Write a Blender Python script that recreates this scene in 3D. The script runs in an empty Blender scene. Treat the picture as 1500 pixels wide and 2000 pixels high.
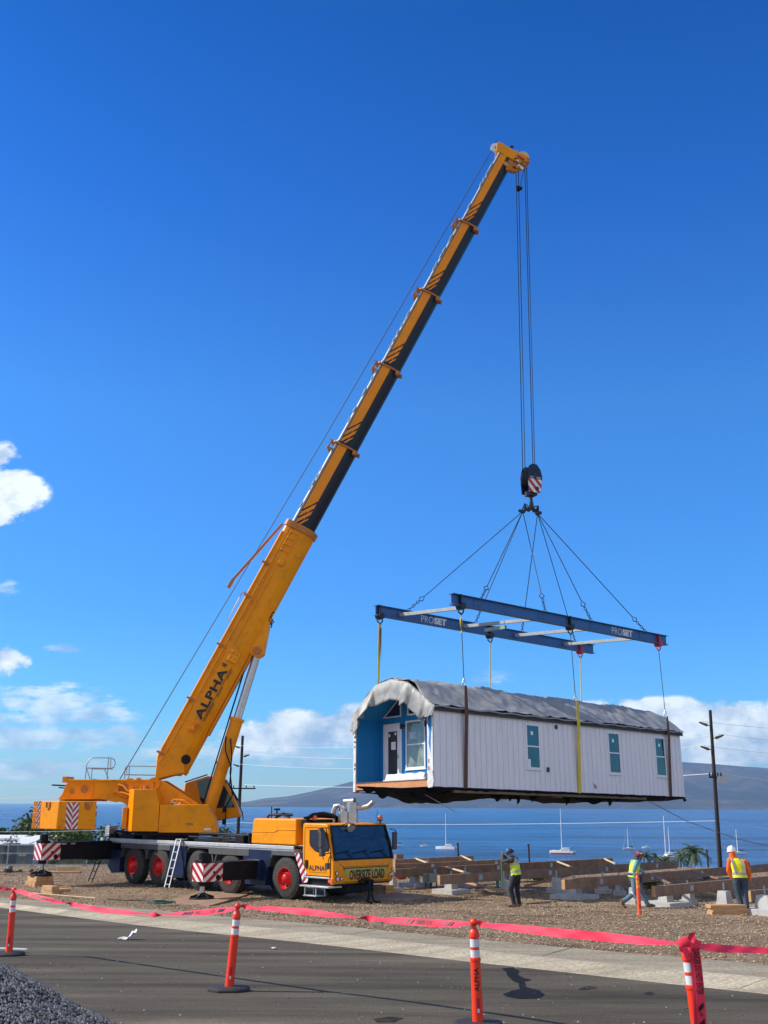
import bpy, bmesh, math, random
from math import sin, cos, pi, radians, sqrt, atan2
from mathutils import Vector, Matrix
random.seed(7)
sc = bpy.context.scene
C = sc.collection
V = Vector
# ---------------------------------------------------------------- camera (eye at the world origin height 0)
F = 2050.; PIT = math.atan(572/F); ROL = radians(-0.28)
fw = V((0, cos(PIT), sin(PIT)))
_u = V((0, -sin(PIT), cos(PIT))); _r = V((1, 0, 0))
rt = cos(ROL)*_r - sin(ROL)*_u
up = sin(ROL)*_r + cos(ROL)*_u
def ray(x, y): return fw + rt*((x-750)/F) - up*((y-1000)/F)
def atY(x, y, Y): r = ray(x, y); return r*(Y/r.y)
def atz(x, y, z): r = ray(x, y); return r*(z/r.z)
def atslope(x, y, z0, k):      # plane z = z0 + k*Y
    r = ray(x, y); return r*(z0/(r.z-k*r.y))
cam = bpy.data.cameras.new('camera'); co = bpy.data.objects.new('camera', cam); C.objects.link(co)
co.matrix_world = Matrix(((rt.x, up.x, -fw.x, 0), (rt.y, up.y, -fw.y, 0), (rt.z, up.z, -fw.z, 0), (0, 0, 0, 1)))
cam.sensor_fit = 'VERTICAL'; cam.sensor_height = 24; cam.lens = 24*F/2000; cam.clip_end = 90000; cam.clip_start = .1
sc.camera = co
sc.render.resolution_x = 768; sc.render.resolution_y = 1024

class Fr:                       # a local frame: origin + three axes
    def __init__(s, o, a=0, ax=None, tilt=(0, 0)):
        s.o = V(o)
        if ax: s.ax = [V(v).normalized() for v in ax]
        else:
            a = radians(a)
            ex = V((cos(a), sin(a), 0)); ey = V((-sin(a), cos(a), 0))
            ex = (ex + V((0, 0, tilt[0]))).normalized(); ey = (ey + V((0, 0, tilt[1])))
            ey = (ey - ex*ey.dot(ex)).normalized()
            s.ax = [ex, ey, ex.cross(ey)]
    def W(s, p): return s.o + s.ax[0]*p[0] + s.ax[1]*p[1] + s.ax[2]*p[2]
    def L(s, p): d = V(p)-s.o; return V([d.dot(a) for a in s.ax])
    def pix(s, px, py, v=0, ax=1):
        o = s.L((0, 0, 0)); r = ray(px, py); d = V([r.dot(a) for a in s.ax]); t = (v-o[ax])/d[ax]
        return o + d*t
WORLD = Fr((0, 0, 0))
# ---------------------------------------------------------------- mesh builder
class MB:
    def __init__(s, fr=WORLD): s.v = []; s.f = []; s.m = []; s.fr = fr; s.cur = 0
    def add(s, vs, fs, fr=None):
        fr = fr or s.fr; n = len(s.v)
        s.v += [fr.W(p) for p in vs]; s.f += [[i+n for i in f] for f in fs]; s.m += [s.cur]*len(fs); return s
    def box(s, x0, x1, y0, y1, z0, z1, fr=None):
        x0, x1 = sorted((x0, x1)); y0, y1 = sorted((y0, y1)); z0, z1 = sorted((z0, z1))
        return s.add([(x0,y0,z0),(x1,y0,z0),(x1,y1,z0),(x0,y1,z0),(x0,y0,z1),(x1,y0,z1),(x1,y1,z1),(x0,y1,z1)],
              [(0,3,2,1),(4,5,6,7),(0,1,5,4),(1,2,6,5),(2,3,7,6),(3,0,4,7)], fr)
    def bar(s, a, b, w, h, upv=(0, 0, 1), fr=None):      # box from a to b, w wide, h tall (centred)
        fr = fr or s.fr; a = V(a); b = V(b); d = (b-a).normalized(); u = V(upv)
        sd = d.cross(u)
        if sd.length < 1e-4: sd = d.cross(V((1, 0, 0)))
        sd.normalize(); u = sd.cross(d).normalized(); q = []
        for p in (a, b):
            for i, j in ((-1,-1),(1,-1),(1,1),(-1,1)): q.append(p+sd*(i*w/2)+u*(j*h/2))
        return s.add(q, [(3,2,1,0),(4,5,6,7),(0,1,5,4),(1,2,6,5),(2,3,7,6),(3,0,4,7)], fr)
    def prism(s, poly, ax, a, b, fr=None, poly2=None):   # polygon in the two other coords, extruded along ax
        n = len(poly); poly2 = poly2 or poly
        def P(p, t):
            q = [0, 0, 0]; o = [i for i in range(3) if i != ax]; q[o[0]] = p[0]; q[o[1]] = p[1]; q[ax] = t; return q
        vs = [P(p, a) for p in poly]+[P(p, b) for p in poly2]
        ar = sum(poly[i][0]*poly[(i+1)%n][1]-poly[(i+1)%n][0]*poly[i][1] for i in range(n))
        fl = (ar > 0) ^ (ax == 1) ^ (b < a)
        fs = [list(range(n-1, -1, -1)), list(range(n, 2*n))]+[(i, (i+1)%n, n+(i+1)%n, n+i) for i in range(n)]
        if not fl: fs = [list(reversed(f)) for f in fs]
        return s.add(vs, fs, fr)
    def cyl(s, p0, p1, r0, r1=None, n=16, cap=True, fr=None):
        fr = fr or s.fr; r1 = r0 if r1 is None else r1; p0 = V(p0); p1 = V(p1); d = (p1-p0).normalized()
        t = V((0, 0, 1)) if abs(d.z) < .9 else V((1, 0, 0)); a = d.cross(t).normalized(); b = d.cross(a)
        vs = []
        for p, r in ((p0, r0), (p1, r1)):
            for i in range(n): q = 2*pi*i/n; vs.append(p+a*(r*cos(q))+b*(r*sin(q)))
        fs = [(i, i+n, (i+1)%n+n, (i+1)%n) for i in range(n)]
        if cap: fs += [list(range(n)), list(range(2*n-1, n-1, -1))]
        return s.add(vs, fs, fr)
    def tube(s, pts, r, n=8, fr=None, cap=True):
        fr = fr or s.fr; pts = [V(p) for p in pts]; vs = []; rs = r if isinstance(r, (list, tuple)) else [r]*len(pts)
        for k, p in enumerate(pts):
            d = (pts[min(k+1, len(pts)-1)]-pts[max(k-1, 0)]).normalized()
            if k == 0:
                t = V((0, 0, 1)) if abs(d.z) < .9 else V((1, 0, 0)); a = d.cross(t).normalized()
            else: a = (a-d*a.dot(d)).normalized()
            b = d.cross(a)
            for i in range(n): q = 2*pi*i/n; vs.append(p+a*(rs[k]*cos(q))+b*(rs[k]*sin(q)))
        fs = [(k*n+i, (k+1)*n+i, (k+1)*n+(i+1)%n, k*n+(i+1)%n) for k in range(len(pts)-1) for i in range(n)]
        if cap: fs += [list(range(n)), list(range(len(pts)*n-1, (len(pts)-1)*n-1, -1))]
        return s.add(vs, fs, fr)
    def lathe(s, c, axis, prof, n=24, fr=None):          # prof: (t along axis, radius)
        c = V(c); d = V(axis).normalized(); t = V((0, 0, 1)) if abs(d.z) < .9 else V((1, 0, 0))
        a = d.cross(t).normalized(); b = d.cross(a); vs = []; m = len(prof)
        for h, r in prof:
            for i in range(n): q = 2*pi*i/n; vs.append(c+d*h+a*(max(r, 1e-4)*cos(q))+b*(max(r, 1e-4)*sin(q)))
        fs = [(k*n+i, (k+1)*n+i, (k+1)*n+(i+1)%n, k*n+(i+1)%n) for k in range(m-1) for i in range(n)]
        return s.add(vs, fs, fr)
    def ball(s, c, r, sc_=(1, 1, 1), n=12, fr=None):
        k = 8; pr = [(-cos(pi*i/k)*r, sin(pi*i/k)*r) for i in range(k+1)]
        m = MB(); m.lathe((0, 0, 0), (0, 0, 1), pr, n)
        return s.add([V((p.x*sc_[0], p.y*sc_[1], p.z*sc_[2]))+V(c) for p in m.v], m.f, fr)
    def poly(s, pts, fr=None): return s.add(pts, [list(range(len(pts)))], fr)
    def split(s, name, mats, parent=None, **k):          # one object per loose piece
        p = list(range(len(s.v)))
        def find(a):
            while p[a] != a: p[a] = p[p[a]]; a = p[a]
            return a
        for f in s.f:
            for q in f[1:]: p[find(q)] = find(f[0])
        gr = {}
        for f, m in zip(s.f, s.m): gr.setdefault(find(f[0]), []).append((f, m))
        out = []
        for fs in gr.values():
            b = MB(); ix = {}
            for f, m in fs:
                nf = []
                for q in f:
                    if q not in ix: ix[q] = len(b.v); b.v.append(s.v[q])
                    nf.append(ix[q])
                b.f.append(nf); b.m.append(m)
            out.append(b.build(name, mats, parent, **k))
        return out
    def build(s, name, mats, parent=None, bevel=0, smooth=38, seg=2):
        if not isinstance(mats, (list, tuple)): mats = [mats]
        me = bpy.data.meshes.new(name)
        vs = s.v
        if parent is not None:
            inv = parent_matrix(parent).inverted(); vs = [inv@p for p in vs]
        me.from_pydata([tuple(p) for p in vs], [], s.f)
        for m in mats: me.materials.append(m)
        me.polygons.foreach_set('material_index', s.m)
        me.update()
        o = bpy.data.objects.new(name, me); C.objects.link(o)
        if parent is not None: o.parent = parent
        if smooth:
            me.polygons.foreach_set('use_smooth', [True]*len(me.polygons))
            me.set_sharp_from_angle(angle=radians(smooth))
        if bevel:
            b = o.modifiers.new('bevel', 'BEVEL'); b.width = bevel; b.segments = seg; b.limit_method = 'ANGLE'; b.angle_limit = radians(35)
            b.harden_normals = False
        return o
def parent_matrix(o):
    m = o.matrix_basis.copy()
    while o.parent is not None: o = o.parent; m = o.matrix_basis @ m
    return m
def empty(name, loc, parent=None, fr=None):
    o = bpy.data.objects.new(name, None); C.objects.link(o); o.empty_display_size = .3
    m = Matrix.Translation(V(loc))
    if fr:
        a = fr.ax; m = m @ Matrix(((a[0].x, a[1].x, a[2].x, 0), (a[0].y, a[1].y, a[2].y, 0), (a[0].z, a[1].z, a[2].z, 0), (0, 0, 0, 1)))
    if parent is not None: m = parent_matrix(parent).inverted() @ m; o.parent = parent
    o.matrix_basis = m
    return o
def tag(o, label, cat, group=None, kind=None):
    if label: o['label'] = label
    if cat: o['category'] = cat
    if group: o['group'] = group
    if kind: o['kind'] = kind
    return o
KIDS = {}
def copy_tree(o, parent=None):
    c = o.copy(); C.objects.link(c)
    if parent is not None: c.parent = parent
    for ch in [x for x in C.objects if x.parent == o]: copy_tree(ch, c)
    return c
# ---------------------------------------------------------------- materials
def nodes(m):
    m.use_nodes = True; return m.node_tree.nodes, m.node_tree.links
def mat(name, col, rough=.6, metal=0, var=.12, scale=3., bump=0, bscale=30., spec=.5, dirt=None, dirt_amt=.0, coat=0, det=5, coord='Object', stretch=None, alpha=None):
    m = bpy.data.materials.new(name); N, L = nodes(m); b = N['Principled BSDF']
    b.inputs['Roughness'].default_value = rough; b.inputs['Metallic'].default_value = metal
    b.inputs['Specular IOR Level'].default_value = spec; b.inputs['Coat Weight'].default_value = coat
    tc = N.new('ShaderNodeTexCoord'); src = tc.outputs[coord]
    if stretch:
        mp = N.new('ShaderNodeMapping'); mp.inputs['Scale'].default_value = stretch; L.new(src, mp.inputs[0]); src = mp.outputs[0]
    c = (*col, 1)
    if var or dirt:
        nz = N.new('ShaderNodeTexNoise'); nz.inputs['Scale'].default_value = scale; nz.inputs['Detail'].default_value = det; nz.inputs['Roughness'].default_value = .6
        L.new(src, nz.inputs[0])
        mx = N.new('ShaderNodeMix'); mx.data_type = 'RGBA'
        mr = N.new('ShaderNodeMapRange'); mr.inputs[1].default_value = .3; mr.inputs[2].default_value = .7; L.new(nz.outputs[0], mr.inputs[0])
        mx.inputs[6].default_value = tuple(v*(1-var) for v in col)+(1,); mx.inputs[7].default_value = tuple(min(1, v*(1+var)) for v in col)+(1,)
        L.new(mr.outputs[0], mx.inputs[0]); out = mx.outputs[2]
        rr = N.new('ShaderNodeMapRange'); rr.inputs[3].default_value = max(.02, rough-.08); rr.inputs[4].default_value = min(1, rough+.1); L.new(nz.outputs[0], rr.inputs[0]); L.new(rr.outputs[0], b.inputs['Roughness'])
        if dirt:
            n2 = N.new('ShaderNodeTexNoise'); n2.inputs['Scale'].default_value = scale*2.7; n2.inputs['Detail'].default_value = 8; n2.inputs['Roughness'].default_value = .7; L.new(src, n2.inputs[0])
            r2 = N.new('ShaderNodeMapRange'); r2.inputs[1].default_value = .5; r2.inputs[2].default_value = .72; r2.inputs[4].default_value = dirt_amt; L.new(n2.outputs[0], r2.inputs[0])
            m2 = N.new('ShaderNodeMix'); m2.data_type = 'RGBA'; L.new(out, m2.inputs[6]); m2.inputs[7].default_value = (*dirt, 1); L.new(r2.outputs[0], m2.inputs[0]); out = m2.outputs[2]
        L.new(out, b.inputs['Base Color'])
    else: b.inputs['Base Color'].default_value = c
    if bump:
        n3 = N.new('ShaderNodeTexNoise'); n3.inputs['Scale'].default_value = bscale; n3.inputs['Detail'].default_value = 6; L.new(src, n3.inputs[0])
        bp = N.new('ShaderNodeBump'); bp.inputs['Strength'].default_value = min(1, bump); bp.inputs['Distance'].default_value = .05; L.new(n3.outputs[0], bp.inputs['Height']); L.new(bp.outputs[0], b.inputs['Normal'])
    return m
M = {}
M['yellow'] = mat('crane_yellow_paint', (.88, .305, .001), .42, var=.09, scale=.8, coat=.03, spec=.22, dirt=(.30, .12, .02), dirt_amt=.42)
M['yellow2'] = mat('boom_wrap_yellow', (.90, .29, .015), .5, var=.08, scale=1, spec=.2, dirt=(.4, .16, .04), dirt_amt=.2)
M['rust'] = mat('worn_orange_steel', (.50, .17, .02), .55, var=.2, scale=6, dirt=(.15, .06, .03), dirt_amt=.6)
M['navy'] = mat('navy_chassis_paint', (.010, .020, .065), .4, spec=.25, var=.2, scale=2, dirt=(.06, .055, .05), dirt_amt=.35)
M['black'] = mat('black_steel', (.008, .008, .011), .5, spec=.2, var=.2, scale=3, dirt=(.06, .05, .045), dirt_amt=.3)
M['boomdark'] = mat('boom_dark_navy', (.008, .014, .028), .32, var=.15, scale=1, spec=.3)
M['boomgrey'] = mat('boom_grey_paint', (.14, .155, .17), .45, var=.15, scale=3)
M['grease_lit_top'] = mat('boom_sunlit_top', (.36, .38, .38), .5, var=.3, scale=4)  # pale grey paints sunlight onto the boom top; the grease blobs share it
M['deck'] = mat('deck_pale_aluminium', (.55, .56, .56), .4, .3, var=.12, scale=3, dirt=(.2, .17, .13), dirt_amt=.4)
M['greyplastic'] = mat('grey_mudguard', (.075, .075, .078), .6, var=.12)
M['chrome'] = mat('bright_steel', (.55, .54, .53), .3, .9, var=.15, scale=6)
M['galv'] = mat('galvanised_steel', (.45, .46, .47), .45, .6, var=.2, scale=8)
M['rubber'] = mat('tyre_rubber', (.035, .031, .028), .85, var=.25, scale=5, dirt=(.13, .10, .075), dirt_amt=.6, bump=.3, bscale=20)
M['rim'] = mat('red_rim_paint', (.62, .012, .012), .4, var=.12, scale=5, dirt=(.15, .06, .05), dirt_amt=.3)
M['red'] = mat('chevron_red', (.42, .012, .02), .4, var=.1, scale=5)
M['white'] = mat('white_paint', (.74, .74, .72), .45, var=.06, scale=3)
M['glass'] = mat('dark_glass', (.010, .022, .045), .04, var=0, spec=.9)
M['shieldglass'] = mat('windshield_glass', (.005, .016, .045), .06, var=.6, scale=1.0, spec=.7, stretch=(1, .45, 4), dirt=(.045, .09, .13), dirt_amt=.55)  # paler level streaks are reflections painted into the glass colour, not dirt
M['lens'] = mat('lamp_lens', (.7, .7, .68), .12, var=0)
M['amber'] = mat('amber_lens', (.7, .13, .05), .2, var=.1)
M['signyellow'] = mat('sign_yellow', (.50, .40, .05), .5, var=.15, scale=4, dirt=(.25, .2, .08), dirt_amt=.3)
M['ink'] = mat('black_print', (.012, .012, .014), .5, var=0)
M['wire'] = mat('steel_wire_rope', (.045, .045, .05), .5, .5, var=.2, scale=20)
M['wood'] = mat('fresh_lumber', (.52, .30, .13), .7, var=.22, scale=3, stretch=(1, 6, 6), bump=.15)
M['palewood'] = mat('pale_lumber', (.66, .50, .28), .7, var=.2, scale=4, bump=.15)
M['glulam'] = mat('stained_beam_wood', (.25, .145, .082), .7, var=.35, scale=2.5, bump=.2, dirt=(.30, .19, .11), dirt_amt=.5)
M['concrete'] = mat('footing_concrete', (.46, .45, .42), .85, var=.15, scale=4, bump=.2, dirt=(.24, .21, .18), dirt_amt=.5)
M['plywood'] = mat('ground_mat_plywood', (.30, .19, .11), .8, var=.25, scale=2, bump=.2)
# ---------------------------------------------------------------- lettering
_tc = {}
def text_geo(s, bold=0.0, shear=0.0, space=1.0):
    k = (s, bold, shear, space)
    if k in _tc: return _tc[k]
    cu = bpy.data.curves.new('txt', 'FONT'); cu.body = s; cu.size = 1; cu.offset = bold; cu.shear = shear; cu.space_character = space; cu.resolution_u = 3
    o = bpy.data.objects.new('txt', cu); C.objects.link(o)
    dg = bpy.context.evaluated_depsgraph_get(); me = o.evaluated_get(dg).to_mesh()
    vs = [(v.co.x, v.co.y) for v in me.vertices]; fs = [list(p.vertices) for p in me.polygons]
    o.evaluated_get(dg).to_mesh_clear(); bpy.data.objects.remove(o); bpy.data.curves.remove(cu)
    x0 = min(v[0] for v in vs); x1 = max(v[0] for v in vs); y0 = min(v[1] for v in vs); y1 = max(v[1] for v in vs)
    vs = [((x-x0)/(x1-x0), (y-y0)/(y1-y0)) for x, y in vs]
    _tc[k] = (vs, fs); return _tc[k]
def text_on(mb, s, fn, bold=0.0, shear=0.0, space=1.0):      # fn(u,v) in 0..1 -> point in mb's frame
    vs, fs = text_geo(s, bold, shear, space)
    mb.add([fn(u, v) for u, v in vs], fs)
def rectfn(o, ux, uy):                                        # lower left corner, width vector, height vector
    o = V(o); ux = V(ux); uy = V(uy)
    return lambda u, v: o+ux*u+uy*v
def stripes(mb, poly_in, fn, n, red, white, slope, w):        # diagonal red and white bands clipped to the unit square, drawn with fn
    def clip(pl, a, b, c):                                    # keep a*x+b*y>=c
        out = []
        for i in range(len(pl)):
            p, q = pl[i], pl[(i+1)%len(pl)]; dp = a*p[0]+b*p[1]-c; dq = a*q[0]+b*q[1]-c
            if dp >= 0: out.append(p)
            if dp*dq < 0: t = dp/(dp-dq); out.append((p[0]+(q[0]-p[0])*t, p[1]+(q[1]-p[1])*t))
        return out
    k = 0; t = -3.0
    while t < 4:
        pl = clip(clip(poly_in, -slope, 1, t), slope, -1, -(t+w))
        if len(pl) > 2:
            mb.cur = red if k % 2 == 0 else white; mb.poly([fn(*p) for p in pl])
        t += w; k += 1
SQ = [(0, 0), (1, 0), (1, 1), (0, 1)]
# ================================================================ world, sun
SUN_EL = radians(38); SUN_DIR = V((-cos(SUN_EL)*cos(radians(-4)), cos(SUN_EL)*sin(radians(4)), sin(SUN_EL)))   # towards the sun
w = bpy.data.worlds.new('World'); sc.world = w; w.use_nodes = True; N = w.node_tree.nodes; L = w.node_tree.links
bg = N['Background']; bg.inputs[1].default_value = .12
sky = N.new('ShaderNodeTexSky'); sky.sky_type = 'NISHITA'; sky.sun_disc = False; sky.sun_elevation = SUN_EL
sky.sun_rotation = atan2(SUN_DIR.x, SUN_DIR.y); sky.air_density = 1.0; sky.dust_density = .3; sky.ozone_density = 2.5; sky.altitude = 50
tc = N.new('ShaderNodeTexCoord'); sp = N.new('ShaderNodeSeparateXYZ'); L.new(tc.outputs['Generated'], sp.inputs[0])
def mth(op, a, b=None, c=None, clamp=False):
    n = N.new('ShaderNodeMath'); n.operation = op; n.use_clamp = clamp
    for i, v in enumerate((a, b, c)):
        if v is None: continue
        if isinstance(v, (int, float)): n.inputs[i].default_value = v
        else: L.new(v, n.inputs[i])
    return n.outputs[0]
ymax = mth('MAXIMUM', sp.outputs[1], .02)
uu = mth('DIVIDE', sp.outputs[0], ymax); vv = mth('DIVIDE', sp.outputs[2], ymax)
# sky tint by elevation
ramp = N.new('ShaderNodeValToRGB'); L.new(sp.outputs[2], ramp.inputs[0])
cr = ramp.color_ramp; SKYT = [(0.0, (.60, .92, 1.18)), (.08, (.30, .82, 1.36)), (.174, (.24, .77, 1.42)), (.36, (.25, .83, 1.50)), (.528, (.09, .61, 1.42)), (.656, (.02, .49, 1.22)), (.78, (.30, .75, 1.25))]
SKYT = SKYT
cr.elements[0].position = 0; cr.elements[0].color = (*SKYT[0][1], 1); cr.elements[1].position = SKYT[-1][0]; cr.elements[1].color = (*SKYT[-1][1], 1)
for p_, c_ in SKYT[1:-1]: e = cr.elements.new(p_); e.color = (*c_, 1)
mul = N.new('ShaderNodeMix'); mul.data_type = 'RGBA'; mul.blend_type = 'MULTIPLY'; mul.inputs[0].default_value = 1
L.new(sky.outputs[0], mul.inputs[6]); L.new(ramp.outputs[0], mul.inputs[7])
# clouds: blobs in direction space, broken up by noise
cv = N.new('ShaderNodeCombineXYZ'); L.new(uu, cv.inputs[0]); L.new(vv, cv.inputs[1])
def noise(scale, det, off=0, sx=1, sy=1):
    mp = N.new('ShaderNodeMapping'); mp.inputs['Scale'].default_value = (sx, sy, 1); mp.inputs['Location'].default_value = (off, off*.7, off*.3); L.new(cv.outputs[0], mp.inputs[0])
    n = N.new('ShaderNodeTexNoise'); n.inputs['Scale'].default_value = scale; n.inputs['Detail'].default_value = det; n.inputs['Roughness'].default_value = .6; L.new(mp.outputs[0], n.inputs[0]); return n.outputs[0]
def blob(x, y, rx, ry, k=1.0):
    r = ray(x, y); u0 = r.x/r.y; v0 = r.z/r.y; a = rx/2128; b = ry/2210
    du = mth('DIVIDE', mth('SUBTRACT', uu, u0), a); dv = mth('DIVIDE', mth('SUBTRACT', vv, v0), b)
    d = mth('SQRT', mth('ADD', mth('MULTIPLY', du, du), mth('MULTIPLY', dv, dv)))
    return mth('MULTIPLY', mth('SUBTRACT', 1.0, d, clamp=True), k)
def total(bl):
    t = bl[0]
    for x in bl[1:]: t = mth('MAXIMUM', t, x)
    return t
def fb_(du, dv): return mth('ADD', mth('MULTIPLY', noise(11, 6, 3+du, 1, 1.6), .55), mth('MULTIPLY', noise(34, 8, 7+du*3, 1, 1.5), .45))
n1 = fb_(0, 0); n1s = fb_(.03, .03)
puffy = total([blob(-25, 965, 142, 72, 1.6), blob(-10, 890, 62, 42, 1.0), blob(0, 1012, 60, 26, .8),
    blob(600, 1432, 150, 56, 1.2), blob(690, 1425, 90, 60, 1.2), blob(500, 1440, 100, 34, .9), blob(0, 1290, 85, 48, 1.1), blob(1330, 1400, 330, 46, 1.2), blob(1420, 1440, 230, 80, 1.2),
    blob(1180, 1400, 130, 26, .9), blob(1560, 1415, 200, 60, 1.2)])
thin = total([blob(60, 1440, 330, 46, 1.0), blob(60, 1500, 300, 30, .8), blob(110, 1385, 190, 60, 1.0), blob(190, 1385, 90, 30, 1.0), blob(90, 1345, 110, 26, .8), blob(120, 1268, 62, 14, .7), blob(0, 1150, 50, 24, .8),
    blob(60, 1470, 110, 22, .6), blob(570, 1470, 260, 40, .7), blob(960, 1325, 60, 20, .25), blob(330, 1465, 170, 30, .3), blob(1350, 1470, 330, 50, .8), blob(1200, 1400, 500, 30, .3)])
mp_ = mth('MULTIPLY', mth('SUBTRACT', mth('ADD', puffy, mth('MULTIPLY', mth('SUBTRACT', n1, .5), 3.4)), .10), 3.2, clamp=True)
mp_ = mth('MULTIPLY', mp_, mth('MULTIPLY', puffy, 6, clamp=True))
nt_ = mth('ADD', mth('MULTIPLY', noise(15, 7, 5, .8, 3.2), .55), mth('MULTIPLY', noise(42, 8, 12, .8, 2.6), .45))
mt_ = mth('MULTIPLY', mth('SUBTRACT', mth('ADD', thin, mth('MULTIPLY', mth('SUBTRACT', nt_, .5), 5.0)), .16), 1.9, clamp=True)
mt_ = mth('MULTIPLY', mth('MULTIPLY', mt_, mth('MULTIPLY', thin, 4, clamp=True)), .72)
mask = mth('MAXIMUM', mp_, mt_)
shade = mth('ADD', .62, mth('ADD', mth('MULTIPLY', mth('SUBTRACT', n1, n1s), 3.5), mth('MULTIPLY', mth('SUBTRACT', noise(9, 5, 21, 1, 1.5), .5), 3.0)), clamp=True)
cc = N.new('ShaderNodeMix'); cc.data_type = 'RGBA'; cc.inputs[6].default_value = (2.7, 3.9, 5.8, 1); cc.inputs[7].default_value = (7.6, 8.2, 8.6, 1); L.new(shade, cc.inputs[0])
fin = N.new('ShaderNodeMix'); fin.data_type = 'RGBA'; L.new(mth('MULTIPLY', mask, .93), fin.inputs[0]); L.new(mul.outputs[2], fin.inputs[6]); L.new(cc.outputs[2], fin.inputs[7])
# added fill: unseen white cloud glow behind the camera brightens the shaded faces
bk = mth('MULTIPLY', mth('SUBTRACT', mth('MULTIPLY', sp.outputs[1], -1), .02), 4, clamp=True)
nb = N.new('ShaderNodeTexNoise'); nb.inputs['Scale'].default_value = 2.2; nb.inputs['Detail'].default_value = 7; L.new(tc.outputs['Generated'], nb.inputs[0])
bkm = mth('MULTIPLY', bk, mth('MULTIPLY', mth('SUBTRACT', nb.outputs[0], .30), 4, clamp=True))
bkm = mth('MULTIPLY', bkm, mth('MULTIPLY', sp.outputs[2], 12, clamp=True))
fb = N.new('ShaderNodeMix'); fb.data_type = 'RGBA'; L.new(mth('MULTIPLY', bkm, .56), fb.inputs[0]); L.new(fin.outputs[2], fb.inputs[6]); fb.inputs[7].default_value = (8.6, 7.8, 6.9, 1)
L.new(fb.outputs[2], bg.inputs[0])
sl = bpy.data.lights.new('sun', 'SUN'); sl.energy = 4.9; sl.angle = radians(.5); sl.color = (1, .93, .82)
so = bpy.data.objects.new('sun', sl); C.objects.link(so); so.rotation_euler = SUN_DIR.to_track_quat('Z', 'Y').to_euler()
sc.view_settings.view_transform = 'Standard'; sc.view_settings.look = 'None'; sc.view_settings.exposure = 0.18; sc.view_settings.gamma = 1

# ================================================================ ground
Z0, KS = -1.68, -.04
def ss(a, b, x): t = min(1, max(0, (x-a)/(b-a))); return t*t*(3-2*t)
def lerp(a, b, t): return a+(b-a)*t
def ground(x, y):
    if y <= 37: z = Z0+KS*y
    else:
        zp = max(Z0+KS*37-(y-37)*.002, -3.26)
        edge = 60 if x < 6 else 60
        z = zp
        if y > edge:
            pts = [(edge, 0), (80, -3.0), (130, -9.0), (200, -13.0), (300, -17.2), (400, -20.2), (470, -23), (600, -30), (900, -40)]
            for (a, da), (b, db) in zip(pts, pts[1:]):
                if y <= b: z = zp+lerp(da, db, (y-a)/(b-a)); break
            else: z = zp-40
    return z
def ext(pts, x0, x1):            # extrapolate a pixel polyline to x0, x1
    a, b = pts[0], pts[1]; k = (b[1]-a[1])/(b[0]-a[0]); pts = [(x0, a[1]+k*(x0-a[0]))]+list(pts)
    a, b = pts[-2], pts[-1]; k = (b[1]-a[1])/(b[0]-a[0]); return pts+[(x1, b[1]+k*(x1-b[0]))]
gut = ext([(0,1773),(170,1795),(333,1815),(500,1832),(650,1847),(900,1878),(1026,1890),(1180,1909),(1340,1925.6),(1500,1942.6)], -500, 2100)
crest = ext([(0,1763),(170,1781),(400,1802),(650,1823),(850,1845.6),(1026,1866.5),(1180,1882),(1350,1895.6),(1500,1910)], -500, 2100)
back = ext([(0,1752),(150,1765),(283,1775),(400,1787),(650,1807),(850,1827),(1180,1857),(1329,1870),(1500,1883)], -500, 2100)
G = [atslope(x, y, Z0, KS) for x, y in gut]; CR = [atslope(x, y, Z0+.10, KS) for x, y in crest]; BK = [atslope(x, y, Z0+.12, KS) for x, y in back]
def resample(P, n):
    ls = [0]
    for a, b in zip(P, P[1:]): ls.append(ls[-1]+(b-a).length)
    out = []
    for i in range(n):
        t = ls[-1]*i/(n-1); j = max(k for k in range(len(ls)-1) if ls[k] <= t+1e-9); f = (t-ls[j])/(ls[j+1]-ls[j]); out.append(P[j].lerp(P[j+1], min(1, f)))
    return out
def smoothp(P, k=3):
    for _ in range(k): P = [P[0]]+[(P[i-1]+P[i]*2+P[i+1])/4 for i in range(1, len(P)-1)]+[P[-1]]
    return P
NG = 160
G, CR, BK = [smoothp(resample(p, NG), 12) for p in (G, CR, BK)]

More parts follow.
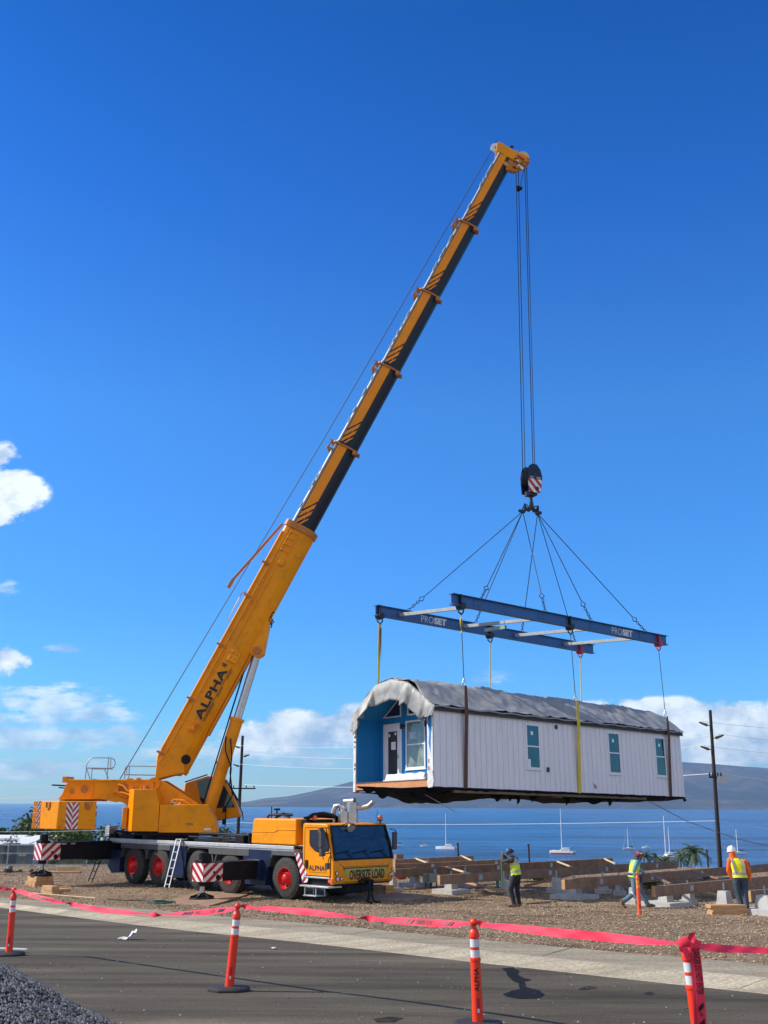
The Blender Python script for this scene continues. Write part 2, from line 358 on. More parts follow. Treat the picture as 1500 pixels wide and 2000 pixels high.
def tmat(name, cols, scale, rough=.95, bump=.5, bscale=40, fine=90, streak=None, sp2=None, bd=.06):
    m = bpy.data.materials.new(name); N, L = nodes(m); b = N['Principled BSDF']; b.inputs['Roughness'].default_value = rough; b.inputs['Specular IOR Level'].default_value = .25
    t = N.new('ShaderNodeTexCoord'); src = t.outputs['Object']
    mp = N.new('ShaderNodeMapping'); mp.inputs['Scale'].default_value = streak or (1, 1, 1); L.new(src, mp.inputs[0])
    if streak: mp.inputs['Rotation'].default_value = (0, 0, radians(34))
    n1 = N.new('ShaderNodeTexNoise'); n1.inputs['Scale'].default_value = scale; n1.inputs['Detail'].default_value = 7; n1.inputs['Roughness'].default_value = .65; L.new(mp.outputs[0], n1.inputs[0])
    r = N.new('ShaderNodeValToRGB'); L.new(n1.outputs[0], r.inputs[0]); k = len(cols)
    r.color_ramp.elements[0].position = .32; r.color_ramp.elements[0].color = (*cols[0], 1); r.color_ramp.elements[1].position = .7; r.color_ramp.elements[1].color = (*cols[-1], 1)
    for i in range(1, k-1): e = r.color_ramp.elements.new(.32+.38*i/(k-1)); e.color = (*cols[i], 1)
    n2 = N.new('ShaderNodeTexNoise'); n2.inputs['Scale'].default_value = fine; n2.inputs['Detail'].default_value = 4; n2.inputs['Roughness'].default_value = .7; L.new(src, n2.inputs[0])
    mr = N.new('ShaderNodeMapRange'); mr.inputs[1].default_value = .3; mr.inputs[2].default_value = .7; mr.inputs[3].default_value = .62; mr.inputs[4].default_value = 1.38; L.new(n2.outputs[0], mr.inputs[0])
    mx = N.new('ShaderNodeMix'); mx.data_type = 'RGBA'; mx.blend_type = 'MULTIPLY'; mx.inputs[0].default_value = 1; L.new(r.outputs[0], mx.inputs[6]); L.new(mr.outputs[0], mx.inputs[7])
    L.new(mx.outputs[2], b.inputs['Base Color'])
    n3 = N.new('ShaderNodeTexNoise'); n3.inputs['Scale'].default_value = bscale; n3.inputs['Detail'].default_value = 8; n3.inputs['Roughness'].default_value = .75; L.new(src, n3.inputs[0])
    bp = N.new('ShaderNodeBump'); bp.inputs['Strength'].default_value = bump; bp.inputs['Distance'].default_value = bd; L.new(n3.outputs[0], bp.inputs['Height']); L.new(bp.outputs[0], b.inputs['Normal'])
    return m
M['dirt'] = tmat('brown_dirt_and_gravel', [(.19, .125, .07), (.34, .24, .145), (.46, .345, .225)], .5, bump=1, bscale=5, fine=9, bd=.22)
M['land'] = tmat('dry_grass_slope', [(.035, .05, .018), (.10, .10, .045), (.20, .16, .09)], .08, bump=.5, bscale=2, fine=.7)
M['asphalt'] = tmat('dusty_asphalt', [(.048, .038, .026), (.084, .070, .048), (.114, .095, .066), (.20, .162, .112)], .8, bump=.5, bscale=60, fine=38, streak=(.22, 1.3, 1), bd=.03)
M['apron'] = tmat('dusty_concrete_apron', [(.20, .168, .115), (.29, .246, .172), (.38, .325, .23)], .9, bump=.35, bscale=25, fine=16, streak=(.35, 1.4, 1), bd=.03)
M['kerbc'] = tmat('rolled_kerb_concrete', [(.26, .222, .152), (.40, .345, .245), (.52, .45, .325)], .8, bump=.35, bscale=25, fine=20, streak=(.35, 2.0, 1), bd=.03)
def grid_mesh(xs, ys, fn, name, m, smooth=60):
    b = MB(); nx, ny = len(xs), len(ys)
    vs = [(x, y, fn(x, y)) for y in ys for x in xs]
    fs = [(j*nx+i, j*nx+i+1, (j+1)*nx+i+1, (j+1)*nx+i) for j in range(ny-1) for i in range(nx-1)]
    b.add(vs, fs); return b.build(name, m, smooth=smooth)
import mathutils.noise as mn
def rough_ground(x, y):
    z = ground(x, y)
    if 14 < y < 60: z += .035*mn.fractal(V((x*.9, y*.9, 0)), 1, 2, 4)*ss(20, 30, y)
    return z
xs = sorted(set([-3000, -1500, -700, -400, -250, -160, -110, -80, -60]+[i*.5 for i in range(-90, 100)]+[60, 80, 110, 160, 250, 400, 700, 1500, 3000]))
ys = sorted(set([-40, -20, -5]+[i*.5 for i in range(4, 130)]+[66, 70, 80, 95, 110, 130, 160, 200, 250, 300, 350, 400, 470, 600, 900]))
# the ground, cut back below the concrete strip and the road so that the three never share a plane
def gl(P, x):                    # Y of polyline P at X
    if x <= P[0].x: return P[0].y
    for a, b in zip(P, P[1:]):
        if a.x <= x <= b.x: return lerp(a.y, b.y, (x-a.x)/max(1e-6, b.x-a.x))
    return P[-1].y
def under(x, y):
    z = rough_ground(x, y); d = y-gl(BK, x)
    return z+lerp(-.16, .105, ss(-.3, .02, d))*(1 if d < 3 else 1)-(.105*ss(0, 6, d) if d > 0 else 0)
gd = grid_mesh(xs, [y for y in ys if y <= 60.01], under, 'ground', M['dirt']); tag(gd, None, None, kind='structure')
ld = grid_mesh([x for x in xs if abs(x) < 800], [y for y in ys if y >= 60], lambda x, y: ground(x, y)+(mn.noise(V((x*.02, y*.02, 0)))*ss(70, 140, y)*1.2 if y < 420 else 0), 'hillside', M['land']); tag(ld, None, None, kind='structure')
# road
b = MB(); o_ = V((0, 0, .0))
nr = 40
for i, p in enumerate(G):
    for j in range(nr):
        t = j/(nr-1); y = lerp(p.y+.05, -25, t**1.5); z = Z0+KS*y; x = p.x
        b.v.append(V((x, y, z+.006)))
for i in range(NG-1):
    for j in range(nr-1): b.f.append([i*nr+j, i*nr+j+1, (i+1)*nr+j+1, (i+1)*nr+j]); b.m.append(0)
rd = b.build('road', M['asphalt'], smooth=60); tag(rd, None, None, kind='structure')
# kerb: rolled concrete gutter, crest and flat apron
b = MB(); rows = []
for i in range(NG):
    g, c, k = G[i], CR[i], BK[i]; g = g+V((0, 0, .012)); jit = .012*mn.noise(V((g.x*1.3, g.y*1.3, 4)))
    r_ = [g+V((0, -.04, -.05)), g]
    for t, h in ((.25, .012), (.5, .045), (.72, .085), (.88, .102)):
        q = g.lerp(c, t); q.z = Z0+KS*q.y+h+jit; r_.append(q)
    r_.append(c+V((0, 0, .004))); r_.append(c.lerp(k, .5)+V((0, 0, jit*.5))); r_.append(k); r_.append(k+V((0, .03, -.2)))
    rows.append(r_)
m_ = len(rows[0])
for r_ in rows: b.v += r_
for i in range(NG-1):
    for j in range(m_-1): b.f.append([i*m_+j, (i+1)*m_+j, (i+1)*m_+j+1, i*m_+j+1]); b.m.append(1 if j >= 6 else 0)
kb = b.build('kerb', [M['kerbc'], M['apron']], smooth=60); tag(kb, None, None, kind='structure')
jm = mat('kerb_joint_dirt', (.11, .095, .07), .95, var=.2)
for X_ in (-12.5, -7.0, -2.2, 1.6, 4.5):
    i = min(range(NG), key=lambda q: abs(G[q].x-X_)); jb_ = MB(); n0 = 0; pr_ = [rows[i][k_] for k_ in range(1, 9)]
    for k_, p_ in enumerate(pr_):
        w_ = .012+.006*sin(k_*2.1); o_x = .05*k_*.3+.02*sin(k_*1.7); jb_.v += [p_+V((o_x-w_, 0, .005)), p_+V((o_x+w_, 0, .005))]
    for k_ in range(7): jb_.f.append([2*k_, 2*k_+1, 2*k_+3, 2*k_+2]); jb_.m.append(0)
    jb_.build('joint', jm, kb, smooth=0)
# ---- sea
m = bpy.data.materials.new('sea_water'); N, L = nodes(m); bs = N['Principled BSDF']; bs.inputs['Roughness'].default_value = .22; bs.inputs['IOR'].default_value = 1.33
t = N.new('ShaderNodeTexCoord'); mp = N.new('ShaderNodeMapping'); mp.inputs['Scale'].default_value = (.22, 1, 1); L.new(t.outputs['Object'], mp.inputs[0])
n1 = N.new('ShaderNodeTexNoise'); n1.inputs['Scale'].default_value = .02; n1.inputs['Detail'].default_value = 10; n1.inputs['Roughness'].default_value = .72; L.new(mp.outputs[0], n1.inputs[0])
r = N.new('ShaderNodeValToRGB'); r.color_ramp.elements[0].position = .40; r.color_ramp.elements[0].color = (.001, .014, .065, 1); r.color_ramp.elements[1].position = .57; r.color_ramp.elements[1].color = (.022, .13, .33, 1); L.new(n1.outputs[0], r.inputs[0]); L.new(r.outputs[0], bs.inputs['Base Color'])
n2 = N.new('ShaderNodeTexNoise'); n2.inputs['Scale'].default_value = .16; n2.inputs['Detail'].default_value = 9; n2.inputs['Roughness'].default_value = .7; L.new(mp.outputs[0], n2.inputs[0])
bp = N.new('ShaderNodeBump'); bp.inputs['Strength'].default_value = 1; bp.inputs['Distance'].default_value = 4.0; L.new(n2.outputs[0], bp.inputs['Height']); L.new(bp.outputs[0], bs.inputs['Normal'])
b = MB(); b.add([(-40000, 380, -24), (40000, 380, -24), (40000, 60000, -24), (-40000, 60000, -24)], [(0, 1, 2, 3)])
se = b.build('sea', m, smooth=0); tag(se, None, None, kind='structure')
# ---- island
prof = [(330,1573.5),(480,1566),(515,1559),(560,1555),(600,1547),(640,1538),(690,1524),(740,1512),(800,1503),(900,1494),(1000,1488),(1120,1484),(1240,1483),(1338,1487),(1400,1490),(1500,1499),(1640,1512),(1800,1538),(1960,1572)]
M['island'] = tmat('hazy_island_slopes', [(.008, .016, .045), (.07, .065, .085), (.30, .19, .15)], .0011, bump=1, bscale=.0016, fine=.004, bd=600)
DI = 11000.
P_ = resample([V((x, y, 0)) for x, y in prof], 150); b = MB(); rowN = 26
for i, p in enumerate(P_):
    q = atY(p.x, p.y, DI+2000)
    for j in range(rowN):
        t = j/(rowN-1); yy = DI-1200+3600*t if t < .9 else DI-1200+3240+(t-.9)*15000
        tt = min(1, t/.9); h = (q.z+24)*(tt**.85) if t < .9 else (q.z+24)*(1-(t-.9)*10)
        rd_ = abs(mn.noise(V((q.x*.0011, 5, 0))))*150+60*mn.noise(V((q.x*.004, yy*.0006, 2)))
        h -= rd_*sin(pi*tt)*min(1, h/300) if t < .9 else 0
        b.v.append(V((q.x*(yy/(DI+2000)) if t < .9 else q.x, yy, -25+max(0, h))))
for i in range(len(P_)-1):
    for j in range(rowN-1): b.f.append([i*rowN+j, (i+1)*rowN+j, (i+1)*rowN+j+1, i*rowN+j+1]); b.m.append(0)
isl = b.build('hills', M['island'], smooth=60); tag(isl, None, None, kind='structure')
# ---- haze
m = bpy.data.materials.new('sea_haze'); N, L = nodes(m); N.remove(N['Principled BSDF']); pv = N.new('ShaderNodeVolumePrincipled'); pv.inputs['Color'].default_value = (.50, .75, 1, 1); pv.inputs['Density'].default_value = 4.6e-5; pv.inputs['Anisotropy'].default_value = .2
L.new(pv.outputs[0], N['Material Output'].inputs['Volume'])
b = MB(); b.box(-20000, 20000, -100, 16500, -70, 560); hz = b.build('haze', m, smooth=0); tag(hz, None, None, kind='stuff')
hz['label'] = 'thin blue sea haze over the channel'; hz['category'] = 'haze'
# ================================================================ CRANE
K = Fr((-3.40, 38.5, -3.17), -44)
crane = empty('mobile_crane', K.W((-5.5, 1.4, 0)), fr=K)
tag(crane, 'big yellow five-axle mobile crane with raised telescopic boom lettered ALPHA', 'crane')
MY, MN_, MBk = M['yellow'], M['navy'], M['black']
YC = 1.4
# ---- wheels
def make_wheel(x, y0, side, zc, steer=0):
    c = K.W((x, y0, zc)); e = empty('wheel', c, crane, Fr(c, -44+steer)); f = Fr(c, -44+steer)
    w_, r = .44, .70; s = side
    b = MB(f); pr = [(0, .36), (.02, .40), (.015, .52), (.03, .60), (.055, .655), (.09, .69), (.13, r), (.31, r), (.35, .69), (.385, .655), (.41, .60), (.42, .40), (.40, .36)]
    b.lathe((0, -s*.0, 0), (0, s, 0), [(t-.02, q) for t, q in pr], 44)
    for i in range(44):                      # tread lugs
        a = 2*pi*i/44
        for (ya, yb, da) in ((.04, .19, .0), (.23, .38, .07)):
            q = []
            for (yy, rr, aa) in ((ya, .685, a+da), (yb, .70, a+da+.03), (yb, .70, a+da+.10), (ya, .685, a+da+.07)):
                for r2 in (rr-.03, rr+.022): q.append((r2*cos(aa), s*yy, r2*sin(aa)))
            b.add(q, [(1,3,5,7), (0,1,3,2), (2,3,5,4), (4,5,7,6), (6,7,1,0)])
    b.build('tyre', M['rubber'], e, smooth=30)
    b = MB(f); b.lathe((0, 0, 0), (0, s, 0), [(.02, .37), (-.01, .365), (-.015, .34), (.05, .325), (.10, .30), (.12, .22), (.06, .19), (.04, .17), (.0, .14), (-.03, .12), (-.05, .09), (-.055, 0)], 40)
    for i in range(10):
        a = 2*pi*i/10; p = (.165*cos(a), s*.02, .165*sin(a)); b.cyl(p, (p[0], -s*.03, p[2]), .017, n=6)
    for i in range(10):
        a = 2*pi*(i+.5)/10; p = (.262*cos(a), s*.115, .262*sin(a)); b.cur = 1; b.cyl(p, (p[0], s*.095, p[2]), .042, n=8); b.cur = 0
    b.build('rim', [M['rim'], MBk], e, smooth=35)
AX = [(0, .70, 0), (-3.12, .70, 0), (-5.06, .77, 0), (-7.63, .78, 0), (-9.43, .76, 0)]
for x, zc, st in AX:
    make_wheel(x, .02, 1, zc, st); make_wheel(x, 2.78, -1, zc, st)
b = MB(K)
for x, zc, _ in AX: b.cyl((x, .3, zc), (x, 2.5, zc), .13, n=10); b.box(x-.25, x+.25, 1.1, 1.7, zc-.25, zc+.25)
b.split('axle', MBk, crane)
# ---- chassis
b = MB(K); b.box(-12.0, 1.2, .75, 2.05, .72, 1.50); b.box(-12.0, -10.0, .45, 2.35, .55, 1.45); b.box(-12.1, -11.9, .1, 2.7, 1.35, 1.62)
b.box(-6.3, -5.9, 1.0, 1.8, .55, .8)
ch = b.build('chassis_frame', MN_, crane, .02)
b = MB(K); b.box(-11.95, .45, .02, 2.78, 1.60, 1.66); b.box(-11.95, .45, -.01, .05, 1.655, 1.775); b.box(-11.95, .45, 2.75, 2.81, 1.655, 1.775)
for i in range(24): x = -11.7+i*.5; b.box(x, x+.02, .2, 2.6, 1.66, 1.675)
b.build('deck', M['deck'], crane, .008)
def panel(name, poly, y0, y1, m, bev=.015):
    b = MB(K); b.prism(poly, 1, y0, y1); return b.build(name, m, crane, bev)
for poly in ([(-11.25, 1.30), (-10.40, 1.30), (-10.40, .45), (-11.0, .38), (-11.25, .6)], [(-6.92, 1.6), (-5.82, 1.6), (-5.82, .95), (-6.0, .42), (-6.72, .42), (-6.92, .9)],
             [(-2.38, 1.6), (-.72, 1.6), (-.85, 1.25), (-.98, .9), (-1.05, .40), (-2.18, .40), (-2.3, .9)], [(.62, 1.6), (.92, 1.6), (1.0, .5), (.86, .5), (.76, 1.15), (.62, 1.3)]):
    panel('side_panel', poly, .03, .62, MN_)
def mudguard(x, zc):
    b = MB(K); n = 9; A = []
    pts = [(x-.95, zc+.30), (x-.86, zc+.62), (x-.62, zc+.86), (x+.62, zc+.86), (x+.86, zc+.62), (x+.95, zc+.30)]
    inn = [(x+.90, zc+.30), (x+.80, zc+.58), (x+.60, zc+.80), (x-.60, zc+.80), (x-.80, zc+.58), (x-.90, zc+.30)]
    b.prism(pts+inn, 1, .04, .60); b.build('mudguard', M['greyplastic'], crane, .01)
for x, zc, _ in AX: mudguard(x, .74)
b = MB(K); b.box(-4.4, -2.0, .015, .06, 1.36, 1.60); b.box(-10.4, -6.9, .015, .06, 1.40, 1.60); b.box(-.75, .75, .015, .06, 1.44, 1.60); b.split('mudguard', M['greyplastic'], crane, bevel=.01)
# deck gear: pipes, boxes and hoses behind the hood
b = MB(K)
b.box(-6.0, -2.1, .5, 2.3, 1.66, 1.86); b.tube([(-6.0, .25, 1.95), (-3.4, .25, 1.93)], .035); b.tube([(-5.6, .45, 2.06), (-4.7, .4, 2.08), (-2.2, .5, 2.05)], .05)
b.tube([(-4.2, .35, 1.8), (-3.9, .3, 2.0), (-3.0, .35, 2.02)], .04); b.box(-3.2, -2.7, .3, .8, 1.66, 2.05); b.box(-2.6, -2.15, .6, 1.1, 1.66, 2.1); b.cyl((-2.45, .4, 1.66), (-2.45, .4, 2.15), .06)
b.box(-11.6, -10.2, .5, 2.2, 1.66, 1.95); b.tube([(-11.9, .4, 1.8), (-11.2, .3, 2.05), (-10.5, .4, 2.0), (-9.9, .5, 2.1)], .06); b.tube([(-11.7, .7, 2.0), (-10.9, .6, 2.2), (-10.0, .7, 2.15)], .05)
b.split('hydraulic_pipe', M['black'], crane, bevel=.01)
b = MB(K); b.box(-11.95, -11.65, .2, .6, 1.66, 2.25)
for i in range(5): b.box(-11.97, -11.63, .18, .62, 1.72+i*.1, 1.74+i*.1)
b.build('vent_box', M['galv'], crane, .01)
b = MB(K); b.cyl((-8.85, 1.4, 1.66), (-8.85, 1.4, 2.12), 1.15, n=48); b.build('slewing_ring', MBk, crane)
# ---- engine hood
b = MB(K); b.prism([(-1.93, 1.80), (-1.93, 1.98), (-1.86, 2.62), (-1.78, 2.68), (.50, 2.68), (.52, 1.80)], 1, .04, 2.70)
hd = b.build('engine_hood', MY, crane, .05, seg=3)
b = MB(K); b.prism([(-1.90, 2.20), (-.62, 2.22), (-.42, 2.30), (.515, 2.30), (.515, 2.325), (-.44, 2.325), (-.66, 2.245), (-1.90, 2.225)], 1, .022, .10)
b.build('trim_ridge', MY, hd, .006)
b = MB(K); b.tube([(-1.6, .5, 2.7), (-1.5, .5, 2.8), (-.9, .6, 2.82), (-.6, .7, 2.72)], .04); b.tube([(-1.4, .7, 2.7), (-1.1, .8, 2.84), (-.7, .9, 2.8)], .05); b.cyl((-1.2, .6, 2.7), (-1.2, .6, 2.98), .03); b.box(-1.26, -1.14, .5, .7, 2.96, 3.03); b.cyl((-1.5, .6, 2.68), (-1.5, .6, 3.1), .02, n=6); b.cyl((.15, 2.5, 2.68), (.15, 2.5, 3.2), .05, n=8)
b.split('hood_fitting', MBk, crane)
# ---- exhaust
b = MB(K); b.cyl((1.10, 1.75, 2.55), (1.10, 1.75, 2.95), .20, n=18); b.cyl((1.28, 2.0, 2.5), (1.28, 2.0, 3.25), .22, n=18)
b.tube([(.78, 1.55, 2.5), (.78, 1.55, 2.95), (.85, 1.6, 3.12), (1.0, 1.65, 3.15), (1.08, 1.75, 3.0), (1.1, 1.78, 2.7)], .095, 12)
b.tube([(1.2, 2.0, 3.2), (1.05, 1.9, 3.28), (1.4, 2.0, 3.3)], .12, 10)
b.build('exhaust_silencer', M['chrome'], crane)
b = MB(K); b.tube([(1.35, 2.0, 3.10), (1.6, 2.15, 3.06), (1.85, 2.25, 3.12), (2.02, 2.32, 3.28)], [.085, .09, .09, .075], 12); b.build('exhaust_pipe', M['galv'], crane)
# ---- driver's cab
CF = 2.33; CW = 2.92
b = MB(K)
side = [(.88, .80), (.86, 2.50), (.93, 2.555), (2.02, 2.545), (2.12, 2.50), (2.40, 1.42), (2.44, 1.30), (2.46, .72), (2.40, .60), (2.26, .60), (2.20, .80)]
top = [(x, z) for x, z in side]
b.prism(side, 1, .03, CW)
cab = b.build('driver_cab', MY, crane, .05, seg=3)
def cabface(y, z, off=.012):       # point on the raked front of the cab
    if z > 1.42: t = (z-1.42)/(2.50-1.42); x = 2.40+(2.12-2.40)*t
    elif z > 1.30: x = 2.40+(1.42-z)/.12*.04
    elif z > .72: x = 2.44+(1.30-z)/.58*.02
    else: x = 2.46-(.72-z)*.5
    return (x+off, y, z)
b = MB(K); P = [cabface(.13, 1.43, .01), cabface(CW-.08, 1.43, .01), cabface(CW-.20, 2.44, .01), cabface(.20, 2.44, .01)]
b.cur = 0; b.poly(P); P2 = [cabface(.06, 1.36, .004), cabface(CW-.03, 1.36, .004), cabface(CW-.12, 2.49, .004), cabface(.12, 2.49, .004)]; b.cur = 1; b.poly(P2)
b.build('windshield', [M['shieldglass'], MBk], cab, smooth=0)
b = MB(K)
for y0, y1, z1 in ((.9, .45, 1.62), (1.75, 1.25, 1.66), (2.6, 2.1, 1.64)):
    a_ = cabface(y0, 1.44, .05); m_ = cabface((y0+y1)/2, 1.66, .07); c_ = cabface(y1, z1, .04); b.tube([a_, m_], .014, 5); b.tube([cabface(y0-.75, 1.58, .035), cabface(y0-.1, 1.66, .04)], .02, 5)
b.build('wiper', MBk, cab)
b = MB(K); b.tube([cabface(.12, 1.36, .03), cabface(.10, 1.9, .04), cabface(.16, 2.5, .03)], .035, 6); b.tube([cabface(CW-.04, 1.36, .03), cabface(CW-.05, 1.9, .05), cabface(CW-.14, 2.48, .03)], .035, 6); b.split('windshield_seal', MBk, cab)
# near side door with window
dy = .018
b = MB(K)
def strip(pts, w_, y=dy-.004):
    for p, q in zip(pts, pts[1:]): b.bar((p[0], y, p[1]), (q[0], y, q[1]), .012, w_, (0, 0, 1))
dr = [(1.00, 2.40), (2.04, 2.42), (2.30, 1.70), (2.30, .84), (1.02, .84), (1.00, 2.40)]
b.prism([(1.01, 2.39), (2.03, 2.41), (2.285, 1.70), (2.285, .86), (1.03, .86)], 1, .014, .03)
door = b.build('door', MY, cab, .006)
b = MB(K); strip(dr, .014, .016); b.build('door_gap', MBk, door)
wp = [(1.24, 2.33), (1.98, 2.35), (2.10, 2.20), (2.25, 1.78), (2.22, 1.66), (1.70, 1.61), (1.55, 1.64), (1.30, 1.80), (1.25, 1.90)]
b = MB(K); b.prism(wp, 1, .004, .02); cx_ = sum(p[0] for p in wp)/len(wp); cz_ = sum(p[1] for p in wp)/len(wp); b.cur = 1; b.prism([(cx_+(p[0]-cx_)*.90, cz_+(p[1]-cz_)*.90) for p in wp], 1, -.001, .01)
b.build('side_window', [MBk, M['glass']], door, .004)
b = MB(K); b.prism([(1.07, 1.35), (1.19, 1.35), (1.20, 1.12), (1.12, 1.05), (1.06, 1.12)], 1, -.015, .02); b.build('door_handle', MBk, door, .01)
b = MB(K); text_on(b, 'ALPHA', rectfn((1.24, .006, 1.02), (.80, 0, 0), (0, 0, .17)), .02, 0, 1.05)
text_on(b, 'AR', rectfn((2.06, .006, 1.02), (.07, 0, 0), (0, 0, .09)), .02)
text_on(b, 'TRANSPORT   RENTAL   RIGGING', rectfn((1.24, .006, .955), (.90, 0, 0), (0, 0, .026)), .02); b.build('lettering', M['ink'], door, smooth=0)
b = MB(K); b.box(.98, 2.30, -.01, .06, .78, .83); b.box(.98, 2.42, -.16, .45, .50, .55); b.build('door_sill', M['deck'], cab, .008)
b = MB(K)
for yy in (-.1, .3): b.bar((1.2, yy, .55), (1.2, yy, .22), .03, .04); b.bar((1.75, yy, .55), (1.75, yy, .22), .03, .04)
b.box(1.15, 1.80, -.14, .34, .20, .24); b.build('step', M['galv'], cab, .006)
b = MB(K); b.box(.95, 2.4, .12, 2.8, .56, .82); b.box(1.2, 2.3, .8, 2.1, .30, .60); b.build('bumper_beam', MBk, cab, .02)
# mirrors
b = MB(K); b.tube([(2.15, .05, 2.42), (2.2, -.25, 2.40), (2.2, -.30, 1.5)], .018, 6); b.tube([(2.25, .03, 1.62), (2.22, -.28, 1.55), (2.3, -.3, 1.42)], .018, 6); b.tube([(2.3, 0, 1.5), (2.35, -.12, 1.40), (2.36, -.14, 1.30)], .016, 6)
b.build('mirror_arm', MBk, cab)
def mirror(c, w_, h_, a):
    f = Fr(K.W(c), -44+a); b = MB(f); b.box(-.04, .06, -w_/2, w_/2, -h_/2, h_/2); b.cur = 1; b.box(-.046, -.03, -w_/2+.02, w_/2-.02, -h_/2+.02, h_/2-.02); b.build('mirror', [M['greyplastic'], M['glass']], cab, .03, seg=3)
mirror((2.2, -.30, 2.05), .24, .50, 12); mirror((2.22, -.30, 1.63), .24, .24, 12); mirror((2.35, -.18, 1.20), .18, .20, 20); mirror((2.02, -.22, 2.34), .34, .16, 60)
b = MB(K); b.tube([cabface(.7, 2.5, 0), (2.42, .75, 2.58), (2.55, .95, 2.46)], .018, 6); b.build('mirror_arm', MBk, cab)
b = MB(K); b.lathe(cabface(.98, 2.42, .16), (.8, -.1, -.45), [(-.05, .02), (-.04, .12), (0, .17), (.015, .17), (.02, .0)], 18); b.build('mirror', M['galv'], cab)
b = MB(K); b.tube([(2.25, CW, 2.35), (2.4, CW+.16, 2.3), (2.42, CW+.2, 1.7)], .02, 6); b.build('mirror_arm', MBk, cab)
b = MB(K); b.box(2.34, 2.46, CW+.02, CW+.2, 1.65, 2.25); b.build('mirror', M['greyplastic'], cab, .03)
# front sign, creases and lights
def cf(u, v, y0, y1, z0, z1, off): return cabface(y0+(y1-y0)*u, z0+(z1-z0)*v, off)
SY0, SY1, SZ0, SZ1 = .50, CW-.28, .66, 1.12
def sgn(u, v, off):
    y = lerp(SY0, SY1, u); zb = lerp(SZ0, SZ0+.0, u); return cabface(y, lerp(zb, SZ1, v), off)
b = MB(K); b.poly([sgn(0, 0, .006), sgn(1, 0, .006), sgn(1, 1, .006), sgn(0, 1, .006)]); b.cur = 1; b.poly([sgn(.012, .06, .011), sgn(.988, .06, .011), sgn(.988, .94, .011), sgn(.012, .94, .011)])
b.build('sign', [M['ink'], M['signyellow']], cab, smooth=0)
b = MB(K); text_on(b, 'OVERSIZE LOAD', lambda u, v: sgn(.12+.79*u, .14+.70*v, .016), .03); b.build('sign_lettering', M['ink'], cab, smooth=0)
b = MB(K)
for (ya, za), (yb, zb) in (((.16, 1.36), (.48, 1.15)), ((CW-.1, 1.36), (CW-.26, 1.15)), ((.48, 1.15), (CW-.26, 1.15)), ((.48, 1.15), (.48, .62)), ((CW-.26, 1.15), (CW-.26, .64))):
    b.bar(cabface(ya, za, .004), cabface(yb, zb, .004), .01, .014, (1, 0, 0))
b.build('panel_gap', MBk, cab)
for (y, z, r_) in ((.17, .96, .055), (.20, .78, .065), (.38, .78, .05), (CW-.05, 1.0, .05), (CW-.09, .84, .06), (CW-.2, .82, .045)):
    b = MB(K); b.lathe(cabface(y, z, 0), (1, 0, 0), [(0, r_*1.25), (.02, r_*1.25), (.025, r_)], 16); b.cur = 1; b.lathe(cabface(y, z, 0), (1, 0, 0), [(.02, r_), (.035, r_*.6), (.04, 0)], 16); b.build('headlight', [MBk, M['lens']], cab)
b = MB(K); b.box(2.2, 2.42, .012, .05, .66, .80); b.build('indicator', M['amber'], cab, .01)
b = MB(K)
def vplate(u, v): p = [(.50, 1.54), (.72, 1.56), (1.22, .80), (1.20, .63), (.96, .60)]; return (lerp(.5, 1.22, u), .012, lerp(.6, 1.56, v))
qp = [((x-.5)/.72, (z-.6)/.96) for x, z in [(.96, .60), (1.20, .63), (1.22, .80), (.72, 1.56), (.50, 1.54)]]
stripes(b, qp, vplate, 8, 0, 1, .9, .17); b.build('chevron_plate', [M['red'], M['white']], cab, smooth=0)
b = MB(K); b.prism([(.96, .60), (1.20, .63), (1.22, .80), (.72, 1.56), (.50, 1.54)], 1, .016, .05); b.build('plate_backing', MBk, cab)
for (x, y) in ((.95, .5), (2.0, 2.7)):
    b = MB(K); b.cyl((x, y, 2.54), (x, y, 2.64), .03, n=8); b.cur = 1; b.lathe((x, y, 2.64), (0, 0, 1), [(0, .0), (0, .085), (.10, .095), (.16, .06), (.18, 0)], 14); b.cur = 0; b.cyl((x, y, 2.62), (x, y, 2.65), .09, n=12); b.build('beacon', [MBk, M['amber']], cab)
b = MB(K); b.tube([(.9, .2, 2.7), (.9, .45, 2.82), (.95, .9, 2.86), (.9, 1.4, 2.8), (.85, 1.7, 2.7)], .07, 8); b.tube([(.85, .1, 2.72), (.8, .9, 2.76), (.8, 1.8, 2.72)], .045, 8); b.box(.62, .84, .2, 2.6, 2.4, 2.66); b.cyl((1.95, 2.6, 2.5), (1.95, 2.6, 3.0), .008, n=5)
b.split('air_intake', MBk, crane)
b = MB(K); b.tube([(2.4, 1.6, .62), (2.62, 1.55, .66), (2.68, 1.5, .5), (2.66, 1.5, .2), (2.8, 1.3, .02), (3.2, 1.1, .03), (3.4, .9, .03)], .045, 8); b.tube([(2.5, 1.7, .6), (2.66, 1.66, .55), (2.7, 1.6, .2), (2.9, 1.5, .04), (3.3, 1.4, .03)], .03, 8); b.tube([(2.45, 1.2, .66), (2.56, 1.4, .72), (2.6, 1.75, .66)], .05, 8); b.split('front_hose', M['black'], crane)
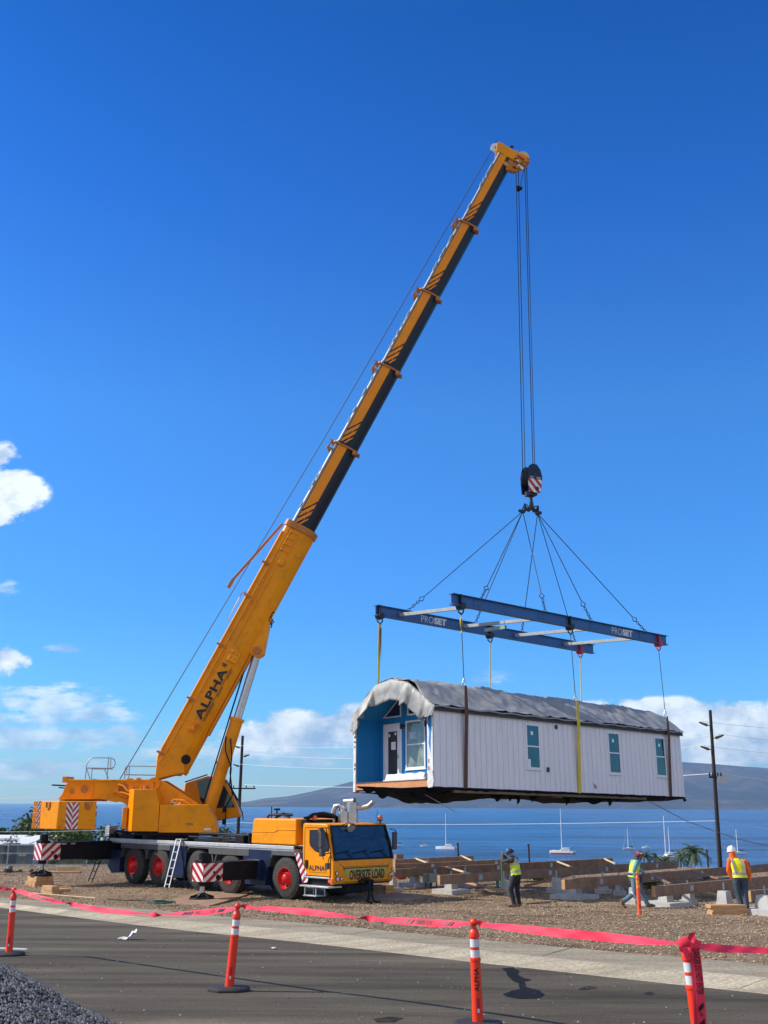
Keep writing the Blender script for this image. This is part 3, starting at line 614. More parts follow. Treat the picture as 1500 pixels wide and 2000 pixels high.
# ---- outriggers (rear one fully out, middle one half out), and the far side pair
def outrigger(x, yi, yo, zf, zt=1.62, zb=.98, sgn_=-1, stripe=True):
    e = empty('outrigger', K.W((x, yo, 0)), crane, K); h = .30
    ya, yb = (yo, yi)
    b = MB(K); b.box(x-h, x+h, ya+.16*(-sgn_), yb, zb, zt); b.box(x-h-.02, x+h+.02, ya+(-sgn_)*.8, yb, zt, zt+.03)
    b.build('beam', M['black'], e, .02)
    b = MB(K); b.cyl((x, yo+.02, zb-.15), (x, yo+.02, zt+.34), .17, n=20); b.box(x-.2, x+.2, yo-.2, yo+.2, zt-.05, zt+.1); b.build('jack_housing', MBk, e, .01)
    b = MB(K); b.cyl((x, yo+.02, zf+.16), (x, yo+.02, zb-.1), .095, n=16); b.build('jack_rod', M['chrome'], e)
    b = MB(K); b.lathe((x, yo+.02, zf), (0, 0, 1), [(0, 0), (0, .44), (.05, .44), (.07, .40), (.10, .2), (.22, .13), (.26, 0)], 28)
    for i in range(6): a = pi*i/3; b.bar((x+.1*cos(a), yo+.02+.1*sin(a), zf+.17), (x+.40*cos(a), yo+.02+.40*sin(a), zf+.08), .03, .08)
    b.build('foot_plate', MBk, e, .01)
    if stripe:
        b = MB(K); xf_ = x+h+.006; y1 = yo+.17; y2 = yo+.72 if sgn_ < 0 else yo-.72
        # the visible broad faces: rear facing and front facing sides plus the end
        b.box(x-h-.004, x+h+.004, min(y1-.02, yo-.2), yo-.19, zb, zt); b.build('end_plate', MBk, e)
        b = MB(K)
        stripes(b, SQ, lambda u, v: (lerp(x-h, x+h, u), yo-.207, lerp(zb, zt, v)), 5, 0, 1, -.9, .26)
        stripes(b, SQ, lambda u, v: (xf_, lerp(yo-.2, yo+.62, u), lerp(zb, zt, v)), 5, 0, 1, 1.1, .26)
        stripes(b, SQ, lambda u, v: (x-h-.006, lerp(yo+.62, yo-.19, u), lerp(zb, zt, v)), 5, 0, 1, -1.1, .26)
        b.build('chevron_plate', [M['red'], M['white']], e, smooth=0)
        b = MB(K); b.cyl((xf_-.02, yo+.25, zb+.30), (xf_+.01, yo+.25, zb+.30), .045, n=12); b.cyl((xf_-.02, yo+.42, zb+.13), (xf_+.012, yo+.42, zb+.13), .09, n=14); b.build('lamp', MBk, e)
    return e
outrigger(-11.4, .6, -2.95, .38)
b = MB(K); b.box(-11.72, -11.08, -1.0, .55, .93, 1.67); b.build('outrigger_sleeve', MBk, crane, .02)
b = MB(K)
for u in (-2.3, -1.9, .2): b.cur = 0; b.box(-11.08, -11.07, u, u+.2, 1.56, 1.62)
b.split('data_plate', M['galv'], crane)
outrigger(-1.6, .6, -2.30, .03, 1.22, .62)
b = MB(K); b.box(-2.0, -1.2, -.15, .5, .58, 1.27); b.build('outrigger_sleeve', MN_, crane, .02)
outrigger(-11.4, 2.2, 5.6, .3, stripe=False, sgn_=1); outrigger(-1.6, 2.2, 5.3, .03, 1.22, .62, sgn_=1, stripe=False)
# ---- ladders
def ladder(top, foot, n=6, w_=.30, m=M['galv']):
    b = MB(K); t = V(top); f_ = V(foot)
    for dx in (0, w_): b.bar(t+V((dx, 0, 0)), f_+V((dx, 0, 0)), .045, .035)
    for i in range(n): p = t.lerp(f_, (i+.6)/n); b.bar(p, p+V((w_, 0, 0)), .03, .03)
    b.bar(t, t+V((w_, 0, 0)), .05, .04); b.bar(t+V((0, 0, -.02)), t+V((0, .3, .02)), .03, .03); b.bar(t+V((w_, 0, -.02)), t+V((w_, .3, .02)), .03, .03)
    return b.build('ladder', m, crane, .005)
ladder((-11.35, -.12, 1.84), (-11.45, -.75, .06), m=M['black']); ladder((-6.33, -.1, 1.84), (-6.2, -.62, .10))
b = MB(K); b.tube([(-5.95, -.06, 1.75), (-5.8, -.1, 1.4), (-5.8, -.08, .8), (-5.7, -.05, .15), (-5.5, 0, .05)], .02, 6); b.tube([(-6.1, -.05, 1.78), (-5.98, -.12, 1.6), (-5.9, -.08, 1.1)], .02, 6); b.split('air_hose', MBk, crane)

# ================================================================ superstructure
B = Fr((-8.55, 45.3, -3.25), 0)
sup = crane
b = MB(B)          # tall stepped housing with chamfered rear corner
poly = [(-1.80, 3.70), (-1.80, 2.20), (1.91, 2.20), (1.92, 2.50), (1.84, 2.90), (1.55, 3.23), (-.46, 3.23), (-.64, 3.82), (-1.52, 3.82)]
b.prism([(-1.50, 3.82), (-.64, 3.82), (-.46, 3.23), (-.44, 2.18), (-1.50, 2.18)], 1, -1.35, -.62)
b.add([(-1.50, -1.35, 2.18), (-1.50, -1.35, 3.82), (-1.88, -.72, 3.80), (-1.88, -.72, 2.18), (-1.50, -.62, 2.18), (-1.50, -.62, 3.82)], [(0, 1, 2, 3), (1, 5, 2), (0, 3, 4), (3, 2, 5, 4)])
b.build('side_housing', MY, crane, .02)
b = MB(B); b.prism([(-.43, 2.18), (-.43, 3.22), (1.40, 3.235), (1.50, 3.19), (1.62, 2.98), (1.78, 2.72), (1.88, 2.48), (1.91, 2.30), (1.91, 2.14), (-.43, 2.14)][::-1], 1, -1.35, -.62); hs2 = b.build('side_housing', MY, crane, .025)
b = MB(B); b.box(.65, .95, -1.365, -1.34, 2.42, 2.52); b.box(-.35, -.22, -1.36, -1.34, 2.39, 2.42); b.box(1.68, 1.80, -1.36, -1.34, 2.36, 2.39); b.split('grip_recess', M['rust'], crane, bevel=.01)
b = MB(B); b.box(1.40, 1.66, -1.358, -1.34, 2.24, 2.32); b.build('sticker', M['white'], crane)
b = MB(B); b.box(-1.45, 1.7, -1.15, 1.3, 2.02, 2.16); b.box(-1.6, 1.2, -.6, .9, 2.1, 2.9); b.split('turntable_base', MBk, crane, bevel=.02)
b = MB(B); b.box(-2.02, -1.82, -.95, -.60, 2.25, 3.12); b.build('side_locker', MY, crane, .03)
b = MB(B); b.cyl((-1.1, -1.0, 3.82), (-1.1, -1.0, 3.96), .12, n=12); b.cyl((-.82, -1.0, 3.82), (-.82, -1.0, 4.05), .05, n=10); b.cyl((-1.3, -.9, 3.82), (-1.3, -.9, 3.90), .08, n=10); b.split('filler_cap', M['rust'], crane)
# main frame: two long side plates
side_pl = [(-4.78, 3.40), (-4.62, 3.62), (-4.50, 4.00), (-4.36, 4.20), (-.95, 4.22), (-.55, 4.18), (.75, 3.42), (1.35, 3.05), (1.6, 2.7), (1.5, 2.2), (-1.9, 2.2), (-1.95, 3.2), (-2.2, 3.34), (-2.4, 3.30), (-2.7, 3.36), (-3.0, 3.42)]
for y0, y1 in ((-.62, -.56), (.56, .62)):
    b = MB(B); b.prism(side_pl, 1, y0, y1); b.build('frame_plate', MY, crane, .01)
b = MB(B); b.box(-4.6, -4.2, -.56, .56, 3.40, 3.9); b.box(-3.2, -2.9, -.56, .56, 3.45, 4.1); b.box(-4.3, -1.2, -.56, .56, 3.40, 3.50); b.split('cross_member', M['rust'], crane, bevel=.01)
b = MB(B)
for x, r_, z in ((-4.22, .10, 3.74), (-3.72, .16, 3.82)): b.cyl((x, -.63, z), (x, -.60, z), r_, n=16)
b.box(-4.3, -4.14, -.632, -.60, 3.62, 3.84)
b.cyl((-2.1, -.635, 3.85), (-2.1, -.60, 3.85), .22, n=18); b.split('plate_opening', M['rust'], crane)
b = MB(B); b.box(-4.4, -1.2, -.66, -.56, 4.12, 4.2); b.box(-4.1, -3.4, -.66, -.6, 4.0, 4.04); b.box(-2.55, -2.48, -.66, -.6, 3.5, 4.2); b.box(-3.45, -3.35, -.66, -.6, 3.55, 4.15); b.box(-1.6, -1.45, -.7, -.5, 4.18, 4.28); b.box(-2.0, -1.8, -.66, -.4, 4.18, 4.26); b.box(-4.7, -4.5, -.5, .5, 4.08, 4.32); b.split('stiffener', MY, crane, bevel=.01)
b = MB(B); b.tube([(-2.3, -.7, 4.0), (-2.1, -.75, 3.95), (-1.9, -.8, 3.75), (-1.55, -.85, 3.62)], .045, 8); b.tube([(-2.4, -.7, 3.7), (-2.1, -.75, 3.68), (-1.8, -.8, 3.58), (-1.55, -.85, 3.5)], .045, 8); b.tube([(-2.5, -.68, 3.85), (-2.2, -.72, 3.6), (-1.9, -.74, 3.5)], .03, 8); b.box(-2.5, -2.3, -.75, -.62, 3.7, 3.9); b.box(-1.9, -1.7, -.74, -.62, 3.8, 3.95); b.split('hydraulic_hose', M['yellow2'], crane)
b = MB(B); b.lathe((-.86, -.70, 4.05), (0, 1, 0), [(-.02, 0), (-.02, .07), (.0, .08), (.0, .15), (-.02, .17), (-.02, .25), (.06, .26)], 24); b.build('boom_pivot', MY, crane)
b = MB(B); b.cyl((-.86, -.725, 4.05), (-.86, -.70, 4.05), .06, n=12); b.build('pivot_bolt', M['rust'], crane)
b = MB(B); b.cyl((-3.4, -.5, 3.9), (-3.4, .5, 3.9), .33, n=28); b.cyl((-2.3, -.5, 3.85), (-2.3, .5, 3.85), .36, n=28); b.split('winch_drum', MBk, crane)
b = MB(B); b.lathe((.35, -.9, 3.15), (0, 1, 0), [(0, .0), (0, .25), (.03, .30), (.25, .30)], 24); b.tube([(-.2, -.9, 3.3), (.1, -.92, 3.42), (.5, -.92, 3.35), (.75, -.9, 3.2)], .04, 8); b.build('swivel_drive', M['yellow2'], crane)
b = MB(B); b.tube([(-.1, -.95, 3.25), (.05, -1.0, 3.3), (.2, -1.0, 3.2), (.35, -1.0, 3.28)], .05, 7); b.build('hose_coupling', M['chrome'], crane)
# rails on the rear
b = MB(B); T = .022
def rl(pts, y): b.tube([(x, y, z) for x, z in pts], T, 7)
rl([(-3.75, 4.2), (-3.75, 4.75), (-3.65, 5.0), (-3.5, 5.08), (-2.75, 5.08), (-2.6, 5.0), (-2.55, 4.85), (-2.6, 4.7), (-2.72, 4.66), (-3.75, 4.66)], -.5); rl([(-2.85, 4.2), (-2.85, 5.1)], -.5); rl([(-2.75, 5.08), (-2.75, 4.7)], -.5); rl([(-3.72, 4.62), (-3.55, 4.2)], -.5); rl([(-3.0, 4.64), (-2.8, 4.25)], -.5); rl([(-3.75, 4.7), (-3.75, 4.2)], .4); rl([(-3.75, 4.66), (-2.85, 4.66)], .4)
rl([(-2.3, 4.2), (-2.3, 4.72), (-2.2, 4.78), (.1, 4.76)], .2); rl([(-2.3, 4.42), (.1, 4.4)], .2); rl([(-2.12, 4.2), (-2.12, 4.76)], .2); rl([(-2.2, 4.45), (-2.2, 4.78)], .1)
b.build('guard_rail', M['galv'], crane)
b = MB(B); b.bar((-5.2, -.2, 3.98), (-4.55, -.2, 3.95), .05, .06); b.bar((-4.9, -.2, 3.88), (-4.5, -.2, 3.85), .05, .05); b.split('tow_arm', M['navy'], crane)
# ---- counterweight
cwt = empty('counterweight', B.W((-4.3, 0, 2.2)), crane, B)
b = MB(B); zt, zb = 3.34, 2.24
plan = [(-2.97, -1.42), (-2.97, 1.42), (-4.55, 1.42), (-5.36, .35), (-5.36, -.35), (-4.53, -1.42)]
def slab(pl, z0, z1, name, m, bev=.03):
    b = MB(B); b.prism(pl, 2, z0, z1); return b.build(name, m, cwt, bev)
slab([(-2.97, -1.42), (-4.50, -1.42), (-5.42, -.68), (-5.42, -.1), (-3.36, -.1)][::-1], zb, zt, 'side_block', MY)
slab([(-3.42, .1), (-3.80, 1.42), (-4.50, 1.42), (-5.42, .68), (-5.42, .1)][::-1], zb, zt, 'side_block', MY)
for i in range(5):
    z = zb+i*.22; slab([(-5.44, -.62), (-5.44, .62), (-5.78, .55), (-5.78, -.55)][::-1], z+.012, z+.208, 'slab', M['yellow2'], .012)
b = MB(B)
for i in range(5): z = zb+i*.22; stripes(b, SQ, lambda u, v: (lerp(-5.60, -5.46, u), -.595-lerp(0, .02, u)-.01, lerp(z+.02, z+.20, v)), 2, 0, 1, 1.5, .6)
b.build('chevron_strip', [M['red'], M['white']], cwt, smooth=0)
b = MB(B)       # inverted-V chevrons on the near side
def cvn(u, v): return (lerp(-4.16, -3.66, u), -1.428, lerp(zb+.02, zt-.06, v))
stripes(b, [(0, 0), (.5, 0), (.5, 1), (0, 1)], cvn, 6, 0, 1, -.66, .125); stripes(b, [(.5, 0), (1, 0), (1, 1), (.5, 1)], lambda u, v: cvn(u, v-.0), 6, 0, 1, .66, .125)
b.build('chevron_plate', [M['red'], M['white']], cwt, smooth=0)
def lug(p, d, n_):
    d = V(d).normalized(); n_ = V(n_).normalized(); p = V(p); q = []
    for i in range(9): a = pi+pi*i/8; q.append(p+d*(.12*cos(a))+V((0, 0, .12*sin(a)-.12)))
    q = [p+d*-.12+V((0, 0, .04))]+q+[p+d*.12+V((0, 0, .04))]
    b = MB(B); b.tube([x+n_*.02 for x in q], .028, 8); b.build('lifting_lug', M['rust'], cwt)
    b = MB(B); a_ = d*.10; b.add([p-a_+n_*.008+V((0, 0, .03)), p+a_+n_*.008+V((0, 0, .03)), p+a_+n_*.008+V((0, 0, -.18)), p+n_*.008+V((0, 0, -.235)), p-a_+n_*.008+V((0, 0, -.18))], [(0, 1, 2, 3, 4)]); b.build('lug_recess', M['rust'], cwt, smooth=0)
lug((-3.32, -1.42, zt-.08), (1, 0, 0), (0, -1, 0)); lug((-5.03, -.99, zt-.08), (-.92, .74, 0), (-.63, -.78, 0))
b = MB(B); b.box(-3.0, -2.95, -1.4, -1.3, 2.35, 2.45); b.box(-3.0, -2.95, -1.4, -1.3, 2.75, 2.95); b.box(-3.0, -2.95, -1.4, -1.3, 3.05, 3.15); b.box(-4.45, -4.30, -1.435, -1.41, 2.30, 2.36); b.split('bracket', M['rust'], cwt, bevel=.006)
b = MB(B); b.box(-4.6, -3.0, -.4, .4, 3.34, 3.5); b.box(-4.7, -4.5, -.6, .6, 3.34, 3.52); b.split('pin_block', M['rust'], cwt, bevel=.01)
# ---- operator's cab (far side of the boom)
oc = [(.02, 3.20), (.10, 4.10), (1.05, 4.40), (1.60, 4.38), (1.80, 4.25), (2.10, 3.75), (2.35, 3.25), (2.52, 2.75), (1.50, 2.56), (.9, 2.56), (.3, 2.7)]
b = MB(B); b.prism(oc, 1, 1.00, 1.95); ocab = b.build('operator_cab', MY, crane, .04)
b = MB(B); b.prism([(.62, 4.18), (1.02, 4.30), (1.5, 4.27), (1.72, 4.12), (2.02, 3.65), (2.30, 3.12), (1.35, 3.08), (1.1, 3.05), (.8, 3.4)], 1, .985, 1.2); b.build('side_window', M['glass'], ocab, .01)
b = MB(B); b.tube([(1.62, 1.0, 4.42), (1.95, .95, 4.1), (2.3, .95, 3.5), (2.62, .95, 2.9), (2.66, .95, 2.6)], .022, 6); b.tube([(.1, 1.0, 4.15), (1.05, 1.0, 4.46)], .03, 6); b.build('wiper_guard', MBk, ocab)
b = MB(B); b.tube([(1.75, .7, 3.2), (1.95, .65, 3.05), (1.95, .65, 2.35), (1.75, .65, 2.3), (1.72, .65, 2.1)], .022, 6); b.build('mirror_arm', MBk, ocab)
for z in (3.05, 2.55):
    b = MB(B); b.box(1.82, 1.98, .60, .72, z-.13, z+.1); b.build('mirror', MBk, ocab, .02)
# ================================================================ boom
A0 = B.W((-.36, 0, 4.56)); ang = math.radians(63.3)
Q = Fr(A0, ax=[(cos(ang), 0, sin(ang)), (0, 1, 0), (-sin(ang), 0, cos(ang))])     # x along, y away, z = top (back) side
def prof(H, W, lo=.5):          # cross-section (y, z): flat top with chamfers, ridge on the side, rounded bottom
    h = H/2; w_ = W/2
    pts = [(-w_*.80, h), (-w_*.93, h*.88), (-w_*.97, h*.72), (-w_, h*.12), (-w_*.97, -h*.18)]
    n = 9
    for i in range(1, n): a = pi+pi*i/n; pts.append((w_*.97*cos(a), -h*.18+(h*.82)*sin(a)))
    pts += [(w_*.97, -h*.18), (w_, h*.12), (w_*.97, h*.72), (w_*.93, h*.88), (w_*.80, h)]
    return pts
# base section: straight box profile, rounded belly
def tube_sec(x0, x1, H, W, mats, name, parent, zc=0):
    pts = [(y, z+zc) for y, z in prof(H, W)]; b = MB(Q); n = len(pts)
    vs = [(x0, y, z) for y, z in pts]+[(x1, y, z) for y, z in pts]
    for i in range(n):
        j = (i+1) % n; k = 0
        if i == n-1 or i == 0 or i == n-2: k = 1          # top strip and chamfers, sunlight painted as pale grey
        if i in (1, n-3): k = 2
        b.cur = min(k, len(mats)-1); b.add([vs[i], vs[j], vs[n+j], vs[n+i]], [(0, 1, 2, 3)])
    b.cur = 0; b.add(vs, [list(range(n))[::-1], list(range(n, 2*n))])
    return b.build(name, mats, parent, smooth=28)
boom = empty('boom', A0, crane, Q)
s1 = tube_sec(.15, 11.75, 1.40, 1.10, [MY], 'base_section', boom)
S = [(11.6, 16.1, 1.07, .90), (15.9, 20.5, 1.00, .84), (20.3, 24.7, .95, .79), (24.5, 28.85, .89, .74), (28.6, 33.1, .83, .70)]
SEND = [11.72, 16.0, 20.35, 24.6, 28.75, 33.0]
for k, (x0, x1, H, W) in enumerate(S):
    sx = tube_sec(x0, x1, H, W, [M['boomdark'], M['grease_lit_top'], M['boomgrey']], 'telescopic_section', boom)
    # wrapped yellow panel on the near side, two facets with a ridge, slanted bars at its lower end
    h = H/2; w_ = W/2; xe = SEND[k+1]-.05; xs_ = SEND[k]+1.05
    def sp_(x, v, side, off=.004):     # v 0 bottom (ridge -.18h) .. 1 top(.66h)
        z = lerp(-h*.17, h*.66, v); y = w_*.97+.03*w_*(z+h*.18)/(h*.30) if z < h*.12 else w_-(.03*w_)*(z-h*.12)/(h*.60)
        return (x, side*(y+off), z)
    vk = (.12+.17)/(.66+.17)
    for side in (-1,):
        b = MB(Q); sl_ = .95                                # slant in metres per v
        def seg(xa, xb):
            for v0, v1 in ((0, vk), (vk, 1)):
                b.add([sp_(xa-sl_*(v1*0+v0)*-0-sl_*.0+sl_*(0)-sl_*0 + (-(v0)*.62), v0, side), sp_(xb if xb > xe-.01 else xb-v0*.62, v0, side), sp_(xb if xb > xe-.01 else xb-v1*.62, v1, side), sp_(xa-v1*.62, v1, side)], [(0, 1, 2, 3)])
        seg(xs_+.35, xe); seg(xs_-.02, xs_+.22); seg(xs_-.36, xs_-.14); seg(xs_-.62, xs_-.52)
        yp = b.build('yellow_panel', M['yellow2'], sx, smooth=0)
        b = MB(Q); b.tube([sp_(xs_-.9, vk, side, .004), sp_(xe, vk, side, .004)], .006, 4); b.build('ridge_edge', M['yellow2'], sx)
        b = MB(Q); b.cyl(sp_(xs_+1.6, .75, side, .0), sp_(xs_+1.6, .75, side, .012), .025, n=8); b.build('bolt', M['rust'], sx)
    b = MB(Q)                                            # grease blobs along the top edge
    for i in range(7):
        x = random.uniform(SEND[k]+.8, SEND[k+1]-.4); b.ball((x, -w_*.8, h+.005), random.uniform(.05, .10), (2.2, .7, .35), 8)
    b.build('grease_lit_top', M['grease_lit_top'], sx)
# collars
def collar(x, H, W, parent, big=False):
    e = empty('collar', Q.W((x, 0, 0)), parent, Q)
    o = .07 if not big else .10; t = .07 if not big else .28
    po = prof(H+2*o, W+2*o); pi_ = prof(H-.02, W-.02); n = len(po); b = MB(Q)
    for xa, xb, oo, ii in ((x-t, x, po, pi_),):
        vs = [(xa, y, z) for y, z in oo]+[(xb, y, z) for y, z in oo]+[(xa, y, z) for y, z in ii]+[(xb, y, z) for y, z in ii]
        fs = []
        for i in range(n):
            j = (i+1) % n; fs += [(i, j, n+j, n+i), (n+i, n+j, 3*n+j, 3*n+i), (j, i, 2*n+i, 2*n+j)]
        b.add(vs, fs)
    b.build('ring', M['rust'], e, smooth=28)
    if not big:
        b = MB(Q); h = H/2; w_ = W/2
        b.box(x-.05, x, -w_*.9, w_*.5, h+.05, h+.20); b.box(x-.42, x-.36, -w_*.9, w_*.5, h+.0, h+.20); b.bar((x-.4, -w_*.8, h+.16), (x, -w_*.8, h+.16), .04, .06); b.tube([(x-.5, -w_*.85, h+.24), (x-.3, -w_*.85, h+.2)], .02, 5); b.tube([(x-.02, -w_*.85, h+.30), (x-.02, -w_*.85, h+.14)], .02, 5)
        b.build('rope_guide', M['rust'], e)
        b = MB(Q); b.box(x-.22, x-.02, -w_-.05, -w_*.5, -h*1.05, -h*.72); b.box(x-.12, x+.02, -w_*.25, w_*.25, -h-.14, -h-.05); b.build('slide_pad', M['rust'], e, .01)
    return e
collar(11.8, 1.30, 1.06, boom, True)
for k in range(4): collar(SEND[k+1], S[k][2]+.03, S[k][3]+.03, boom)
# base section details
b = MB(Q); h, w_ = .70, .55
b.box(.3, 11.5, -w_-.03, -w_+.02, .40, .46); b.box(5.8, 9.3, -w_-.035, -w_+.01, .10, .13); b.box(6.9, 9.8, -w_-.03, -w_+.01, .30, .33); b.box(3.4, 5.5, -w_-.03, -w_+.01, .30, .33)
b.split('weld_rib', MY, s1, bevel=.005)
b = MB(Q); b.tube([(.6, -w_*.93, .66), (11.2, -w_*.93, .66)], .055, 10); b.build('corner_pipe', MY, s1)
for x in (.5, 3.0, 5.57, 7.97, 9.6):
    b = MB(Q); b.box(x-.04, x+.04, -w_-.06, -.05, .66, .80); b.box(x-.06, x+.06, -w_-.07, -w_+.02, .45, .70); b.build('pipe_clamp', M['rust'], s1, .01)
b = MB(Q)
for x in (10.45, 10.75, 11.05, 11.35): b.box(x-.04, x+.04, -w_-.05, -w_+.01, -.02, .34)
b.box(10.3, 11.5, -w_-.04, -w_+.01, .30, .36); b.box(10.3, 11.5, -w_-.04, -w_+.01, -.08, -.02); b.build('grille', MY, s1, .01)
b = MB(Q); b.lathe((9.9, -w_-.01, .02), (0, -1, 0), [(0, .17), (.04, .15), (.06, .06), (.07, 0)], 16); b.box(9.8, 10.0, -w_-.1, -w_, -.1, .1); b.build('hose_reel', MY, s1)
b = MB(Q); b.box(5.12, 5.62, -w_-.09, -w_-.0, -.38, .06); pb = b.build('anchor_bracket', MY, s1, .02)
b = MB(Q)
for dx in (-.09, .09):
    for dz in (-.09, .09): b.cyl((5.40+dx, -w_-.10, -.17+dz), (5.40+dx, -w_-.08, -.17+dz), .035, n=10)
b.split('pin_hole', M['rust'], pb)
b = MB(Q); b.box(1.9, 1.96, -w_-.2, -w_, -.24, .04); b.box(2.2, 2.26, -w_-.2, -w_, -.24, .04); b.box(1.9, 2.26, -w_-.1, -w_-.05, -.12, -.07); b.build('jib_bracket', MY, s1, .008)
b = MB(Q); b.lathe((.75, -w_-.004, -.45), (0, -1, 0), [(0, .2), (.005, .17), (.01, 0)], 16); b.build('access_hole', MBk, s1)
for x in (9.0, 7.45, 6.0, 5.55):
    b = MB(Q); b.cyl((x, -w_-.02, .34), (x, -w_+.01, .34), .03, n=8); b.build('bolt', M['rust'], s1)
# boom foot plates joining the pivot
b = MB(Q); b.prism([(-.55, .30), (.35, .70), (.9, .66), (.6, -.45), (.25, -.66), (-.1, -.2)], 1, -.52, .52); b.build('boom_foot', MY, boom, .03)
# lettering on the boom, reading upwards
b = MB(Q)
text_on(b, 'ALPHA', lambda u, v: (lerp(2.42, 4.74, u), -w_-.02, lerp(-.22, .14, v)), .03, 0, 1.06)
text_on(b, 'AR', lambda u, v: (lerp(4.80, 4.98, u), -w_-.02, lerp(-.06, .16, v)), .03)
b.bar((2.42, -w_-.010, -.29), (4.95, -w_-.010, -.29), .012, .02, (0, 0, 1))
text_on(b, 'TRANSPORTATION', lambda u, v: (lerp(2.42, 3.3, u), -w_-.0, lerp(-.38, -.32, v)), .02); text_on(b, 'RIGGING', lambda u, v: (lerp(3.6, 4.05, u), -w_-.0, lerp(-.38, -.32, v)), .02); text_on(b, 'CRANES', lambda u, v: (lerp(4.4, 4.85, u), -w_-.0, lerp(-.38, -.32, v)), .02)
b.build('lettering', M['ink'], s1, smooth=0)
# luffing cylinder
pt = B.W((3.14, 0, 9.62)); pb_ = B.W((1.20, 0, 2.45)); pm = pb_.lerp(pt, .60)
b = MB(); b.cyl(pb_, pm, .27, n=24); b.cyl(pm-(pt-pb_).normalized()*.12, pm+(pt-pb_).normalized()*.02, .31, n=24); b.cyl(pb_.lerp(pm, .55), pb_.lerp(pm, .55)+(pt-pb_).normalized()*.10, .30, n=24); lc = b.build('lift_cylinder', MY, crane)
b = MB(); b.cyl(pm, pt, .175, n=24); b.build('piston_rod', M['chrome'], lc)
b = MB(); d_ = (pt-pb_).normalized(); o_ = V((-.32, 0, .08)); b.tube([pm-d_*.1+o_, pt-d_*.2+o_], .035, 7); b.tube([pb_.lerp(pm, .1)+V((-.30, -.2, 0)), pm-d_*.1+o_], .03, 7)
b.tube([B.W((1.95, -.3, 6.0)), B.W((1.98, -.42, 5.4)), B.W((2.25, -.4, 4.7)), B.W((2.2, -.3, 4.0)), B.W((2.5, .3, 3.4))], .03, 7); b.tube([B.W((2.15, -.3, 5.9)), B.W((2.25, -.35, 5.2)), B.W((2.2, -.3, 4.5)), B.W((2.32, -.2, 3.6)), B.W((1.9, 0, 2.9))], .03, 7)
b.build('hose', MBk, lc)
b = MB(B); b.prism([(2.66, 11.6), (3.55, 12.2), (3.60, 10.6), (3.42, 9.45), (3.18, 9.30), (2.92, 9.42), (2.2, 9.75)], 1, -.30, .30); lb = b.build('lift_bracket', MY, boom, .04)
b = MB(B); b.lathe((3.14, -.33, 9.60), (0, 1, 0), [(0, 0), (0, .09), (-.01, .10), (.0, .19), (.06, .2)], 20); b.build('pivot_pin', M['rust'], lb)
b = MB(B)
for i in range(9): b.tube([(3.62+.07*cos(i), -.25, 10.6+i*.14), (3.72+.08*sin(i*2), -.2, 10.72+i*.14), (3.68, -.2, 10.9+i*.13)], .03, 5)
b.build('hose_bundle', MBk, lb)
b = MB(Q); b.box(2.0, 7.6, -.25, .25, -.74, -.68); b.build('belly_plate', MY, s1, .01)
# folded jib stay on the back of the base section
ja, jb, jc = [Q.L(B.W(B.pix(x_, y_, -.3))) for x_, y_ in ((552, 1023), (455, 1132), (446, 1148))]; b = MB(Q); b.bar(ja, jb, .09, .10); b.bar(jb, jc, .14, .14); b.build('rope_guide_arm', M['rust'], boom, .01)
b = MB(Q); b.tube([(6.6, -.3, .72), (6.7, -.3, .92), (8.0, -.3, .95), (8.15, -.3, .72)], .025, 6); b.build('grab_rail', M['galv'], boom)
# boom head
hd_ = empty('boom_head', Q.W((33.2, 0, 0)), crane, Q)
def bq(px, py, y=0): return B.pix(px, py, y)
hp = [(969, 282), (980, 281), (1012, 300), (1031, 310), (1028, 322), (1012, 335), (996, 334), (984, 316), (976, 302), (968, 300)]
hp = [(p.x, p.z) for p in (bq(x, y, -.2) for x, y in [(970, 282), (976, 281), (1010, 301), (1030, 309), (1027, 321), (1006, 318), (984, 306), (975, 300), (969, 298)])]
for y0, y1 in ((-.36, -.30), (.30, .36)):
    b = MB(B); b.prism(hp, 1, y0, y1); b.build('cheek_plate', MY, hd_, .01)
c1 = bq(1000, 303, 0)
b = MB(B); b.box(bq(985, 300).x, bq(1010, 300).x, -.3, .3, bq(1000, 308).z, bq(1000, 301).z); b.bar(bq(974, 300), bq(1000, 330), .5, .12, (0, 1, 0)); b.build('head_crossbeam', MY, hd_)
for (px, py, r_, nm, m) in ((967, 290, .24, 'rear_sheave', M['white']), (1020, 313, .30, 'head_sheave', M['palewood']), (1003, 322, .30, 'head_sheave', M['rust'])):
    c_ = bq(px, py)
    b = MB(B)
    for yy in ((-.06,) if nm == 'rear_sheave' else (-.26, -.13, 0., .13, .26)): b.lathe((c_.x, yy-.04, c_.z), (0, 1, 0), [(0, .05), (0, r_), (.02, r_), (.04, r_-.05), (.06, r_), (.08, r_), (.08, .05)], 26)
    b.build(nm, m, hd_)
b = MB(B)
for (px, py, px2, py2, r_) in ((986, 318, 1004, 336, .12), (1004, 336, 1016, 330, .10), (1016, 312, 1032, 322, .08), (988, 330, 1002, 334, .09), (1024, 306, 1034, 312, .06)):
    p, q = bq(px, py, -.3), bq(px2, py2, -.3); b.cyl(p, q, r_, n=10)
for (px, py) in ((1008, 308), (1016, 318), (1024, 322), (1012, 328), (1030, 316)):
    p = bq(px, py, -.38); b.box(p.x-.09, p.x+.09, -.46, -.34, p.z-.07, p.z+.07)
b.build('head_fittings', M['rust'], hd_, .01)
b = MB(B); p, q = bq(1010, 303, -.38), bq(1024, 312, -.38); b.bar(p, q, .03, .10); b.build('warning_band', M['red'], hd_)
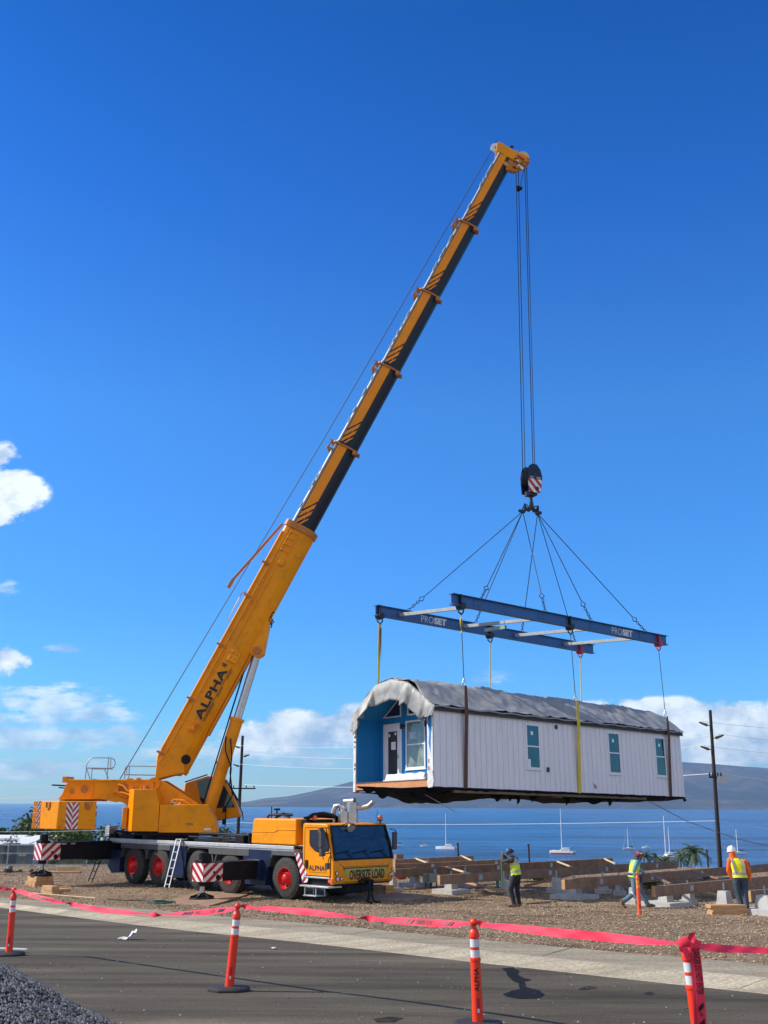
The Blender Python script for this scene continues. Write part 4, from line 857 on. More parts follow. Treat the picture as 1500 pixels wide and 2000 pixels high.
b = MB(B); p, q = bq(1012, 322, -.4), bq(1022, 330, -.4); b.bar(p, q, .03, .13); p, q = bq(1009, 312, -.4), bq(1018, 318, -.4); b.bar(p, q, .03, .06); b.build('cover_strip', M['white'], hd_)
b = MB(B); p = bq(1000, 292); b.cyl(p, p+V((0, 0, .35)), .015, n=5); b.box(p.x-.1, p.x+.1, -.03, .03, p.z+.12, p.z+.18); p = bq(969, 278); b.cyl(p-V((0, 0, .2)), p+V((0, 0, .1)), .02, n=5); b.build('wind_sensor', MBk, hd_)
# hoist rope: winch -> rear sheave, and the falls down to the hook block
RW = .020
b = MB(); w0 = B.W((-2.45, -.25, 4.1)); sh = B.W(bq(961, 293, -.06)+V((0, 0, 0))); b.tube([w0, w0.lerp(sh, .5)+V((.06, 0, -.12)), sh], RW, 6); b.build('hoist_rope', M['wire'], crane)
HX, HZ = 15.16, 17.0
falls = [((1008, 335), (1021, 920), -.25), ((1012.5, 335), (1025.5, 920), .1), ((1025, 326), (1041, 913), -.2), ((1028.5, 326), (1044.5, 914), .15)]
for (a_, c_, yy) in falls:
    b = MB(B); p = bq(*a_, yy); q = bq(*c_, yy); b.tube([p, q], RW, 6); b.build('hoist_rope', M['wire'], crane)
b = MB(B); p = bq(1024, 326, -.3); q = bq(1015, 368, 0); b.tube([p, q], .016, 6); b.build('switch_chain', M['wire'], crane)
b = MB(B); b.cyl(q+V((-.08, 0, -.12)), q+V((-.08, 0, .10)), .10, n=10); b.box(q.x-.15, q.x+.12, -.1, .1, q.z-.05, q.z+.04); b.build('limit_switch_weight', MBk, crane)
# ================================================================ HOUSE
H = Fr((1.82, 38.46, .62), 41, tilt=(-.015, -.025))
M['siding'] = mat('pale_siding', (.80, .79, .82), .75, var=.06, scale=2, stretch=(3, 1, .4), dirt=(.52, .50, .56), dirt_amt=.4)
M['blue'] = mat('blue_porch_paint', (.002, .21, .52), .55, var=.06, scale=2, stretch=(4, 4, .4))
M['trim'] = mat('white_house_trim', (.78, .79, .80), .5, var=.05)
M['wrap'] = mat('white_wrap', (.66, .66, .65), .6, var=.2, scale=4, bump=.4, bscale=6)
M['teal'] = mat('green_tinted_glass', (.008, .055, .058), .06, var=.6, scale=.8, spec=.9)
M['winglass'] = mat('porch_window_glass', (.16, .19, .16), .06, var=.6, scale=1.6, spec=.9)
M['rim_joist'] = mat('orange_rim_board', (.56, .25, .11), .7, var=.2, scale=2, stretch=(1, 4, 4), bump=.1)
M['edge'] = mat('dark_roof_edge', (.035, .035, .04), .6, var=.2)
M['belly'] = mat('torn_black_belly_wrap', (.008, .008, .009), .8, spec=.1, var=.3, bump=.5, bscale=8)
M['belly2'] = mat('brown_underfloor_board', (.16, .11, .07), .85, var=.35, scale=2)
M['tarpm'] = mat('grey_tarpaulin', (.32, .32, .305), .5, var=.22, scale=1.5, bump=.5, bscale=3, dirt=(.17, .17, .17), dirt_amt=.35)
Lh, Wh, Hh, RZ = 15.5, 4.43, 2.86, 3.98
house = empty('house_module', H.W((Lh/2, Wh/2, 0)), fr=H)
tag(house, 'long pale prefabricated house with a bright blue porch end, hanging from the crane', 'house')
PD = 1.2    # porch depth
# long near wall with window holes filled by proud windows; grooves as thin gaps between boards
b = MB(H); b.box(0.02, Lh, 0, .14, .0, Hh); wall = b.build('wall', M['siding'], house)
b = MB(H); x = .33; random.seed(3)
while x < Lh:
    b.box(x, x+.016, -.006, .01, .02, Hh-.02); x += .30
b.build('siding_groove', mat('groove_shadow_grey', (.52, .51, .56), .8, var=.1), wall)
b = MB(H); b.box(PD, Lh, Wh-.14, Wh, 0, Hh); b.box(0.0, PD, Wh-.10, Wh, 0, Hh); b.build('wall', M['siding'], house)
b = MB(H); b.prism([(0.14, 0), (Wh-.14, 0), (Wh-.14, Hh), (3.15, 3.72), (Wh/2, RZ-.14), (1.25, 3.64), (.14, Hh)], 0, Lh-.14, Lh); b.build('wall', M['siding'], house)
# porch end wall (recessed)
b = MB(H); b.prism([(.14, .25), (Wh-.10, .25), (Wh-.10, Hh), (3.15, 3.72), (Wh/2, RZ-.14), (1.25, 3.64), (.14, Hh)], 0, PD, PD+.12); pw = b.build('porch_wall', M['blue'], house)
b = MB(H); x_ = .4
while x_ < Wh-.1: b.box(PD-.004, PD+.01, x_, x_+.012, .3, 3.4 if .8 < x_ < 3.6 else 2.9); x_ += .31
b.build('siding_groove', mat('groove_dark_blue', (.004, .12, .27), .7, var=0), pw)
b = MB(H); b.box(.02, PD, Wh-.14, Wh-.101, .25, Hh); b.build('porch_side_wall', M['blue'], house)
b = MB(H); b.box(.02, PD, .141, .17, .25, Hh); b.build('porch_side_wall', M['blue'], house)
RP = [(-.1, Hh-.06), (1.25, 3.76), (2.2, RZ), (3.15, 3.84), (Wh+.1, Hh-.06)]
b = MB(H)      # sloping porch ceiling
RI = [(.15, Hh-.02)]+RP[1:-1]+[(Wh-.15, Hh-.02)]; b.prism([(y, z-.125) for y, z in RI]+[(y, z-.14) for y, z in RI[::-1]], 0, .02, PD); b.build('porch_ceiling', M['blue'], house, smooth=0)
# corner posts in white wrap
b = MB(H); b.box(-.03, .16, Wh-.10, Wh+.05, -.05, Hh); b.build('corner_post', M['wrap'], house, .01)
b = MB(H); b.box(-.03, .0, .0, .30, .02, Hh); b.box(-.02, .3, -.012, .0, .0, Hh) if False else None; b.build('corner_post', M['wrap'], house, .01)
b = MB(H); b.prism([(.06, 2.75), (.20, 2.75), (.24, 2.2), (.18, 1.9), (.22, 1.55), (.12, 1.2), (.10, 1.7), (.06, 2.1)], 0, -.036, -.031); b.build('blue_film', M['blue'], house)
b = MB(H)
for z, s in ((2.35, .10), (1.98, .12), (1.80, .10), (1.62, .08), (.92, .13), (.78, .10)):
    text_on(b, random.choice(['e', 'B', 'S', '2', 'a']), rectfn((-.034, Wh+.0, z), (0, -s, 0), (0, 0, s*.8)), .03)
b.build('wrap_marking', M['ink'], house)
b = MB(H)
for z in (2.2, .85, .6): text_on(b, 'S', rectfn((-.034, .27, z), (0, -.1, 0), (0, 0, .12)), .02)
b.build('wrap_marking', M['ink'], house)
# floor
b = MB(H); b.box(-.01, PD, .16, Wh-.10, .02, .26); b.build('rim_board', M['rim_joist'], house, .008)
b = MB(H); b.box(-.03, PD+.1, .14, Wh-.1, .262, .29); b.build('porch_floor', M['belly2'], house)
b = MB(H); b.box(PD+.1, Lh-.15, .15, Wh-.15, .0, .25); b.build('floor', M['belly2'], house)
b = MB(H); b.box(.2, 1.2, .2, .5, .0, .0+.02) if False else None
# windows on the near wall
def win(x0, x1, z0, z1, side='y', y=0, m='teal', zm=None):
    zm = zm or (z0+z1)/2
    def Pb(b, a0, a1, c0, c1, d0, d1):
        if side == 'y': b.box(a0, a1, y-d1, y-d0, c0, c1)
        else: b.box(y-d1, y-d0, a0, a1, c0, c1)
    b = MB(H); f = .065
    for (a0, a1, c0, c1) in ((x0, x1, z1-f, z1), (x0, x1, z0, z0+f), (x0, x0+f, z0+f, z1-f), (x1-f, x1, z0+f, z1-f)): Pb(b, a0, a1, c0, c1, -.02, .045)
    Pb(b, x0-.03, x1+.03, z0-.05, z0, -.01, .05); w_ = b.build('window_frame', M['trim'], house, .006)
    b = MB(H); Pb(b, x0+f, x1-f, zm-.025, zm+.025, -.0, .035); b.build('window_rail', M['trim'], w_)
    b = MB(H); Pb(b, x0+f-.01, x1-f+.01, zm, z1-f+.01, .0, .014); b.build('pane', M[m], w_); b = MB(H); Pb(b, x0+f-.01, x1-f+.01, z0+f-.01, zm, .0, .018); b.build('pane', M[m], w_)
    return w_
WN = [(4.96, 5.78, .83, 2.55), (10.12, 10.94, .83, 2.55), (13.44, 14.22, .84, 2.54)]
for i, (a, c, z0, z1) in enumerate(WN):
    w_ = win(a, c, z0, z1); b = MB(H); xx = a+.3; b.box(xx, xx+.14, -.020, -.018, z1-.42, z1-.28); b.build('sticker', M['trim'], w_)
b = MB(H); b.box(5.05, 5.2, -.022, -.02, .85, 1.2); b.build('sticker', M['trim'], house)
b = MB(H); b.cyl((6.83, -.03, 2.53), (6.83, .0, 2.53), .09, n=16); b.build('vent_hole', M['edge'], house)
b = MB(H); b.box(6.14, 6.28, -.04, 0, .75, .93); b.build('outlet_box', M['edge'], house, .01)
b = MB(H); b.prism([(9.0, .42), (9.25, .30), (9.22, .18), (9.05, .22)], 1, -.008, -.004); b.build('scrape_mark', mat('faded_pink_stain', (.42, .27, .27), .9), wall)
# porch door and windows
b = MB(H); x0 = PD-.04; 
D0, D1 = 3.0, 4.08
b.box(x0, PD+.0, D0, D1, .29, 2.56); dd = b.build('door_frame', M['trim'], house, .01)
b = MB(H); b.box(x0-.02, x0, D0+.10, D1-.10, .29, 2.46); b.build('door_panel', M['trim'], dd, .01)
b = MB(H); b.box(x0-.03, x0-.02, D0+.22, D1-.34, .60, 2.25); b.build('door_glass', M['edge'], dd)
b = MB(H); b.box(x0-.034, x0-.031, 3.30, 3.56, 1.55, 1.85); b.box(x0-.034, x0-.031, 3.62, 3.71, 2.05, 2.16); b.box(x0-.034, x0-.031, 3.26, 3.36, 2.1, 2.2); b.split('paper_notice', M['trim'], dd)
b = MB(H); b.box(x0-.05, x0-.02, D0+.14, D0+.18, 1.2, 1.35); b.build('door_handle', M['galv'], dd)
w_ = win(1.66, 2.76, .78, 2.60, 'x', PD, 'winglass')
b = MB(H); b.box(PD-.02, PD-.018, 2.2, 2.55, 1.9, 2.15); b.build('sticker', M['galv'], w_)
win(.42, 1.36, .78, 2.60, 'x', PD, 'winglass')
for y in (2.88, 1.50):
    b = MB(H); b.cyl((PD-.16, y, 2.30), (PD-.16, y, 2.52), .055, n=12); b.box(PD-.14, PD, y-.04, y+.04, 2.38, 2.46); b.build('porch_lamp', M['edge'], house)
b = MB(H); b.box(PD-.05, PD, 1.46, 1.56, .56, .72); b.build('outlet_box', M['trim'], house)
def tri(pts, name='gable_window'):
    n = len(pts); cy = sum(p[0] for p in pts)/n; cz = sum(p[1] for p in pts)/n; b = MB(H)
    ins = [(cy+(p[0]-cy)*.84, cz+(p[1]-cz)*.84) for p in pts]
    for i in range(n):
        j = (i+1) % n; q = [pts[i], pts[j], ins[j], ins[i]]; b.prism(q, 0, PD-.04, PD)
    f = b.build(name, M['trim'], house); b = MB(H); b.prism(ins, 0, PD-.015, PD-.01); b.build('pane', M['edge'] if False else M['glass'], f)
tri([(3.02, 2.80), (4.12, 2.80), (3.02, 3.60)]); tri([(1.55, 2.80), (2.66, 2.80), (2.66, 3.62), (1.9, 3.5)])
# wrapped bundle on the porch floor
b = MB(H)
n_ = 26
vs = []
for j_ in range(n_):
    y = lerp(.72, 3.0, j_/(n_-1))
    for k_ in range(8):
        a_ = k_/7; x = .22+.75*a_; hgt_ = (.25 if .1 < a_ < .9 else .05)*(1 if .02 < j_/(n_-1) < .98 else .2); vs.append((x+.03*mn.noise(V((y*4, a_*5, 1))), y, .30+hgt_+.07*mn.noise(V((y*3.3, a_*4, 9)))*(1 if .1 < a_ < .9 else 0)))
b.add(vs, [(j_*8+k_, j_*8+k_+1, (j_+1)*8+k_+1, (j_+1)*8+k_) for j_ in range(n_-1) for k_ in range(7)])
b.add([(.22, .72, .3), (.22, 3.0, .3), (.22, 3.0, .36), (.22, .72, .36)], [(0, 1, 2, 3)])
bun = b.build('wrapped_bundle', M['wrap'], None); tag(bun, 'white plastic wrapped bundle lying on the blue porch floor', 'bundle')
# torn wrap at lower near corner
b = MB(H); b.prism([(.02, .55), (.22, .5), (.30, .1), (.24, -.02), (.02, 0), (-.05, .2)], 0, -.06, -.036); b.build('torn_wrap', M['wrap'], house)
# roof
RP = [(-.1, Hh-.06), (1.25, 3.76), (2.2, RZ), (3.15, 3.84), (Wh+.1, Hh-.06)]
def rz(y):
    for (a, za), (c, zc) in zip(RP, RP[1:]):
        if y <= c: return lerp(za, zc, (y-a)/(c-a))
    return RP[-1][1]
b = MB(H); b.prism([p for p in RP]+[(y, z-.12) for y, z in RP[::-1]], 0, 0, Lh+.1)
b.build('roof', M['edge'], house, smooth=0)
# underside: crumpled belly wrap with hanging rags
random.seed(11)
b = MB(H); nx, ny = 90, 10; vs = []
for i in range(nx):
    for j in range(ny):
        x = -.12+(Lh+.15)*i/(nx-1); y = -.06+(Wh+.12)*j/(ny-1); e = min(1, min(j, ny-1-j)/2.5)
        if x < 5.2: sag = .52*sin(pi*ss(-.6, 5.4, x))**.8
        elif x < 8.4: sag = .16
        elif x < 12: sag = .30*sin(pi*(x-8.4)/3.6)+.06
        else: sag = .10
        sag *= .55+.6*abs(mn.noise(V((x*.8, y*.7, 1))))
        z = -.03-sag*e-.05*mn.noise(V((x*3, y*3, 5)))-.03
        vs.append((x, y, z))
b.add(vs, [(i*ny+j, (i+1)*ny+j, (i+1)*ny+j+1, i*ny+j+1) for i in range(nx-1) for j in range(ny-1)])
bw = b.build('belly_wrap', M['belly'], house)
b = MB(H); b.box(1.0, 12.6, -.02, .12, -.17, -.01); b.build('underfloor_board', M['belly2'], house, .02)
b = MB(H); n = 60; vs = []           # torn skirt along the near lower edge
for i in range(n):
    x = .0+Lh*i/(n-1); vs += [(x, -.015, .02+.02*mn.noise(V((x*3, 0, 0)))), (x, -.03, -.05-.10*abs(mn.noise(V((x*2.1, 3, 0))))-.02)]
b.add(vs, [(2*i, 2*i+2, 2*i+3, 2*i+1) for i in range(n-1)]); b.build('belly_skirt', M['belly'], house)
for (px, py, l, w__, dx) in ((745, 1560, .62, .55, .1), (790, 1568, .62, .9, .2), (808, 1576, .78, .35, .25), (860, 1572, .4, .8, -.2), (720, 1556, .3, .5, 0), (955, 1562, .62, .32, .40), (975, 1560, .4, .5, .1), (1003, 1562, .55, .42, -.05), (1012, 1568, .66, .14, .03), (1052, 1556, .5, .2, -.25), (1092, 1556, .38, .2, .45), (1108, 1555, .66, .16, .0), (1155, 1562, .62, 1.3, 0), (1182, 1562, .62, .16, .3), (1215, 1560, .3, .9, 0), (1250, 1560, .12, .9, 0), (1335, 1558, .18, .1, .1)):
    p = H.pix(px, py-8, .3); b = MB(H); x = p.x; z = -.06
    nn_ = 12; vs = []; l *= .72
    for i_ in range(nn_+1):
        t_ = i_/nn_; q_ = (sin(pi*t_)**.8)*(.75+.5*mn.noise(V((x+t_*3.1, l*7, 2)))) if w__ > .25 else sin(pi*t_)**.5*(.9+.3*mn.noise(V((x+t_*5, 1, 2)))); xx_ = x-w__+2*w__*t_
        for k_ in range(4): s_ = k_/3; vs.append((xx_+dx*s_*1.2, .25+.12*s_+.05*sin(t_*9+k_), z-l*q_*s_))
    b.add(vs, [(i_*4+k_, i_*4+k_+1, i_*4+5+k_, i_*4+4+k_) for i_ in range(nn_) for k_ in range(3)]); b.build('hanging_rag', M['belly'], bw, smooth=0)
# ---- tarp
b = MB(H); NX, NY = 150, 60; random.seed(5); vs = []
ta0 = -.02
def tarp_drop(y):       # how far the front flap hangs below the roof line, by y across the front
    t = y/Wh
    if t < .0: return .5
    pts = [(-.04, .3), (0, .42), (.04, .62), (.12, .98), (.22, .66), (.29, .74), (.33, .90), (.36, .76), (.37, .74), (.72, .80), (.73, .56), (.80, .60), (.84, .78), (.88, .60), (.92, .84), (.95, .62), (1.0, .86), (1.05, .7)]
    for (a, da), (c, dc) in zip(pts, pts[1:]):
        if t <= c: return lerp(da, dc, (t-a)/(c-a))
    return .7
for j in range(NY):
    y = lerp(-.16, Wh+.12, j/(NY-1)); yy = min(max(y, 0), Wh)
    base = rz(yy)+.03
    if y < 0: base -= (-y)*.5
    for i in range(NX):
        x = lerp(ta0-.02, Lh+.12, i/(NX-1))
        q_ = x+.75*y+.5*mn.noise(V((x*.4, y*.5, 3))); wr = .07*mn.noise(V((x*.8+y*1.1, y*.6-x*.2, 2)))+.15*(.35-abs(mn.noise(V((q_*1.15, y*.35, 7)))))+.07*(.3-abs(mn.noise(V((q_*2.6, y*.9-x*.3, 11)))))+.03*mn.noise(V((x*4, y*3, 1)))+.05*(.3-abs(mn.noise(V((x*2.2-y*1.6, y*1.2, 17)))))+.07*max(0, 1-abs((q_ % 2.7)-.9)*4)
        vs.append((x, y, base+.02+1.25*wr*(.4+.6*min(1, abs(y)/.4))+.015))
fs = [(j*NX+i, j*NX+i+1, (j+1)*NX+i+1, (j+1)*NX+i) for j in range(NY-1) for i in range(NX-1)]
b.add(vs, fs)
# front flap
NF = 180; K_ = 10; vs = []
for j in range(NF):
    t = j/(NF-1); y = lerp(-.16, Wh+.12, t); yy = min(max(y, 0), Wh); top = rz(yy)+.05-(max(0, -y)+max(0, y-Wh))*.5; d = tarp_drop(y)*(1 if .02 < t < .98 else .8)
    for k in range(K_):
        s = k/(K_-1); cen = ss(1.55, 1.62, y)*(1-ss(3.1, 3.2, y)); fold = (.24*s*((y*1.9+.2*sin(y*5)) % 1)+.09*s*((y*4.3) % 1))*(1-.9*cen)*(1-.6*ss(3.7, 4.2, y))+.03*mn.noise(V((y*3, s*2, 3)))+.03*sin(s*5)*cen
        vs.append((ta0-.03-.05*sin(s*pi*.5)-abs(fold), y+.10*s*sin(y*8.5)*(1-cen)-.12*s*max(0, y-3.6), top-d*s+.03*(1-s)))
b.add(vs, [(j*K_+k, j*K_+k+1, (j+1)*K_+k+1, (j+1)*K_+k) for j in range(NF-1) for k in range(K_-1)])
tarp = b.build('tarpaulin', M['tarpm'], None, smooth=42); tag(tarp, 'crumpled grey tarpaulin draped over the roof of the hanging house', 'tarpaulin')
so_ = tarp.modifiers.new('solid', 'SOLIDIFY'); so_.thickness = .006
b = MB(H); b.tube([(x_, -.17-.02*sin(x_*3), Hh-.03+.02*sin(x_*5)) for x_ in [i*.4-.1 for i in range(40)]], .03, 6); b.build('hem', M['tarpm'], tarp)
# ================================================================ SPREADER FRAME
M['beamblue'] = mat('blue_beam_paint', (.024, .105, .30), .45, var=.15, scale=1.2, dirt=(.06, .08, .12), dirt_amt=.4)
M['strut'] = mat('chipped_white_strut', (.33, .355, .37), .6, var=.2, scale=5, dirt=(.22, .20, .18), dirt_amt=.5)
M['strut2'] = mat('chipped_green_strut', (.22, .30, .24), .6, var=.2, scale=5)
M['strapy'] = mat('yellow_webbing', (.66, .50, .05), .8, var=.2, scale=6, stretch=(1, 1, .3)); M['strapw'] = mat('pale_yellow_webbing', (.78, .76, .50), .8, var=.12, scale=6)
M['strapb'] = mat('brown_webbing', (.12, .055, .035), .8, var=.2, scale=6); M['redmark'] = mat('red_shackle_paint', (.45, .02, .03), .5)
fr_ = empty('spreader_frame', H.W((8, 2.2, 7)), fr=H)
tag(fr_, 'blue steel spreader frame of two long beams hanging from the crane hook', 'spreader frame')
BM = []
for (yc, x0, z0, x1, z1, txt) in ((-.02, 1.02, 6.95, 14.98, 7.00, 10.9), (4.42, 1.04, 7.22, 15.28, 7.21, 3.6)):
    b = MB(H); hgt = .44; wf = .26; tf = .028
    for s_ in (-1, 1):
        zc0, zc1 = z0+s_*(hgt/2-tf/2), z1+s_*(hgt/2-tf/2); b.bar((x0, yc, zc0), (x1, yc, zc1), wf, tf)
    b.bar((x0, yc, z0), (x1, yc, z1), .03, hgt-2*tf)
    bo = b.build('beam', M['beamblue'], fr_)
    b = MB(H); n = 46
    for i in range(n):
        x = lerp(x0+.1, x1-.1, i/(n-1)); z = lerp(z0, z1, i/(n-1)); b.box(x-.02, x+.02, yc-.13, yc-.125, z-hgt/2+.0, z-hgt/2+.03) if False else b.box(x-.02, x+.02, yc-.05, yc-.014, z-hgt/2+.03, z-hgt/2+.06)
    b.split('bolt', M['strut'], bo)
    b = MB(H)
    def zl(x, z0=z0, z1=z1, x0=x0, x1=x1): return lerp(z0, z1, (x-x0)/(x1-x0))
    text_on(b, 'PRO', lambda u, v: (txt+.72*u, yc-.022, zl(txt+.72*u)+lerp(-.15, .15, v)), -.012); text_on(b, 'SET', lambda u, v: (txt+.76+.74*u, yc-.022, zl(txt+.76+.74*u)+lerp(-.15, .15, v)), .05)
    b.build('lettering', M['white'], bo, smooth=0); BM.append((yc, zl, bo))
STR = [2.35, 6.15, 9.5, 13.0]
for i, x in enumerate(STR):
    b = MB(H); b.bar((x, .02, BM[0][1](x)-.10), (x, 4.38, BM[1][1](x)-.02), .10, .14); so2 = b.build('cross_strut', M['strut'], fr_, .008)
    if i == 1: b = MB(H); b.bar((x, 1.9, 6.80), (x, 3.1, 6.84), .108, .148); b.build('green_patch', M['strut2'], so2)
    for q in (0, 1):
        yc, zl, bo = BM[q]; b = MB(H); b.box(x-.16, x+.16, yc-.03, yc+.03, zl(x)-.17, zl(x)+.17); b.build('splice_plate', M['beamblue'], bo, .006)
        b = MB(H)
        for dx in (-.1, .1):
            for dz in (-.1, .1): b.cyl((x+dx, yc-.045, zl(x)+dz), (x+dx, yc-.03, zl(x)+dz), .02, n=6)
        b.split('bolt', M['ink'], bo)
def shackle(b, p, s=.10):
    p = V(p); b.tube([p+V((-.6*s, 0, 0)), p+V((-.8*s, 0, s)), p+V((0, 0, 1.9*s)), p+V((.8*s, 0, s)), p+V((.6*s, 0, 0))], s*.22, 6); b.cyl(p+V((-s, 0, 0)), p+V((s, 0, 0)), s*.25, n=8)
# sling anchors along the beams
hkL, hkR = B.W(B.pix(1021, 999, -.1)), B.W(B.pix(1050, 1003, -.1))
SL = [('L', 796, 1184, 1), ('L', 939, 1160, 0), ('L', 928, 1210, 1), ('L', 1065, 1188, 0), ('R', 1019, 1226, 1), ('R', 1123, 1246, 1), ('R', 1155, 1205, 0), ('R', 1262, 1231, 0)]
where = ['leftmost sling leg, running to the far beam left end', 'second sling leg from left, running to the near beam', 'left sling leg passing behind near beam down to far beam', 'sling leg from the left shackle to middle of the near beam',
 'sling leg from right shackle down to middle of far beam', 'sling leg from right shackle to the far beam right end', 'sling leg from right shackle to near beam right of centre', 'rightmost sling leg, running to the near beam right end']
for (sd, px, py, q), wh in zip(SL, where):
    yc, zl, bo = BM[q]; p = H.pix(px, py, yc); x = p.x; top = H.W((x, yc, zl(x)+.22)); hk = hkL if sd == 'L' else hkR
    d = (hk-top).normalized(); e = empty('wire_sling', top); tag(e, 'thin dark wire rope '+wh, 'wire sling', 'wire slings between hook and spreader frame')
    b = MB(); nch = 5; q0 = top
    for i in range(nch):
        c = top+d*(.08+i*.13); sdv = d.cross(V((1, .3, 0) if i % 2 else (0, 1, .2))).normalized(); b.tube([c-d*.08, c-d*.04+sdv*.045, c+d*.04+sdv*.045, c+d*.08, c+d*.04-sdv*.045, c-d*.04-sdv*.045, c-d*.08], .016, 5)
    b.build('chain', M['wire'], e)
    b = MB(); sdv = d.cross(V((0, 1, 0))).normalized(); c = top+d*.85; b.tube([c-d*.16, c-d*.05+sdv*.10, c+d*.16, c-d*.05-sdv*.10, c-d*.16], .022, 6); b.build('end_link', M['wire'], e)
    b = MB(); b.tube([top+d*.98, hk], .018, 6); b.build('rope', M['wire'], e)
# ---- hook block
c = B.W((15.16, 0, 17.38)); HB = Fr(c, 26)
hook = empty('hook_block', c, fr=HB); tag(hook, 'dark blue hook block with red and white stripes hanging below the boom tip', 'hook block')
plate = [(-.24, .62), (-.05, .74), (.18, .72), (.36, .50), (.45, .18), (.44, -.05), (.34, -.58), (.10, -.64), (-.30, -.60), (-.34, -.1), (-.32, .35)]
for y0, y1, nm in ((-.30, -.26, 'side_plate'), (.26, .30, 'side_plate')):
    b = MB(HB); b.prism(plate, 1, y0, y1); pl = b.build(nm, M['navy'], hook, .01)
    if y0 < 0:
        b = MB(HB); lo = [((x+.34)/.8, (z+.64)/.68) for x, z in [(-.30, -.60), (.10, -.62), (.33, -.56), (.43, .02), (-.33, .02)]]
        stripes(b, lo, lambda u, v: (u*.8-.34, -.304, v*.68-.64), 5, 0, 1, -1.3, .32); b.build('chevron_plate', [M['red'], M['white']], pl, smooth=0)
        b = MB(HB); b.box(-.22, .36, -.308, -.302, .06, .13); b.build('name_strip', M['strut'], pl)
        b = MB(HB); b.cyl((.14, -.33, -.42), (.14, -.3, -.42), .09, n=14); b.build('pin', M['ink'], pl)
b = MB(HB)
for yy in (-.20, -.07, .07, .20): b.lathe((.05, yy-.05, .12), (0, 1, 0), [(0, .05), (0, .43), (.03, .43), (.05, .38), (.07, .43), (.10, .43), (.10, .05)], 30)
b.build('sheave', M['ink'], hook)
b = MB(HB); b.cyl((.05, -.32, .12), (.05, .32, .12), .08, n=12); b.box(-.2, .2, -.22, .22, -.72, -.5); b.build('crosshead', M['wire'], hook, .01)
b = MB(HB); b.cyl((0, 0, -.72), (0, 0, -1.0), .07, n=12); b.build('shank', M['wire'], hook)
b = MB(HB)           # double (ramshorn) hook
for s in (-1, 1): b.tube([(0, 0, -.98), (s*.04, 0, -1.25), (s*.16, 0, -1.38), (s*.30, 0, -1.34), (s*.36, 0, -1.20), (s*.34, 0, -1.10)], [.09, .10, .10, .085, .06, .03], 10)
b.build('hook', M['wire'], hook)
for s, hk in ((-1, hkL), (1, hkR)):
    b = MB(); a = HB.W((s*.24, 0, -1.25)); d = (hk-a); dn = d.normalized(); sdv = dn.cross(V((0, 1, 0))).normalized()
    b.tube([a+V((0, 0, .1)), a+V((0, 0, .05))+sdv*.10, a.lerp(hk, .7)+sdv*.08, hk+dn*.05, a.lerp(hk, .7)-sdv*.08, a+V((0, 0, .05))-sdv*.10, a+V((0, 0, .1))], .028, 7)
    b.ball(hk, .11, (1.1, .8, .9)); b.ball(hk+V((.12*s, 0, .03)), .08); ml = b.build('master_link', M['wire'], hook)
# ---- straps and wires between frame and house
def strap(q, xt, lbl, seg, cl=True):
    yc, zl, bo = BM[q]; e = empty('lifting_strap', H.W((xt, yc, zl(xt)-.3))); tag(e, lbl, 'lifting strap', 'straps holding the hanging house')
    b = MB(H); z = zl(xt)-.22; b.cyl((xt, yc-.15, z), (xt, yc+.15, z), .14, n=14); b.bar((xt-.1, yc, z+.45), (xt-.1, yc, z), .30, .05); b.tube([(xt-.12, yc, z-.05), (xt-.14, yc, z-.22), (xt+.02, yc, z-.32), (xt+.14, yc, z-.2), (xt+.12, yc, z-.05)], .03, 6); b.build('beam_clamp', M['redmark'] if xt > 14 else M['ink'], e)
    return e
YO = -.10
def ribbon(b, a, c, w0, w1, yy, tw=0, n=14, thick=.012, fr=None):
    a = V(a); c = V(c)
    L_ = []
    for i in range(n+1):
        t = i/n; p = a.lerp(c, t); w = lerp(w0, w1, t); an = tw*t*pi; d = V((cos(an), sin(an)*1, 0))*w/2; L_ += [p-d, p+d]
    m = len(b.v); b.add(L_, [(2*i, 2*i+1, 2*i+3, 2*i+2) for i in range(n)])
def solid(o, t=.01): m = o.modifiers.new('solid', 'SOLIDIFY'); m.thickness = t; return o
for (x, zt_, m, lbl) in ((1.53, 3.70, 'strapb', 'brown webbing strap down the pale wall nearest the porch'), (8.04, 3.66, 'strapy', 'bright yellow webbing strap down the middle of the pale wall'), (14.35, 3.48, 'strapb', 'brown webbing strap at the far right end of the wall')):
    e = strap(0, x, lbl, 0)
    z = BM[0][1](x)-.5
    b = MB(H); b.tube([(x, -.02, z), (x, YO, zt_+.25)], .016, 6); b.build('wire_rope', M['wire'], e)
    if x < 2: b = MB(H); ribbon(b, (x, 0, z+.05), (x+.01, -.03, z-.75), .10, .10, 0, 1.5); solid(b.build('yellow_webbing', M['strapy'], e, smooth=0)); 
    b = MB(H); b.tube([(x, YO, zt_+.28), (x-.09, YO, zt_+.1), (x, YO, zt_-.02), (x+.09, YO, zt_+.1), (x, YO, zt_+.28)], .02, 6); b.build('shackle', M['galv'], e)
    b = MB(H); ribbon(b, (x, YO-.08, zt_), (x, YO-.09, Hh-.15), .12, .20, 0); ribbon(b, (x, YO-.09, Hh-.15), (x+.03, YO+.06, 0), .18, .18, 0); ribbon(b, (x+.03, YO+.07, 0), (x+.03, .3, -.12), .18, .18, 0, n=3); b.add([(x-.06, .3, -.14), (x+.12, .3, -.14), (x+.12, 4.3, -.14), (x-.06, 4.3, -.14)], [(0, 1, 2, 3)])
    b.v[-4:] = b.v[-4:]; solid(b.build('webbing', M[m], e, smooth=0))
